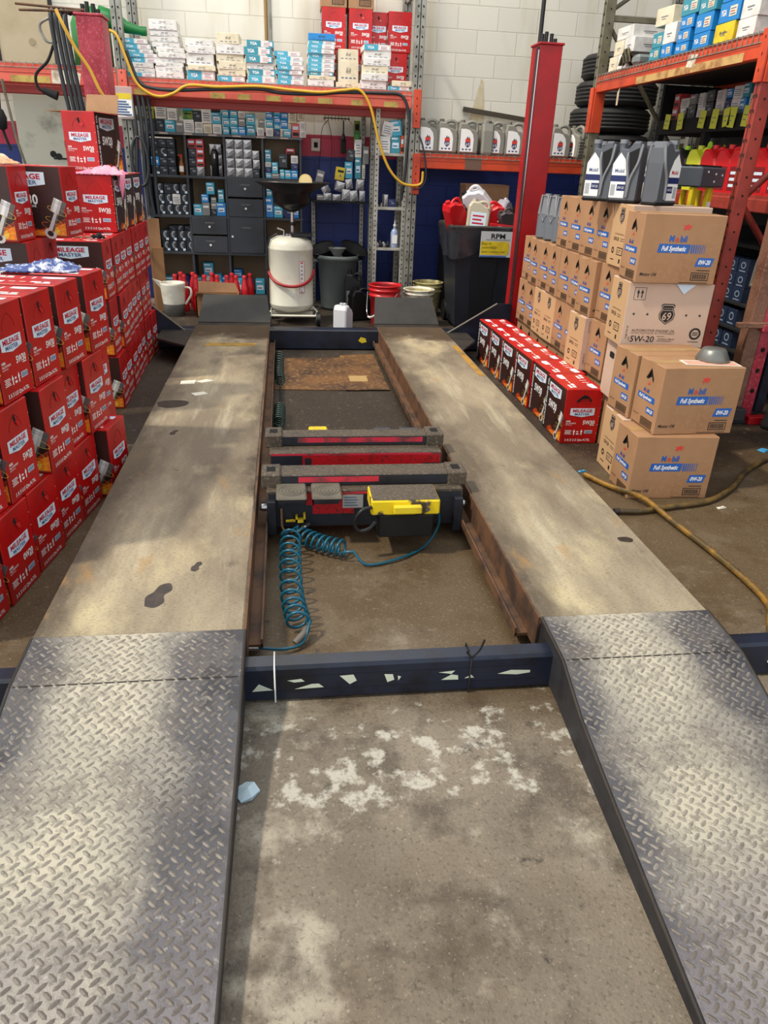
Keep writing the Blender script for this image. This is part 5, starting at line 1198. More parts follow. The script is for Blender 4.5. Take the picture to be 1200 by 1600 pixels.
for i, kd in enumerate(('cyan', 'navy', 'cyan')):
    fb(kd, CX[2] + .07 + .115 * i, CZ[0] + .0135, .095, .15, CY0 + .0, 'at the front of the bottom cubby row, %s from the left' % ORD[i], d=.11, group=GC)
tag(MB().lathe([(0, 0), (.028, 0), (.03, .09), (.012, .13), (.012, .15)], mat('amber_liquid', (150, 84, 30), .2), n=14).lathe([(.014, .15), (.016, .17), (.0, .19)], mat('spray_head', (190, 60, 40), .4), n=10).box(-.03, .012, -.006, .006, .17, .185, MATS['spray_head']).box(-.02, .02, -.031, -.028, .03, .08, BWHITE).build('spray_bottle', None, (CX[0] + .31, CY0 + .06, CZ[3] + .0135)), 'amber spray bottle in the top left cubby compartment', 'bottle')
tag(MB().lathe([(0, 0), (.034, 0), (.036, .2), (.03, .22), (.02, .24), (0, .24)], BLACK, n=16).box(-.006, .006, -.037, -.034, .16, .2, BWHITE).build('spray_can', None, (CX[1] + .27, CY0 + .05, CZ[3] + .0135)), 'tall black canister in the top row of the cubby shelf', 'canister')
tag(MB().box(-.12, .12, -.05, .05, 0, .012, BWHITE, .003).build('paper_stack', None, (CX[0] + .13, CY0 - .02 + .06, CZ[3] + .0135 + 4 * .0788)), 'thin white pad lying on the dark boxes in the top left compartment', 'pad')

# ================================================================== DRAIN TANK
dt = thing('oil_drain_tank', 'ivory wheeled waste oil drain tank with black funnel bowl', 'drain tank', (.055, 7.20, 0))
b = MB().lathe([(.0, .09), (.10, .095), (.17, .115), (.203, .15), (.205, .17), (.209, .175), (.205, .182), (.205, .665), (.209, .672), (.205, .68), (.203, .70), (.185, .745), (.13, .775), (0, .785)], IVORY, n=40)
b.build('tank_body', dt)
MB().cyl((0, 0, .77), (0, 0, .80), .05, CHROME).cyl((.02, 0, .8), (.02, 0, 1.02), .016, CHROME).cyl((.02, 0, .87), (.02, 0, .9), .022, BLACK).tube([(-.06, -.05, .78), (-.06, -.05, .83), (-.12, -.05, .85)], .009, CHROME).build('suction_pipe', dt)
bw = MB().lathe([(.0, .985), (.03, .985), (.12, 1.03), (.165, 1.07), (.17, 1.16), (.31, 1.225), (.325, 1.24), (.335, 1.24), (.335, 1.228), (.17, 1.15), (.16, 1.08), (.11, 1.045), (0, 1.02)], mat('bowl_black', (24, 24, 26), .3), (.02, 0, 0), n=8 * 4)
bw.build('drain_bowl', dt)
MB().box(.0, .20, -.12, -.02, .785, .815, BLACK, .004).build('tool_tray', dt)
hs = [( .215 * math.cos(RAD(180 + t)), .23 * math.sin(RAD(180 + t)) , .53 - .17 * math.sin(RAD(t)) ** .7) for t in range(4, 177, 8)]
MB().tube(hs, .0135, mat('red_hose', (156, 24, 30), .4)).build('drain_hose', dt)
MB().tube([(-.205, -.06, .10), (-.215, -.06, .15), (-.215, -.06, .68), (-.19, -.06, .76), (-.12, -.06, .80)], .010, BLACK).build('sight_tube', dt)
F = ((.10, -.182, .44), (.874, .486, 0), (0, 0, 1)); k = MB()
k.rect(((.095, -.187, .44), (.89, .456, 0), (0, 0, 1)), -.026, -.14, .026, .14, WHITE, .003)
for (q0, q1, q2, q3) in ((-.026, -.14, -.022, .14), (.022, -.14, .026, .14), (-.026, .136, .026, .14), (-.026, -.14, .026, -.136)): k.rect(((.095, -.187, .44), (.89, .456, 0), (0, 0, 1)), q0, q1, q2, q3, LOGOR, .004)
for i, c in enumerate('GANBUIL'): k.text(((.095, -.187, .44), (.89, .456, 0), (0, 0, 1)), c, 0, .095 - i * .036, .022, BLK, e=.004, bold=.02)
k.rect(((.095, -.187, .44), (.89, .456, 0), (0, 0, 1)), -.012, .118, .012, .13, LOGOR, .004)
k.build('tank_label', dt)
fr = MB().tube([(-.2, -.2, .09), (.22, -.2, .09)], .011, IVORY).tube([(.22, -.2, .09), (.24, -.08, .11), (.2, 0, .14)], .009, IVORY).tube([(-.2, -.2, .09), (-.2, 0, .12)], .009, IVORY).box(-.2, .2, -.02, .02, .06, .1, IVORY).tube([(-.2, .16, .09), (.22, .16, .09)], .011, IVORY)
fr.build('wheel_frame', dt)
for x in (-.215, .245):
    for y in (-.2, .16):
        MB().cyl((x - .018, y, .062), (x + .018, y, .062), .062, BLACK, n=20).cyl((x - .02, y, .062), (x + .02, y, .062), .03, GALV, n=14).build('wheel', dt)
tag(MB().cyl((0, 0, 0), (0, .03, 0), .06, mat('tan_disc', (206, 180, 120), .6), n=24).cyl((0, -.002, 0), (0, .0, 0), .045, mat('tan_disc_face', (216, 192, 136), .6), n=24).build('filter_disc', None, (.20, 7.26, 1.245), (RAD(-12), 0, 0)), 'round tan disc propped on the rim of the funnel bowl', 'disc')

# ================================================================== FLOOR ITEMS AT THE BACK
def can(name, label, cat, loc, prof, m, extra=None, rot=0):
    r = thing(name, label, cat, loc, rot)
    MB().lathe(prof, m, n=32).build('body', r); return r
GC_ = mat('grey_bin_plastic', (106, 114, 114), .5, c2=(86, 94, 94), vs=4)
g = can('trash_can', 'round grey trash can behind the drain tank', 'trash can', (.545, 7.93, 0), [(0, 0.01), (.165, .01), (.175, .03), (.205, .50), (.222, .505), (.222, .545), (.2, .545), (.195, .5), (.16, .1), (0, .1)], GC_)
MB().box(-.25, -.2, -.04, .04, .47, .5, GC_, .008).box(.2, .25, -.04, .04, .47, .5, GC_, .008).build('handle', g)
tag(MB().lathe([(.012, 0), (.014, .05), (.09, .15), (.092, .155), (.085, .15), (.008, .05)], mat('funnel_grey', (110, 112, 110), .4), n=20).build('funnel', None, (.53, 7.80, .47)), 'grey funnel resting in the mouth of the round trash can', 'funnel')
for i, (x, y, z, s, w) in enumerate(((.42, 7.98, .50, .10, 'lumpy black drain pan leaning in the round trash can, left one'), (.68, 8.0, .50, .11, 'lumpy black drain pan leaning in the round trash can, right one'))):
    tag(MB().lathe([(0, 0), (s, .02), (s * 1.3, .12), (s * 1.35, .125), (s * 1.2, .11), (0, .05)], MATTE, n=16).build('drain_pan', None, (x, y, z), (RAD(20), RAD(-20 + 40 * i), 0)), w, 'pan')
def blob_jug(name, label, m, loc, rot, w=.1, h=.3, d=.07, cap=None, group=None, lab=None, cat='jug'):
    r = thing(name, label, cat, loc, rot, group); b = MB()
    P = [(-w, 0), (w, 0), (w * 1.03, h * .08), (w * 1.03, h * .62), (w * .8, h * .78), (w * .3, h * .86), (-w * .1, h * .97), (-w * .75, h * .97), (-w * 1.0, h * .8), (-w * 1.03, h * .08)]
    rprism(b, P, d, w * .16, m, RX); b.build('jug_body', r)
    MB().tube(spline([(-w * .1, 0, h * .92), (w * .4, 0, h * .98), (w * .85, 0, h * .9), (w * .95, 0, h * .6)], 5), w * .15, m, n=8).build('handle', r)
    MB().cyl((-w * .45, 0, h * .96), (-w * .45, 0, h * 1.06), w * .24, cap or m, n=12).build('cap', r)
    if lab: lab(MB(), ((0, -d, 0), (1, 0, 0), (0, 0, 1)), w, h).build('jug_label', r)
    return r
def lab_plain(m, m2):
    def f(b, F, w, h):
        b.rect(F, -w * .7, h * .1, w * .7, h * .6, m, .001)
        for q in range(3): b.rect(F, -w * .55, h * (.18 + q * .13), w * (.5 - .2 * (q % 2)), h * (.24 + q * .13), m2, .0015)
        return b
    return f
CLEARJ = mat('frosted_white_plastic', (214, 216, 222), .35)
blob_jug('gallon_jug', 'empty frosted white gallon jug standing on the floor before the trash can', CLEARJ, (.525, 6.86, 0), RAD(60), .075, .23, .066, None)
blob_jug('black_jug', 'black oil container on the floor left of the red bucket', BLACK, (.72, 7.32, 0), RAD(20), .10, .30, .06, None, 'black containers by the red bucket')
blob_jug('black_jug', 'black container with grey label behind the red bucket', BLACK, (.68, 7.55, 0), RAD(-10), .09, .42, .07, None, 'black containers by the red bucket', lab_plain(FBM['grey'], BLK))
def bucket(name, label, loc, r0, r1, h, m, inner, rings=2, handle=None, group=None):
    t = thing(name, label, 'bucket', loc, 0, group); b = MB()
    prof = [(0, .006), (r0, .006), (r0 + .004, .012)]
    for i in range(rings):
        z = h * (.74 + i * .13); rr = r0 + (r1 - r0) * z / h; prof += [(rr, z - .006), (rr + .012, z - .004), (rr + .012, z + .012), (rr, z + .014)]
    prof += [(r1, h - .012), (r1 + .012, h - .01), (r1 + .012, h), (r1 - .004, h), (r1 - .006, h - .02)]
    b.lathe(prof, m, n=36); b.lathe([(r1 - .006, h - .02), (r0 - .006, .04), (0, .036)], inner, n=36); b.build('bucket_body', t)
    if handle:
        hp = [((r1 + .016) * math.cos(RAD(a)), (r1 + .016) * math.sin(RAD(a)), h - .07 - .17 * math.sin(RAD((a - 180) )) * -1) for a in range(0, 0)]
        hp = spline(handle, 6)
        MB().tube(hp, .006, CHROME).tube(hp[len(hp) // 3: len(hp) * 2 // 3 + 1], .011, BWHITE).build('bail_handle', t)
    return t
bucket('bucket', 'bright red plastic bucket with wire bail behind the right wheel stop', (.935, 7.05, 0), .118, .148, .385, REDPL, mat('bucket_inside_red', (150, 20, 24), .5), 2, [(.10, -.13, .32), (.04, -.2, .26), (-.06, -.2, .17), (-.15, -.13, .10), (-.17, -.02, .14), (-.158, .05, .31)])
PAINTW = mat('paint_splattered_white', (226, 222, 206), .5, c2=(170, 160, 130), vs=16, lo=.5, hi=.6); PAINTY = mat('paint_splattered_yellow', (206, 194, 136), .5, c2=(150, 138, 92), vs=16, lo=.48, hi=.6)
bucket('bucket', 'paint splattered white bucket behind the right wheel stop', (1.275, 7.12, 0), .11, .14, .34, PAINTW, PAINTY, 2, None, 'paint splattered buckets')
bucket('bucket', 'yellowish paint splattered bucket beside the black wheeled bin', (1.45, 7.60, 0), .11, .145, .34, PAINTY, PAINTY, 2, None, 'paint splattered buckets')
# wheeled bin
BINM = mat('bin_black_blue', (36, 40, 50), .45, c2=(26, 28, 36), vs=3)
wb = thing('wheeled_bin', 'large black wheeled bin with sign, heaped with empty jugs', 'bin', (1.83, 7.14, 0))
def frustum(b, z0, z1, a0, a1, c0, c1, m):
    v = [(-a0, -c0, z0), (a0, -c0, z0), (a0, c0, z0), (-a0, c0, z0), (-a1, -c1, z1), (a1, -c1, z1), (a1, c1, z1), (-a1, c1, z1)]
    return b.add(v, [(3, 2, 1, 0), (0, 1, 5, 4), (1, 2, 6, 5), (2, 3, 7, 6), (3, 0, 4, 7)], m)
b = frustum(MB(), .03, .92, .225, .305, .22, .30, BINM); frustum(b, .72, .86, .295, .315, .29, .31, BINM); b.box(-.29, .29, -.285, .285, .86, .9, HOLE)
b.add([(-.10, -.232, .1), (.09, -.232, .1), (.12, -.298, .62), (.10, -.304, .66), (-.11, -.304, .66), (-.13, -.298, .62)], [(0, 1, 2, 3, 4, 5)], mat('bin_recess', (24, 26, 32), .5))
b.build('bin_body', wb)
rim = MB()
for (x0, x1, y0, y1) in ((-.34, .34, -.335, -.295), (-.34, .34, .295, .335), (-.34, -.30, -.335, .335), (.30, .34, -.335, .335)): rim.box(x0, x1, y0, y1, .895, .94, mat('bag_over_rim', (70, 66, 56), .22, c2=(40, 40, 40), vs=12), .015)
rim.build('rim', wb)
bag = MB(); rg = random.Random(4)
n = 56; vs = []
for j in range(7):
    for i in range(n):
        t = 2 * math.pi * i / n; cx = math.cos(t); sx = math.sin(t); k_ = 1 / max(abs(cx), abs(sx))
        wob = rg.uniform(-.006, .010) + (.008 * math.sin(9 * t) if j > 0 else 0)
        zz_ = .93 - j * .04 - (j / 6) * .05 * (math.sin(2 * t + 1) + .4 * math.sin(5 * t))
        rr = (.338 - j * .004) * k_ + wob * (1 if j else .2); vs.append((rr * cx, rr * sx, zz_))
bag.add(vs, [(j * n + i, j * n + (i + 1) % n, (j + 1) * n + (i + 1) % n, (j + 1) * n + i) for j in range(6) for i in range(n)], mat('bin_bag_film', (58, 60, 66), .15, alpha=.72), None, True)
bag.build('bin_bag', wb)
F = ((.075, -.327, .80), (1, 0, 0), (0, -.06, 1)); k = MB()
F = ((.075, -.352, .79), (1, 0, 0), (0, 0, 1))
k.rect(F, -.15, -.11, .15, .11, mat('sign_grey_film', (196, 198, 200), .3), .0); k.rect(F, -.148, -.108, .10, -.098, BLUEP, .001)
k.deco(F, [(-.145, -.09), (.10, -.09), (.12, -.07), (.12, .0), (.10, .025), (-.145, .025)], YEL, .001)
k.text(F, 'RPM', .01, .07, .04, BLK, w=.13, bold=.03); k.rect(F, -.1, .036, .12, .042, FBM['grey'], .001)
for i, t in enumerate(('Empty OIL', 'and ANTIFREEZE', 'plastic containers only')): k.text(F, t, -.135, .006 - i * .034, .018, BLK, w=(.09, .14, .22)[i], align=-1, e=.002, shear=.15)
tag(k.build('bin_sign', wb), 'grey and yellow sign')
for s in (-1, 1): MB().cyl((s * .2, .26, .1), (s * .25, .26, .1), .1, BLACK, n=20).build('wheel', wb)
# empties heaped in the bin
GE = 'empty jugs heaped in the wheeled bin'
blob_jug('empty_jug', 'red empty jug tilted at the left edge of the bin', REDPL, (1.60, 7.05, .90), (RAD(10), RAD(-28), RAD(20)), .09, .27, .06, None, GE)
blob_jug('empty_jug', 'beige empty jug with flag label at the front of the bin', mat('beige_plastic', (190, 182, 160), .4), (1.75, 6.97, .90), (RAD(-4), RAD(4), RAD(-8)), .10, .24, .06, None, GE, lab_plain(PALEB, LOGOR))
blob_jug('empty_jug', 'white empty jug lying on top of the heap with open neck', CLEARJ, (1.90, 7.22, 1.02), (RAD(20), RAD(-40), RAD(-30)), .10, .28, .07, BLK, GE)
blob_jug('empty_jug', 'red empty jug on the right of the heap with pale neck', REDPL, (2.07, 7.06, .92), (RAD(14), RAD(-55), RAD(-10)), .10, .28, .065, CLEARJ, GE)
blob_jug('empty_jug', 'dark grey empty bottle under the right red jug', mat('dark_grey_plastic', (70, 64, 66), .4), (2.08, 6.96, .90), (RAD(10), RAD(-30), 0), .07, .2, .05, None, GE)
blob_jug('empty_jug', 'clear-topped jug in the middle of the heap', mat('greyish_film', (150, 146, 156), .3), (1.98, 7.06, .92), (0, RAD(30), RAD(40)), .09, .24, .06, None, GE)
b = MB().box(-.15, .15, -.05, .05, 0, .012, REDPL, .003).box(-.15, .15, -.05, -.04, .0, .05, REDPL, .003); b.text(((0, -.05, .025), (1, 0, 0), (0, 0, 1)), 'OIL', -.05, 0, .022, WHITE, bold=.02)
tag(b.build('red_tray', None, (2.0, 6.93, .90), (0, RAD(5), 0)), 'shallow red tray at the front right of the bin heap', 'tray')
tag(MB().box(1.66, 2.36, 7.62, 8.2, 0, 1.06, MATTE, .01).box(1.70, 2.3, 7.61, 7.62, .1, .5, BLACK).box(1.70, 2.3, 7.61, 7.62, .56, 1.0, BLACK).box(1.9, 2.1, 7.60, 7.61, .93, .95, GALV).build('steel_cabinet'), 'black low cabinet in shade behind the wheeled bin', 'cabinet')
tag(MB().box(-.22, .22, -.14, .14, 0, .2, KRAFT, .004).rect(((0, -.14, 0), (1, 0, 0), (0, 0, 1)), -.12, .0, -.06, .2, TAPE).build('small_carton', None, (2.02, 7.85, 1.061)), 'plain brown carton in shade on the cabinet behind the bin', 'carton')
# pitcher, red bottles and flattened box in front of the cubby shelf
pi = thing('measuring_pitcher', 'dirty white pitcher with dark oil in its bottom', 'pitcher', (-1.08, 7.44, 0))
MB().lathe([(0, .0), (.098, .0), (.104, .115)], mat('oil_in_pitcher', (104, 102, 98), .4), n=28).lathe([(.104, .115), (.118, .29), (.12, .31), (.112, .31), (.10, .12)], mat('pitcher_white', (214, 210, 196), .45, c2=(190, 184, 168), vs=9), n=28).build('body', pi)
MB().tube(spline([(.108, -.02, .27), (.165, -.03, .26), (.17, -.03, .2), (.112, -.02, .11)], 6), .011, MATS['pitcher_white']).build('handle', pi)
MB().add([(-.10, -.04, .31), (-.10, .04, .31), (-.105, 0, .24), (-.19, 0, .345)], [(0, 3, 2), (3, 1, 2), (0, 1, 3), (0, 2, 1)], MATS['pitcher_white']).build('spout', pi)
def red_bottle():
    r = thing('red_bottle'); r.scale = (1.0, 1.0, 1.1); MB().lathe([(0, 0), (.036, .0), (.04, .006), (.04, .10), (.038, .11), (.04, .12), (.04, .19), (.036, .22), (.024, .27), (.019, .285), (.019, .30)], REDPL, n=20).build('bottle_body', r)
    MB().lathe([(.023, .298), (.023, .322), (0, .326)], REDPL, n=14).build('cap', r)
    MB().deco(((0, -.0405, 0), (1, 0, 0), (0, 0, 1)), [(-.02, .205), (0, .27), (.02, .205), (.012, .19), (-.012, .19)], mat('red_plastic_light', (230, 70, 80), .35), -.004).build('neck_panel', r); return r
xs = [-1.085, -1.0, -.885, -.80, -.675, -.58, -.49, -.405]
for i, x in enumerate(xs): inst('rb', red_bottle, (x, 7.66, 0), 0, 'red bottle standing before the cubby shelf, %s from the left' % ORD[i], 'bottle', 'red bottles on the floor before the cubby shelf')
for i, x in enumerate((-1.05, -.93, -.74, -.54, -.36)): inst('rb', red_bottle, (x, 7.83, 0), 0, 'red bottle in the back row before the cubby shelf, %s from the left' % ORD[i], 'bottle', 'red bottles on the floor before the cubby shelf')
b = MB().box(-.86, -.46, 7.34, 7.35, .0, .20, KRAFTD).box(-.86, -.85, 7.34, 7.6, .0, .2, KRAFTD).box(-.47, -.46, 7.34, 7.6, .0, .2, KRAFTD).box(-.86, -.46, 7.59, 7.6, 0, .2, KRAFTD).box(-.86, -.46, 7.34, 7.6, 0, .01, KRAFTD)
b.add([(-.86, 7.35, .2), (-.52, 7.35, .2), (-.44, 7.27, .225), (-.84, 7.25, .245), (-.86, 7.35, .206), (-.52, 7.35, .206), (-.44, 7.27, .231), (-.84, 7.25, .251)], [(0, 1, 2, 3), (7, 6, 5, 4), (0, 3, 7, 4), (1, 5, 6, 2), (3, 2, 6, 7)], KRAFT)
b.add([(-.86, 7.6, .2), (-.46, 7.6, .2), (-.50, 7.62, .285), (-.86, 7.63, .30), (-.86, 7.606, .2), (-.46, 7.606, .2), (-.50, 7.626, .285), (-.86, 7.636, .30)], [(0, 1, 2, 3), (7, 6, 5, 4), (3, 2, 6, 7), (0, 3, 7, 4), (1, 5, 6, 2)], KRAFT)
tag(b.build('open_cardboard_box'), 'open brown cardboard box behind the left wheel stop', 'box')
b = MB().box(-1.30, -1.19, 7.66, 7.69, .0, .86, KRAFT).box(-1.27, -1.17, 7.63, 7.66, .0, .6, KRAFTD)
tag(b.build('folded_cardboard'), 'folded brown cardboard leaning beside the cubby shelf', 'cardboard')

# ================================================================== SLOTTED ANGLE SHELVES
GALD = mat('slotted_angle_grey', (176, 174, 164), .5, metal=.1, c2=(140, 138, 128), vs=10)
ss = thing('slotted_shelf', 'narrow grey slotted-angle shelf beside the rack upright', 'shelf', (0, 0, 0))
def angle_post(x, y, h, sx, par):
    b = MB().box(x - .022, x + .022, y, y + .004, 0, h, GALD).box(x + sx * .018, x + sx * .022, y, y + .04, 0, h, GALD); k = .05
    while k < h: b.deco(((x, y, k), (1, 0, 0), (0, 0, 1)), [(.006 * math.cos(t * .785), .008 * math.sin(t * .785)) for t in range(8)], HOLE, .001); k += .045
    b.build('angle_post', par)
for x, y, s in ((.885, 7.60, -1), (1.165, 7.60, 1), (.885, 8.0, -1), (1.165, 8.0, 1)): angle_post(x, y, 1.87, s, ss)
for z in (.655, 1.03, 1.505): MB().box(.87, 1.18, 7.605, 8.04, z - .025, z, GALD, .002).build('shelf_board', ss)
GS = 'boxes and bottles on the slotted shelf'
for (kd, x, z, w, h, t, wh) in (('white', .965, 1.506, .10, .14, 0, 'lower left on the slotted shelf'), ('teal', 1.065, 1.506, .09, .145, 0, 'lower middle on the slotted shelf'), ('orange', 1.13, 1.506, .03, .15, 0, 'at the right end of the slotted shelf'), ('white', .975, 1.647, .10, .12, 10, 'upper left, tilted, on the slotted shelf'), ('cyan', 1.075, 1.652, .10, .13, -6, 'upper right on the slotted shelf'), ('navy', 1.05, 1.031, .07, .07, 0, 'on the middle slotted shelf'), ('foil', .99, 1.031, .04, .11, 0, 'on the middle slotted shelf beside fittings')): fb(kd, x, z, w, h, 7.64, wh, d=.1, tilt=t, group=GS)
b = MB()
for i in range(9): b.cyl((.93 + i * .022, 7.66, 1.03), (.93 + i * .022, 7.66, 1.045 + .02 * (i % 3)), .008, CHROME if i % 2 else BLACK, n=8)
tag(b.build('fittings_tray'), 'row of small chrome fittings on the middle slotted shelf', 'fittings')
b = MB().lathe([(0, 0), (.036, 0), (.038, .01), (.038, .14), (.028, .165), (.012, .18), (.012, .2)], mat('pale_blue_plastic', (150, 166, 196), .35), n=18).lathe([(.015, .2), (.015, .215), (.006, .22), (.006, .25), (0, .252)], WHITE, n=12).box(-.025, .025, -.0385, -.036, .04, .12, WHITE)
tag(b.build('pump_bottle', None, (1.09, 7.66, .656)), 'pale blue pump bottle on the lower slotted shelf', 'bottle')
b = MB()
for i in range(7): b.lathe([(0, 0), (.02 + .004 * (i % 3), .0), (.022, .03), (0, .05 + .02 * (i % 2))], BLACK if i % 2 else FOIL, (.92 + (i % 4) * .035, 7.64 + (i // 4) * .06, .656), n=10)
tag(b.build('small_parts'), 'cluster of dark small parts on the lower slotted shelf', 'parts')
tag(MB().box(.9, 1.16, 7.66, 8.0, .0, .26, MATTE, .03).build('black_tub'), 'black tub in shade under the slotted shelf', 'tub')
ws = thing('wall_shelf', 'thin dark shelf loaded with silver filter bags left of the slotted shelf', 'shelf', (0, 0, 0))
MB().box(.29, .84, 7.95, 8.35, 1.035, 1.055, MATTE, .002).build('shelf_board', ws)
for x in (.82, .31): angle_post(x, 8.3, 1.85 if x > .5 else 1.03, 1, ws)
GW = 'filter bags and boxes on the thin wall shelf'
for (kd, x, z, w, h, t, wh) in (('grey', .37, 1.056, .07, .05, 0, 'lying at the left end of the wall shelf'), ('foil', .44, 1.056, .08, .07, 0, 'second along the wall shelf'), ('foil', .53, 1.056, .085, .06, 0, 'third along the wall shelf'), ('foil', .62, 1.056, .08, .11, 4, 'fourth along the wall shelf'), ('foil', .71, 1.056, .085, .10, -6, 'fifth along the wall shelf'), ('foil', .79, 1.056, .06, .10, 0, 'at the right end of the wall shelf'), ('foil', .44, 1.128, .08, .09, -30, 'leaning in the second layer on the wall shelf'), ('grey', .35, 1.20, .075, .13, 14, 'tilted up at the left above the wall shelf'), ('foil', .55, 1.145, .09, .09, 15, 'crumpled in the second layer of the wall shelf'), ('foil', .66, 1.17, .07, .09, -8, 'crumpled right of the middle above the wall shelf'), ('foil', .76, 1.16, .08, .10, 5, 'crumpled at the right above the wall shelf'), ('yellow', .56, 1.245, .085, .12, 8, 'tilted above the silver bags'), ('cyan', .655, 1.265, .07, .15, 0, 'tall one above the silver bags'), ('black', .66, 1.42, .075, .11, 12, 'tilted on the tall light blue one'), ('teal', .745, 1.265, .06, .19, 0, 'tall one by the slotted post'), ('white', .745, 1.457, .065, .16, 0, 'white topped one on the teal one'), ('cream', .80, 1.265, .03, .13, 0, 'thin one by the slotted post'), ('grey', .82, 1.40, .06, .16, 0, 'grey one high by the slotted post')): fb(kd, x, z, w, h, 8.0 if kd != 'foil' else 7.97, wh, d=.1, tilt=t, group=GW)
hr = thing('hook_rail', 'thin black hook rail under the orange beam', 'hook rail', (0, 0, 0))
MB().box(.42, .68, 8.29, 8.30, 1.80, 1.81, MATTE).box(.42, .425, 8.29, 8.40, 1.80, 1.81, MATTE).box(.675, .68, 8.29, 8.40, 1.80, 1.81, MATTE).build('rail', hr)
for i in range(8): MB().tube([(.43 + i * .034, 8.295, 1.9), (.43 + i * .034, 8.29, 1.79), (.43 + i * .034, 8.27, 1.785)], .003, MATTE, n=5).build('hook', hr)
tag(MB().cyl((0, 0, .0), (0, 0, -.12), .007, MATTE, n=8).cyl((0, 0, -.12), (0, 0, -.17), .012, MATTE, r1=.026, n=10).box(-.027, .027, -.015, .015, -.30, -.17, MATTE, .006).build('hanging_brush', None, (.615, 8.27, 1.79)), 'black brush hanging from the hook rail', 'brush')
b = MB().box(-.03, .03, -.005, .005, -.22, .0, FBM['green'], .002).box(-.02, .02, -.009, -.005, -.085, -.03, MATTE).rect(((0, -.005, 0), (1, 0, 0), (0, 0, 1)), -.02, -.2, .02, -.12, mat('green_bright', (30, 150, 50), .4))
tag(b.build('green_card', None, (.75, 8.24, 1.79)), 'green blister card hanging at the right of the hook rail', 'card')
b = MB().tube(spline([(.46, 8.27, 1.79), (.40, 8.3, 1.7), (.38, 8.33, 1.45), (.36, 8.36, 1.3)], 8), .003, MATTE, n=5).tube(spline([(.46, 8.27, 1.79), (.50, 8.3, 1.6), (.49, 8.34, 1.3)], 8), .003, MATTE, n=5)
tag(b.build('thin_cable'), 'thin black cables hanging from the hook rail', 'cable')

# ================================================================== RIGHT RACK
rr = thing('pallet_rack', 'rack along the right side with red near post and olive far post', 'rack', (0, 0, 0))
XR = 2.69
for (x, y, m) in ((XR, 6.87, OLIVE), (3.75, 6.87, OLIVE), (XR, 4.40, RUSTR), (3.75, 4.40, RUSTR)):
    upright(rr, x, y, 3.3, m, 'x', .085)
MB().box(XR, 3.75, 6.85, 6.89, 2.54, 2.58, OLIVE).build('frame_brace', rr); MB().box(XR, 3.75, 6.85, 6.89, .5, .54, OLIVE).build('frame_brace', rr)
for p, q in (((2.72, 2.50), (3.6, 1.45)), ((3.7, 3.3), (2.72, 2.62)), ((2.72, .55), (3.7, 1.4))): MB().tube([(p[0], 6.88, p[1]), (q[0], 6.88, q[1])], .02, OLIVE, n=4).build('frame_brace', rr)
MB().box(XR, 3.75, 4.39, 4.43, 2.54, 2.58, RUSTR).build('frame_brace', rr)
for p, q in (((2.72, 1.28), (3.7, .25)), ((2.72, 1.30), (3.7, 2.3)), ): MB().tube([(p[0], 4.42, p[1]), (q[0], 4.42, q[1])], .022, RUSTR, n=4).build('frame_brace', rr)
def beam_x(x, y0, y1, z0, z1, m):
    b = MB().box(x, x + .05, y0, y1, z0, z1, m, .006).box(x + .012, x + .05, y0, y1, z1, z1 + .02, m)
    b.rect(((x, 0, 0), (0, -1, 0), (0, 0, 1)), -y1 + .03, z0 + (z1 - z0) * .55, -y0 - .03, z0 + (z1 - z0) * .6, MATS['beam_groove'], .0008)
    return b.build('beam', rr)
fbm = beam_x(2.655, 4.36, 6.91, 2.02, 2.13, ORB); beam_x(3.72, 4.44, 6.83, 2.02, 2.13, ORB)
MB().rect(((2.655, 0, 0), (0, -1, 0), (0, 0, 1)), -6.05, 2.022, -4.62, 2.068, mat('worn_tan_strip', (196, 160, 100), .6, c2=(150, 100, 60), vs=12), .0016).build('price_tape', fbm)
k = MB().deco(((2.655, 0, 0), (0, -1, 0), (0, 0, 1)), [(-5.30, 2.06), (-5.2, 2.05), (-5.16, 2.12), (-5.28, 2.13)], MATS['peeled_label'], .002)
k.build('peeled_label', fbm)
for y, z0, z1, m in ((6.87, 1.72, 2.06, ORB), (4.40, 1.90, 2.16, ORB)):
    c = MB().box(2.632, 2.648, y - .035, y + .035, z0, z1, m, .003).box(2.65, 2.74, y - .046, y - .032, z0, z1, m, .002)
    for q in range(3): c.rect(((2.632, y, 0), (0, -1, 0), (0, 0, 1)), -.004, z0 + .05 + q * .08, .004, z0 + .066 + q * .08, HOLE, .001)
    c.build('beam_connector', rr)
tag(MB().prism([(0, 0), (.03, 0), (.035, .09), (.0, .12)], 0, .002, mat('tape_tail', (214, 190, 160), .6), TR(2.648, 6.32, 1.90, 90, 0, 90)).build('tape_tail'), 'pale tape tail hanging from the orange beam near the olive post', 'tape')
b = MB(); n = 44
for i in range(n + 1):
    y = 4.45 + 2.38 * i / n; b.box(2.66, 3.76, y - .0022, y + .0022, 2.152, 2.157, GALV).box(2.649, 2.6535, y - .0022, y + .0022, 2.10, 2.157, GALV)
for k_ in range(8): b.box(2.66 + k_ * .155, 2.666 + k_ * .155, 4.45, 6.83, 2.147, 2.152, GALV)
b.box(2.649, 2.6535, 4.45, 6.83, 2.098, 2.103, GALV).build('wire_deck', rr)
MB().box(2.71, 3.72, 4.45, 6.83, 2.115, 2.146, mat('deck_support', (70, 66, 60), .7)).build('deck_support', rr)
beam_x(2.95, 4.44, 6.83, 1.22, 1.30, RUSTR); MB().box(3.0, 3.78, 4.44, 6.83, 1.28, 1.302, MATTE).build('shelf_board', rr)
tag(MB().box(3.85, 3.9, 4.3, 6.95, .0, 2.0, mat('backing_sheet', (70, 74, 70), .7)).build('backing_board'), 'dark board behind the right rack shelves', 'board')
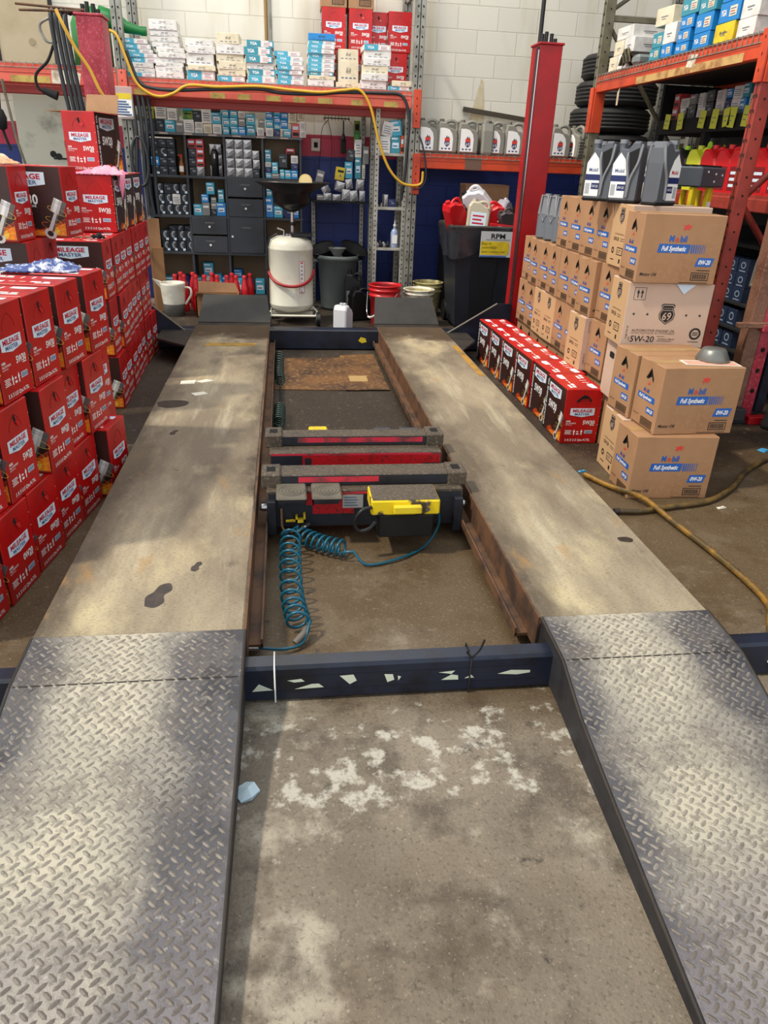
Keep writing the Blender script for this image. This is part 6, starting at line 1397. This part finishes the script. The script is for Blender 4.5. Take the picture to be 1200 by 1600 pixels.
# boxes on top of the right rack, fronts towards the aisle
def aisle_box(kind, w, d, h):
    def make():
        r = thing('filter_carton'); m = {'b': BLUEB, 'w': BWHITE, 'c': CREAM, 'y': YEL, 't': CYAN2}[kind]
        k = MB().box(0, d, -w / 2, w / 2, 0, h, m, .003); kb = k; lb_ = None
        for s_, F in enumerate((((0, 0, 0), (0, -1, 0), (0, 0, 1)), ((d * .5, -w / 2, 0), (1, 0, 0), (0, 0, 1)))):
            ww = w if s_ == 0 else d
            if kind in 'bt':
                if s_ == 1: continue
                k.text(F, 'YGA', -ww * .26, h * .5, h * .3, WHITE, w=ww * .28, bold=.03); lb_ = MB().rect(F, ww * .02, h * .25, ww * .38, h * .75, CREAM, .001)
                for q in range(3): lb_.rect(F, ww * .06, h * (.33 + q * .13), ww * (.32 - .06 * (q % 2)), h * (.38 + q * .13), LOGOR if q % 2 else LOGOB, .0016)
            else:
                k.rect(F, -ww * .2, h * .45, ww * .2, h * .52, MATS['print_grey']); k.rect(F, -ww * .15, h * .33, ww * .1, h * .38, MATS['print_grey'])
                if kind == 'y': k.text(F, 'K 69', -ww * .05, h * .5, h * .2, BLK if s_ == 0 else LOGOR, w=ww * .3)
        k.build('box_body', r)
        if lb_: lb_.build('paper_label', r)
        return r
    return make
ZR = 2.158; GR_ = 'filter cartons on top of the right rack'
def ab(kind, y, z, w, h, d, where, rot=0, x=2.675):
    nm = {'b': 'bright blue', 'w': 'white', 'c': 'cream', 'y': 'yellow', 't': 'teal'}[kind]
    return inst('ab%s%.2f%.2f%.2f' % (kind, w, h, d), aisle_box(kind, w, d, h), (x, y, z), RAD(rot + rnd(-2, 2)), '%s carton on the right rack, %s' % (nm, where), 'carton', GR_)
Q = [('c', 6.60, 0, .16, .10, .26, 'farthest, at the bottom by the olive post', 0), ('w', 6.42, 0, .17, .10, .26, 'bottom row behind the rags', 0), ('c', 6.52, .101, .17, .10, .26, 'second layer by the olive post', 0), ('w', 6.33, .101, .17, .10, .26, 'second layer beside the far cream one', 0), ('w', 6.44, .202, .28, .085, .28, 'long white one topping the far group', 0),
     ('t', 5.86, 0, .16, .075, .26, 'bottom, at the left of the blue group', 0), ('b', 5.68, 0, .15, .08, .26, 'bottom, second of the blue group', 0), ('t', 5.84, .076, .15, .09, .26, 'second layer at the left of the blue group', 0), ('w', 5.67, .081, .17, .12, .26, 'white one above the blue group', 0), ('c', 5.79, .202, .22, .11, .26, 'tilted cream one topping the left blue group', 4),
     ('b', 5.46, 0, .17, .06, .26, 'bottom of the middle column', 0), ('b', 5.46, .061, .17, .075, .26, 'second up in the middle column', 0), ('b', 5.44, .137, .17, .075, .26, 'third up in the middle column', 0), ('t', 5.43, .213, .22, .095, .30, 'top of the middle column, jutting out', 3),
     ('b', 5.21, 0, .20, .085, .28, 'bottom of the right column', 0), ('b', 5.21, .086, .21, .105, .28, 'second up in the right column', 0), ('t', 5.20, .192, .22, .085, .30, 'top of the right column', 0),
     ('y', 4.94, 0, .22, .10, .30, 'under the blue ones near the red post', 0), ('w', 4.70, 0, .18, .09, .28, 'beside the yellow one near the red post', 0), ('b', 4.92, .101, .22, .105, .30, 'on the yellow one', 0), ('b', 4.91, .207, .22, .11, .30, 'second above the yellow one', 2), ('b', 4.92, .318, .24, .11, .30, 'third above the yellow one', -3), ('w', 4.69, .091, .18, .11, .28, 'second layer near the red post', 0), ('b', 4.68, .202, .20, .11, .28, 'third layer near the red post', 0), ('b', 4.66, .313, .2, .11, .28, 'topmost near the red post', 0)]
for (kd, y, z, w, h, d, wh, rt) in Q: ab(kd, y, ZR + z, w, h, d, wh, rt)
b = MB()
for i in range(11): b.tube(spline([(2.67 + .01 * i, 6.44 - .012 * i, ZR + .02), (2.672, 6.40 - .012 * i, ZR + .08 + .02 * (i % 3)), (2.68, 6.36 - .01 * i, ZR + .03)], 4), .008, MATTE if i % 2 else mat('strap_khaki', (96, 86, 60), .8), n=5)
tag(b.build('strap_bundle', None, (-.02, -.03, 0)), 'tangled black and khaki strap on the right rack edge', 'strap')
tag(MB().box(0, .12, -.06, .06, 0, .07, mat('bag_grey_film', (120, 126, 126), .25), .02).build('plastic_pouch', None, (2.66, 6.16, ZR)), 'grey plastic pouch beside the tangled strap', 'pouch')
# dark inner shelf with tagged boxes
ins = thing('inner_shelf', 'black steel shelf inside the right rack holding tagged boxes', 'shelf', (0, 0, 0))
MB().box(3.22, 3.75, 5.15, 6.75, 1.72, 1.83, MATTE, .004).build('shelf_board', ins)
for y in (5.95, 6.72): MB().box(3.22, 3.27, y - .03, y + .03, 1.30, 1.72, MATTE).build('leg', ins)
MB().box(3.22, 3.75, 6.72, 6.76, 1.83, 2.1, MATTE).build('side_panel', ins)
GI = 'small boxes on the black inner shelf'
def ib(kind, y, z, w, h, wh, d=.2):
    o = inst('ib%s%.3f%.3f' % (kind, w, h), fbox(kind, w, d, h), (3.26 + d / 2, y, z + .07), RAD(-90 + rnd(-6, 6)), '%s box, %s' % (KN[kind], wh), 'box', GI); return o
WI = 'black inner shelf in right rack, '
for i, (kd, y, z, w, h) in enumerate((('pinkred', 6.56, 1.761, .09, .09), ('foil', 6.42, 1.761, .1, .08), ('black', 6.28, 1.761, .12, .10), ('white', 6.14, 1.761, .10, .07), ('black', 6.02, 1.761, .1, .1), ('white', 5.87, 1.761, .11, .10), ('navy', 5.76, 1.761, .07, .11), ('white', 5.66, 1.761, .1, .10), ('blue', 5.55, 1.761, .08, .1), ('cream', 5.42, 1.761, .12, .12), ('navy', 5.29, 1.761, .09, .12))): ib(kd, y, z, w, h, WI + 'bottom layer, %s from the far end' % ORD[i])
for i, (kd, y, z, w, h) in enumerate((('red', 6.55, 1.852, .1, .1), ('white', 6.41, 1.842, .14, .07), ('grey', 6.28, 1.862, .11, .07), ('white', 6.15, 1.832, .08, .10), ('black', 6.02, 1.862, .12, .08), ('white', 5.87, 1.862, .12, .07), ('blue', 5.75, 1.872, .08, .06), ('white', 5.65, 1.862, .11, .08), ('teal', 5.54, 1.862, .08, .09), ('white', 5.40, 1.882, .1, .07))): ib(kd, y, z, w, h, WI + 'upper layer, %s from the far end' % ORD[i])
NOTE = mat('note_lime', (214, 220, 72), .6)
for i, (y, l, tl) in enumerate(((6.55, .08, 4), (6.33, .09, -5), (5.98, .09, 6), (5.80, .10, 3), (5.64, .09, -8), (5.56, .10, 6), (5.38, .10, 5))):
    b = MB().box(-.045, .045, 0, .003, -l, .03, NOTE)
    for q in range(2): b.rect(((0, 0, 0), (1, 0, 0), (0, 0, 1)), -.03, -l * .3 - q * .03, .025 - .02 * q, -l * .3 - q * .03 + .006, MATS['print_grey'], .001)
    tag(b.build('price_note', None, (3.205, y, 1.84), (0, RAD(tl), RAD(-90))), 'lime paper note on the black inner shelf edge, %s from the far end' % ORD[i], 'note', 'lime notes on the inner shelf')
GJR = 'jugs on the second level of the right rack'
def rj(m, y, wh, nm, lab=None, cap=None, h=.30, w=.1, rz=-90): return blob_jug('coolant_jug', '%s jug on the right rack, %s' % (nm, wh), m, (3.10, y, 1.303), RAD(rz), w, h, .075, cap, GJR, lab)
LIME = mat('cap_lime', (170, 220, 40), .4); DLAB = lab_plain(mat('label_dark_green', (60, 110, 40), .5), WHITE); RLAB = lab_plain(mat('label_maroon', (120, 20, 26), .5), PALEB)
rj(BLACK, 6.05, 'farthest, with lime cap', 'black', DLAB, LIME); rj(BLACK, 5.86, 'second from the far end, with lime cap', 'black', DLAB, LIME); rj(mat('jug_yellow_lime', (200, 206, 50), .4), 5.66, 'between the black and red ones', 'lime yellow', None, None)
for i, y in enumerate((5.45, 5.24, 5.06, 4.80, 4.60)): rj(REDPL, y, '%s of the red ones from the far end' % ORD[i], 'red', RLAB)
for i, (y, m) in enumerate(((6.2, YEL), (6.1, OLIVE), (5.9, OLIVE))):
    tag(MB().tube([(3.5 + .02 * i, y, 1.303), (3.55, y - .03, 1.65)], .014, m, n=8).build('tool_handle'), '%s handle standing behind the black jugs' % ('yellow' if i == 0 else 'olive, left one,' if i == 1 else 'olive, right one,'), 'handle')
tag(MB().cyl((0, 0, 0), (.01, 0, 0), .03, LIME, n=16).build('cap_disc', None, (3.2, 5.78, 1.625)), 'lime green round cap behind the jugs', 'cap')
tag(MB().box(3.5, 3.7, 4.95, 5.5, 1.303, 1.6, FBM['grey'], .004).build('grey_box'), 'grey box in shade behind the red jugs', 'box')
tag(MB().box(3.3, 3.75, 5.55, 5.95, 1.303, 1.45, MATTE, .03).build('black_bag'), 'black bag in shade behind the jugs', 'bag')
# dark shelf of navy filter boxes below
ds = thing('parts_shelf', 'black shelf of navy filter boxes under the right rack', 'shelf', (0, 0, 0))
for z in (.09, .30, .45, .62, 1.0): MB().box(3.16, 3.6, 4.62, 5.45, z - .02, z, MATTE, .002).build('shelf_board', ds)
MB().box(3.58, 3.62, 4.62, 5.45, 0, 1.1, MATTE).build('back_panel', ds); MB().box(3.16, 3.6, 5.43, 5.45, 0, 1.1, MATTE).build('side_panel', ds)
GN = 'navy filter boxes on the low right shelf'
def nb(y, z, w, h, wh, kd='navy'):
    return inst('nb%s%.3f%.3f' % (kd, w, h), fbox(kd, w, .15, h), (3.18 + .075, y, z), RAD(-90), '%s filter box on the low black shelf, %s' % (KN[kd], wh), 'box', GN)
FBM['dnavy'] = mat('filter_box_dark_navy', (34, 46, 70), .4); KN['dnavy'] = 'dark navy'
def dn(w, h):
    def make():
        b = MB().box(-w / 2, w / 2, -.075, .075, 0, h, FBM['dnavy'], .002); F = ((0, -.075, 0), (1, 0, 0), (0, 0, 1))
        b.deco(F, [(w * .24 * math.cos(t * .5236), h * .56 + h * .24 * math.sin(t * .5236)) for t in range(12)], mat('emblem_grey', (130, 144, 160), .5)); b.deco(F, [(w * .16 * math.cos(t * .5236), h * .56 + h * .16 * math.sin(t * .5236)) for t in range(12)], FBM['dnavy'], .0012)
        b.rect(F, -w * .3, h * .12, w * .3, h * .2, MATS['emblem_grey']); return b.build('filter_box')
    return make
lv = {.62: (3, 4, 'shelf under the jugs'), .45: (1, 4, 'third shelf from below'), .30: (1, 4, 'second shelf from below'), .09: (2, 4, 'lowest shelf')}
for z, (ny, nx, nm) in lv.items():
    for j in range(ny):
        for i in range(nx):
            h = .095 if z == .62 else .12 if z != .09 else .09
            y = 5.36 - i * .135
            inst('dn%.3f' % h, dn(.125, h), (3.255 - .03 * (z == .62) * 0, y, z + j * (h + .001)), RAD(-90 + rnd(-2, 2)), 'dark navy filter box, %s, %s from the far end, %s layer' % (nm, ORD[i], ORD[j]), 'box', GN)
b = MB()
for i in range(7): b.cyl((3.17, 4.78 - .01 * (i % 3), .64 + i * .04), (3.19, 4.70 - .01 * (i % 2), .655 + i * .04), .016, FBM['cream'] if i % 2 else CHROME, n=10)
b.tube(spline([(3.17, 4.8, .75), (3.15, 4.74, .95), (3.16, 4.66, .97), (3.16, 4.64, .85)], 5), .014, GALV)
tag(b.build('spark_plug_strip'), 'strip of small pale packets hanging by the navy boxes', 'packets')

# rusty column with red flange at the right edge, seen in front of the rack
rc = thing('steel_column', 'rusty brown steel column with red drilled flange at the right edge', 'column', (0, 0, 0))
RUSTC = mat('rusty_brown_column', (134, 96, 78), .65, c2=(104, 66, 54), vs=5, fine=(150, 112, 92))
MB().box(2.80, 2.885, 4.15, 4.24, .02, 1.75, RUSTC, .004).build('column_body', rc)
b = MB().box(2.886, 2.96, 4.15, 4.165, .02, 1.75, PINKR, .002)
for z in (.2, .33, .46, .72, .85, 1.1): b.deco(((2.925, 4.15, z), (1, 0, 0), (0, 0, 1)), [(.015 * math.cos(t * .5236), .015 * math.sin(t * .5236)) for t in range(12)], HOLE, .001)
b.build('drilled_flange', rc)
MB().box(2.76, 3.06, 4.10, 4.30, 0, .02, mat('base_dark', (50, 46, 50), .5), .003).box(2.78, 2.88, 4.08, 4.145, .02, .10, MATS['base_dark'], .006).box(2.90, 3.12, 4.07, 4.13, .0, .05, LIFTR, .004).build('base_plate', rc)
MB().box(2.70, 3.05, 4.11, 4.149, .60, .63, RUSTC, .003).box(2.86, 3.25, 4.10, 4.149, .58, .62, PINKR, .003).box(3.0, 3.3, 4.11, 4.14, .62, .75, PINKR, .003).build('side_arm', rc)
tag(MB().box(3.10, 3.7, 4.12, 4.2, .12, .21, LIFTR, .01).box(3.12, 3.7, 4.14, 4.2, .0, .06, LIFTR, .006).build('red_floor_jack_body'), 'red steel jack body low beside the rusty column', 'jack')
bpy.data.objects['red_floor_jack_body'].name = 'floor_jack'
b = MB().lathe([(0, 0), (.05, 0), (.055, .03), (.04, .1), (.045, .13), (0, .14)], MATTE, n=16).cyl((-.02, -.02, .12), (.05, -.04, .17), .014, CHROME)
tag(b.build('swivel_caster', None, (3.0, 4.0, 0)), 'black rubber caster with chrome pin at the column foot', 'caster')
tag(MB().box(2.99, 3.05, 4.165, 4.25, .05, .44, STEELB, .004).build('dark_bracket'), 'dark upright bracket behind the red flange', 'bracket')

# step ladder behind the carton stack
sl = thing('step_ladder', 'folded yellow step ladder with dark top cap behind the brown cartons', 'ladder', (2.42, 4.36, 0), RAD(40))
LYEL = mat('ladder_yellow', (224, 198, 20), .45, c2=(190, 160, 20), vs=8)
for x in (-.12, .12):
    MB().box(x - .035, x + .035, -.012, .012, .0, 1.36, LYEL, .004).build('front_rail', sl)
    MB().box(x + .05 - .02, x + .05 + .02, .06, .085, .0, 1.34, LYEL, .004).build('rear_rail', sl)
for z in (.3, .6, .9, 1.18): MB().box(-.12, .12, -.03, .05, z, z + .02, GALV, .003).build('step', sl)
b = MB().box(-.17, .19, -.05, .10, 1.36, 1.465, mat('ladder_cap_grey', (66, 72, 80), .5), .008)
for y in (-.02, .03, .08): b.box(-.15, .17, y - .008, y + .008, 1.465, 1.475, MATTE)
for x, z in ((-.08, 1.44), (.04, 1.43), (.14, 1.425), (.03, 1.39)): b.cyl((x, -.05, z), (x, -.054, z), .006, WHITE, n=8)
b.build('top_cap', sl)
MB().rect(((.12, -.012, 1.2), (1, 0, 0), (0, 0, 1)), -.028, -.10, .028, .08, WHITE).build('safety_label', sl)

# ---- dark silver jugs on the cartons
SILD = mat('silver_plastic_dark', (92, 96, 102), .38, metal=.25)
def silver_jug():
    r = thing('silver_oil_jug'); b = MB()
    P = [(-.088, 0), (.088, 0), (.094, .015), (.094, .20), (.086, .27), (.07, .30), (.03, .30), (-.005, .262), (-.05, .268), (-.088, .20), (-.094, .015)]
    rprism(b, P, .055, .014, SILD, RX); b.box(-.096, .096, -.057, .057, 0, .022, MATTE, .008); b.build('jug_body', r)
    MB().cyl((-.055, 0, .255), (-.055, 0, .29), .024, SILD).cyl((-.055, 0, .288), (-.055, 0, .308), .027, SILVERP, n=18).build('cap', r)
    h = MB().tube(spline([(.085, -.045, .285), (.075, -.058, .2), (.04, -.060, .12), (.03, -.060, .03)], 6), .010, SILVERP, n=7).tube(spline([(.0, -.045, .252), (.005, -.06, .2), (.025, -.062, .12), (.03, -.060, .03)], 6), .009, SILVERP, n=7).tube(spline([(.085, .045, .285), (.075, .058, .2), (.04, .060, .12), (.03, .060, .03)], 6), .010, SILVERP, n=7)
    h.deco(((0, -.055, 0), (1, 0, 0), (0, 0, 1)), [(.008, .245), (.07, .27), (.066, .20), (.036, .125)], MATTE, .001); h.build('handle_ridge', r)
    for s in (1, -1):
        F = ((0, -s * .055, 0), (s, 0, 0), (0, 0, 1)); k = MB(); sx = 1 if s > 0 else -1
        q = lambda pts: [(p[0] * sx, p[1]) for p in pts]
        k.deco(F, q([(-.086, .025), (.012, .025), (.012, .16), (-.012, .215), (-.045, .245), (-.086, .19)]), WHITE, .001)
        k.deco(F, q([(-.086, .105), (.012, .105), (.012, .135), (-.086, .135)]), NAVY, .0014); k.deco(F, q([(-.04, .06), (.012, .06), (.012, .092), (-.04, .092)]), NAVY, .0014)
        k.text(F, 'Mobil', -.037 * sx, .158, .018, LOGOR if s < 0 else LOGOB, w=.06, bold=.02, e=.0018)
        flying_horse(k, F, -.035 * sx, .195, .014, REDP); k.rect(F, -.08 if s > 0 else .05, .035, -.05 if s > 0 else .08, .09, mat('label_grey', (170, 174, 180), .5), .0014); k.text(F, '0W-20', -.014 * sx, .076, .013, WHITE, w=.04, e=.002)
        k.build('jug_label', r)
    return r
GSJ = 'silver oil jugs standing on the brown cartons'
for i, (x, y, rz, w) in enumerate(((1.745, 4.23, -42, 'front left of the group on the cartons'), (1.825, 4.07, -42, 'front middle of the group on the cartons'), (1.945, 3.92, 205, 'nearest and right one of the group on the cartons'), (1.86, 4.42, -42, 'rear left of the group, mostly its cap showing'), (1.94, 4.30, -42, 'rear middle of the group, mostly its cap showing'), (2.03, 4.19, -42, 'rear right of the group, mostly its cap showing'))):
    inst('sj', silver_jug, (x, y, 1.2715), RAD(rz), 'dark silver oil jug, ' + w, 'jug', GSJ)
def slim_jug():
    r = thing('silver_oil_jug'); b = MB()
    T = Matrix.Identity(4)
    b.box(-.042, .042, -.10, .10, 0, .18, mat('silver_jug_side', (120, 126, 134), .35, metal=.3), .014).add([(-.042, -.10, .17), (.042, -.10, .17), (.042, .10, .17), (-.042, .10, .17), (-.03, -.085, .30), (.03, -.085, .30), (.028, .02, .285), (-.028, .02, .285)], [(3, 2, 1, 0), (0, 1, 5, 4), (1, 2, 6, 5), (2, 3, 7, 6), (3, 0, 4, 7), (4, 5, 6, 7)], SILVERP); b.build('jug_body', r)
    F = ((0, -.0965, .17), (1, 0, 0), (0, .115, 1)); k = MB().deco(F, [(-.018, .02), (.018, .02), (.022, .06), (.014, .115), (-.014, .115), (-.022, .06)], MATTE, .003); k.tube([(-.024, -.097, .18), (-.02, -.09, .295), (.02, -.09, .295), (.024, -.097, .18), (0, -.10, .12)], .006, SILVERP, n=6, closed=True); k.build('handle_slot', r)
    MB().cyl((0, .04, .27), (0, .04, .305), .026, SILVERP, n=16).build('cap', r)
    MB().rect(((.0425, .01, 0), (0, 1, 0), (0, 0, 1)), -.07, .03, .07, .17, WHITE).rect(((.0425, .01, 0), (0, 1, 0), (0, 0, 1)), -.07, .08, .07, .11, BLUEP, .0014).build('jug_label', r)
    return r
for i, (x, y) in enumerate(((1.93, 5.62), (1.935, 5.46), (1.94, 5.30), (1.945, 5.14))):
    inst('slj', slim_jug, (x, y, .9535), RAD(-28), 'silver oil jug seen edge-on on the carton wall, %s from the far end' % ORD[i], 'jug', 'edge-on silver oil jugs on the carton wall')
for o in list(bpy.data.objects):
    if o.name.startswith('silver_oil_jug') and o.location.y < 4.6: o.scale = (.82, .92, .99)

# ================================================================== CABLES AND SMALL THINGS ROUND THE LEFT POST
YC = mat('yellow_cord', (206, 160, 40), .45)
tag(MB().tube(spline([(-1.46, 5.96, 2.25), (-1.42, 5.94, 2.16), (-1.36, 5.95, 2.03), (-1.29, 5.96, 1.92), (-1.24, 5.96, 1.80), (-1.20, 5.97, 1.74)], 8), .011, YC).cyl((-1.20, 5.97, 1.75), (-1.19, 5.97, 1.71), .014, RUSTB).build('yellow_cord'), 'yellow cord with hook end slung across the pink lift post', 'cord')
def wx(px): return -1.34 + (px - 198) * .00567
def wz(px, py): return 2.0 - (py - 126 - (px - 198) * .042) * .0056
tag(MB().tube(spline([(-1.42, 7.47, 2.34), (-1.36, 7.455, 2.30), (-1.31, 7.45, 2.16), (-1.24, 7.45, 1.97), (-1.14, 7.45, 1.89), (-1.04, 7.45, 1.87), (-.93, 7.45, 1.90), (-.80, 7.45, 1.965), (-.55, 7.45, 1.965), (-.20, 7.45, 1.985), (.10, 7.45, 1.97), (.35, 7.45, 1.965), (.55, 7.45, 1.99), (.70, 7.45, 1.995), (.80, 7.44, 1.86), (.88, 7.44, 1.60), (.98, 7.44, 1.38), (1.10, 7.44, 1.26), (1.22, 7.445, 1.235), (1.30, 7.45, 1.26), (1.31, 7.45, 1.36)], 8), .012, YC).build('yellow_cord'), 'long yellow cord looped along the orange rack beam', 'cord')
BC = mat('black_cable', (36, 40, 46), .5)
tag(MB().tube(spline([(-1.30, 7.47, 2.20), (-1.22, 7.465, 1.98), (-1.10, 7.465, 1.93), (-.9, 7.465, 1.925), (-.6, 7.465, 1.945), (-.2, 7.465, 1.965), (.0, 7.465, 1.945), (.3, 7.465, 1.95), (.55, 7.465, 1.975), (.9, 7.465, 1.985), (1.06, 7.465, 1.98), (1.13, 7.46, 1.90), (1.16, 7.46, 1.75), (1.15, 7.46, 1.55), (1.14, 7.47, 1.3), (1.12, 7.5, 1.1)], 8), .014, BC).build('black_cable'), 'thick black cable running along the rack beam and down the shelf', 'cable')
tag(MB().tube(spline([(1.26, 7.47, 1.66), (1.30, 7.455, 1.56), (1.33, 7.45, 1.42), (1.34, 7.45, 1.30), (1.30, 7.45, 1.22), (1.22, 7.45, 1.2)], 6), .008, BC).build('black_cable'), 'short black cable curling down the grey rack upright', 'cable')
b = MB()
for i, x in enumerate((-1.50, -1.465, -1.435, -1.405)):
    b.tube(spline([(x + .02, 6.16, 2.26), (x - .02, 6.06, 2.25), (x - .012, 6.03, 2.05), (x + .012, 6.02, 1.8), (x + .03, 6.02, 1.62), (x + .035, 6.02, 1.35)], 6), .0145, BC)
tag(b.build('hose_bundle'), 'four black hoses hanging beside the pink lift post', 'hoses')
tag(MB().tube([(-1.75, 6.1, 2.29), (-1.3, 6.06, 2.27)], .008, RUSTB).tube([(-1.72, 6.06, 2.25), (-1.32, 6.04, 2.26)], .008, RUSTB).tube(spline([(-1.52, 6.05, 2.22), (-1.60, 6.05, 2.17), (-1.57, 6.05, 2.08), (-1.50, 6.05, 2.08)], 5), .009, GALV, n=6).build('hanger_bars'), 'thin rusty bars with hook on top of the hose bundle', 'bars')
tag(MB().tube(spline([(-1.53, 6.06, 2.06), (-1.58, 6.04, 1.96), (-1.66, 6.02, 1.88), (-1.66, 6.02, 1.80), (-1.60, 6.02, 1.77)], 6), .010, MATTE).cyl((-1.63, 6.02, 1.785), (-1.54, 6.02, 1.755), .02, MATTE, r1=.03).build('plug_lead'), 'black lead with trailer plug hanging left of the hose bundle', 'lead')
gc = thing('oil_can', 'green spouted oil can behind the top of the pink lift post', 'can', (-1.60, 7.62, 2.084))
GRC = mat('green_enamel', (24, 120, 56), .4)
MB().lathe([(0, 0), (.16, 0), (.16, .3), (.13, .37), (.06, .40), (.06, .43), (0, .43)], GRC, n=28).build('body', gc); MB().tube([(.08, 0, .36), (.22, 0, .34), (.30, 0, .30), (.42, 0, .28)], [.09, .07, .045, .03], GRC, n=14).cyl((.41, 0, .28), (.46, 0, .28), .035, GRC, n=14).build('spout', gc)
pb = thing('printed_pouch', 'clear pouch with yellow and blue printed card hanging by the rack beam', 'pouch', (-1.36, 7.46, 1.70)); pb.scale = (.9, .9, .9)
MB().box(-.085, .085, -.012, .012, -.02, .26, mat('clear_film', (216, 200, 196), .2, alpha=.45), .006).build('film', pb)
k = MB().box(-.075, .075, -.016, -.013, 0, .20, WHITE); k.rect(((0, -.016, 0), (1, 0, 0), (0, 0, 1)), -.074, .15, .074, .20, YEL, .001)
for q in range(6): k.rect(((0, -.016, 0), (1, 0, 0), (0, 0, 1)), -.068, .012 + q * .022, .066 - .02 * (q % 3), .026 + q * .022, LOGOB, .001)
k.build('card', pb)
b = MB()
for i, (x, y) in enumerate(((-1.30, 7.46), (-1.25, 7.47), (-1.21, 7.48), (-1.17, 7.5))): b.tube(spline([(x, y + .04, 1.87), (x + .02, y, 1.6), (x - .01 + .02 * (i % 2), y, 1.2), (x + .015, y, .9)], 6), .017, BC)
b.tube([(-1.27 + .07 * math.cos(t * .35), 7.45, 1.35 + .2 * math.sin(t * .35)) for t in range(18)], .013, BC, closed=True)
tag(b.build('hanging_hoses'), 'dark hoses and coil hanging from the rack beam by the left upright', 'hoses')
b = MB()
for i in range(9): b.tube(spline([(-1.315, 7.495, 1.05 - i * .03), (-1.29 + .01 * (i % 2), 7.47, 1.02 - i * .035), (-1.305, 7.49, .95 - i * .03)], 4), .008, GALV, n=5)
tag(b.build('wire_bundle'), 'bundle of bare grey wires by the left rack upright', 'wires')
b = MB().tube([(-2.34, 7.45, 1.94), (-2.30, 7.45, 1.5), (-2.24, 7.45, 1.2)], .012, OLIVE).tube(spline([(-2.38, 7.45, 1.9), (-2.40, 7.45, 1.6), (-2.36, 7.45, 1.4)], 5), .012, MATTE).lathe([(0, 0), (.04, .02), (.05, .1), (.03, .16), (0, .18)], MATTE, (-2.40, 7.45, 1.55), 12)
tag(b.build('trouble_lamp'), 'black lamp and olive pole hanging from the left rack beam', 'lamp')

# ================================================================== LIGHT AND CAMERA
w = bpy.data.worlds.new('World'); scn.world = w; w.use_nodes = True
nt = w.node_tree; bg = nt.nodes['Background']
tcw = nt.nodes.new('ShaderNodeTexCoord'); sx = nt.nodes.new('ShaderNodeSeparateXYZ'); nt.links.new(tcw.outputs['Generated'], sx.inputs[0])
crw = nt.nodes.new('ShaderNodeValToRGB'); e = crw.color_ramp.elements
e[0].position = 0; e[0].color = (.5, .46, .42, 1); e[1].position = 1; e[1].color = (.50, .56, .62, 1)
k = e.new(.5); k.color = (1.5, 1.5, 1.5, 1); k = e.new(.72); k.color = (.95, 1.0, 1.05, 1)
mrw = nt.nodes.new('ShaderNodeMapRange'); mrw.inputs['From Min'].default_value = -1; nt.links.new(sx.outputs[2], mrw.inputs['Value']); nt.links.new(mrw.outputs[0], crw.inputs[0]); nt.links.new(crw.outputs[0], bg.inputs['Color'])
bg.inputs['Strength'].default_value = .92
def sun(name, d, s, ang, c):
    l = bpy.data.lights.new(name, 'SUN'); l.energy = s; l.angle = RAD(ang); l.color = c
    o = bpy.data.objects.new(name, l); COL.objects.link(o); o.rotation_euler = Vector(d).to_track_quat('-Z', 'Y').to_euler(); return o
sun('sun', (.58, .16, -.80), 2.5, 3.5, (1, .90, .74))
def lamp(name, loc, sx_, sy_, p, c=(1, .95, .86), d=(0, 0, -1)):
    l = bpy.data.lights.new(name, 'AREA'); l.shape = 'RECTANGLE'; l.size = sx_; l.size_y = sy_; l.energy = p; l.color = c
    o = bpy.data.objects.new(name, l); COL.objects.link(o); o.location = loc; o.rotation_euler = Vector(d).to_track_quat('-Z', 'Y').to_euler(); return o
lamp('fill_light', (-.2, 6.3, 4.2), 3.6, .3, 60); lamp('fill_light', (.6, 3.6, 4.2), 3.6, .3, 30)  # unseen fill lights added overhead to brighten the deep interior
cam = bpy.data.cameras.new('Camera'); co = bpy.data.objects.new('Camera', cam); COL.objects.link(co)
cam.sensor_fit = 'VERTICAL'; cam.sensor_height = 36; cam.lens = 36 * 1132 / 1600; cam.clip_start = .05
right = Vector((.992, -.124, .036)); up = Vector((.022, .435, .900)); back = Vector((-.128, -.892, .434))
back.normalize(); right = (right - back * right.dot(back)).normalized(); up = back.cross(right)
co.matrix_world = Matrix(((right.x, up.x, back.x, 0), (right.y, up.y, back.y, 0), (right.z, up.z, back.z, 1.42), (0, 0, 0, 1)))
scn.camera = co
vs_ = scn.view_settings; vs_.view_transform = 'Standard'; vs_.look = 'None'; vs_.gamma = 1; vs_.use_curve_mapping = False; vs_.exposure = 0.16
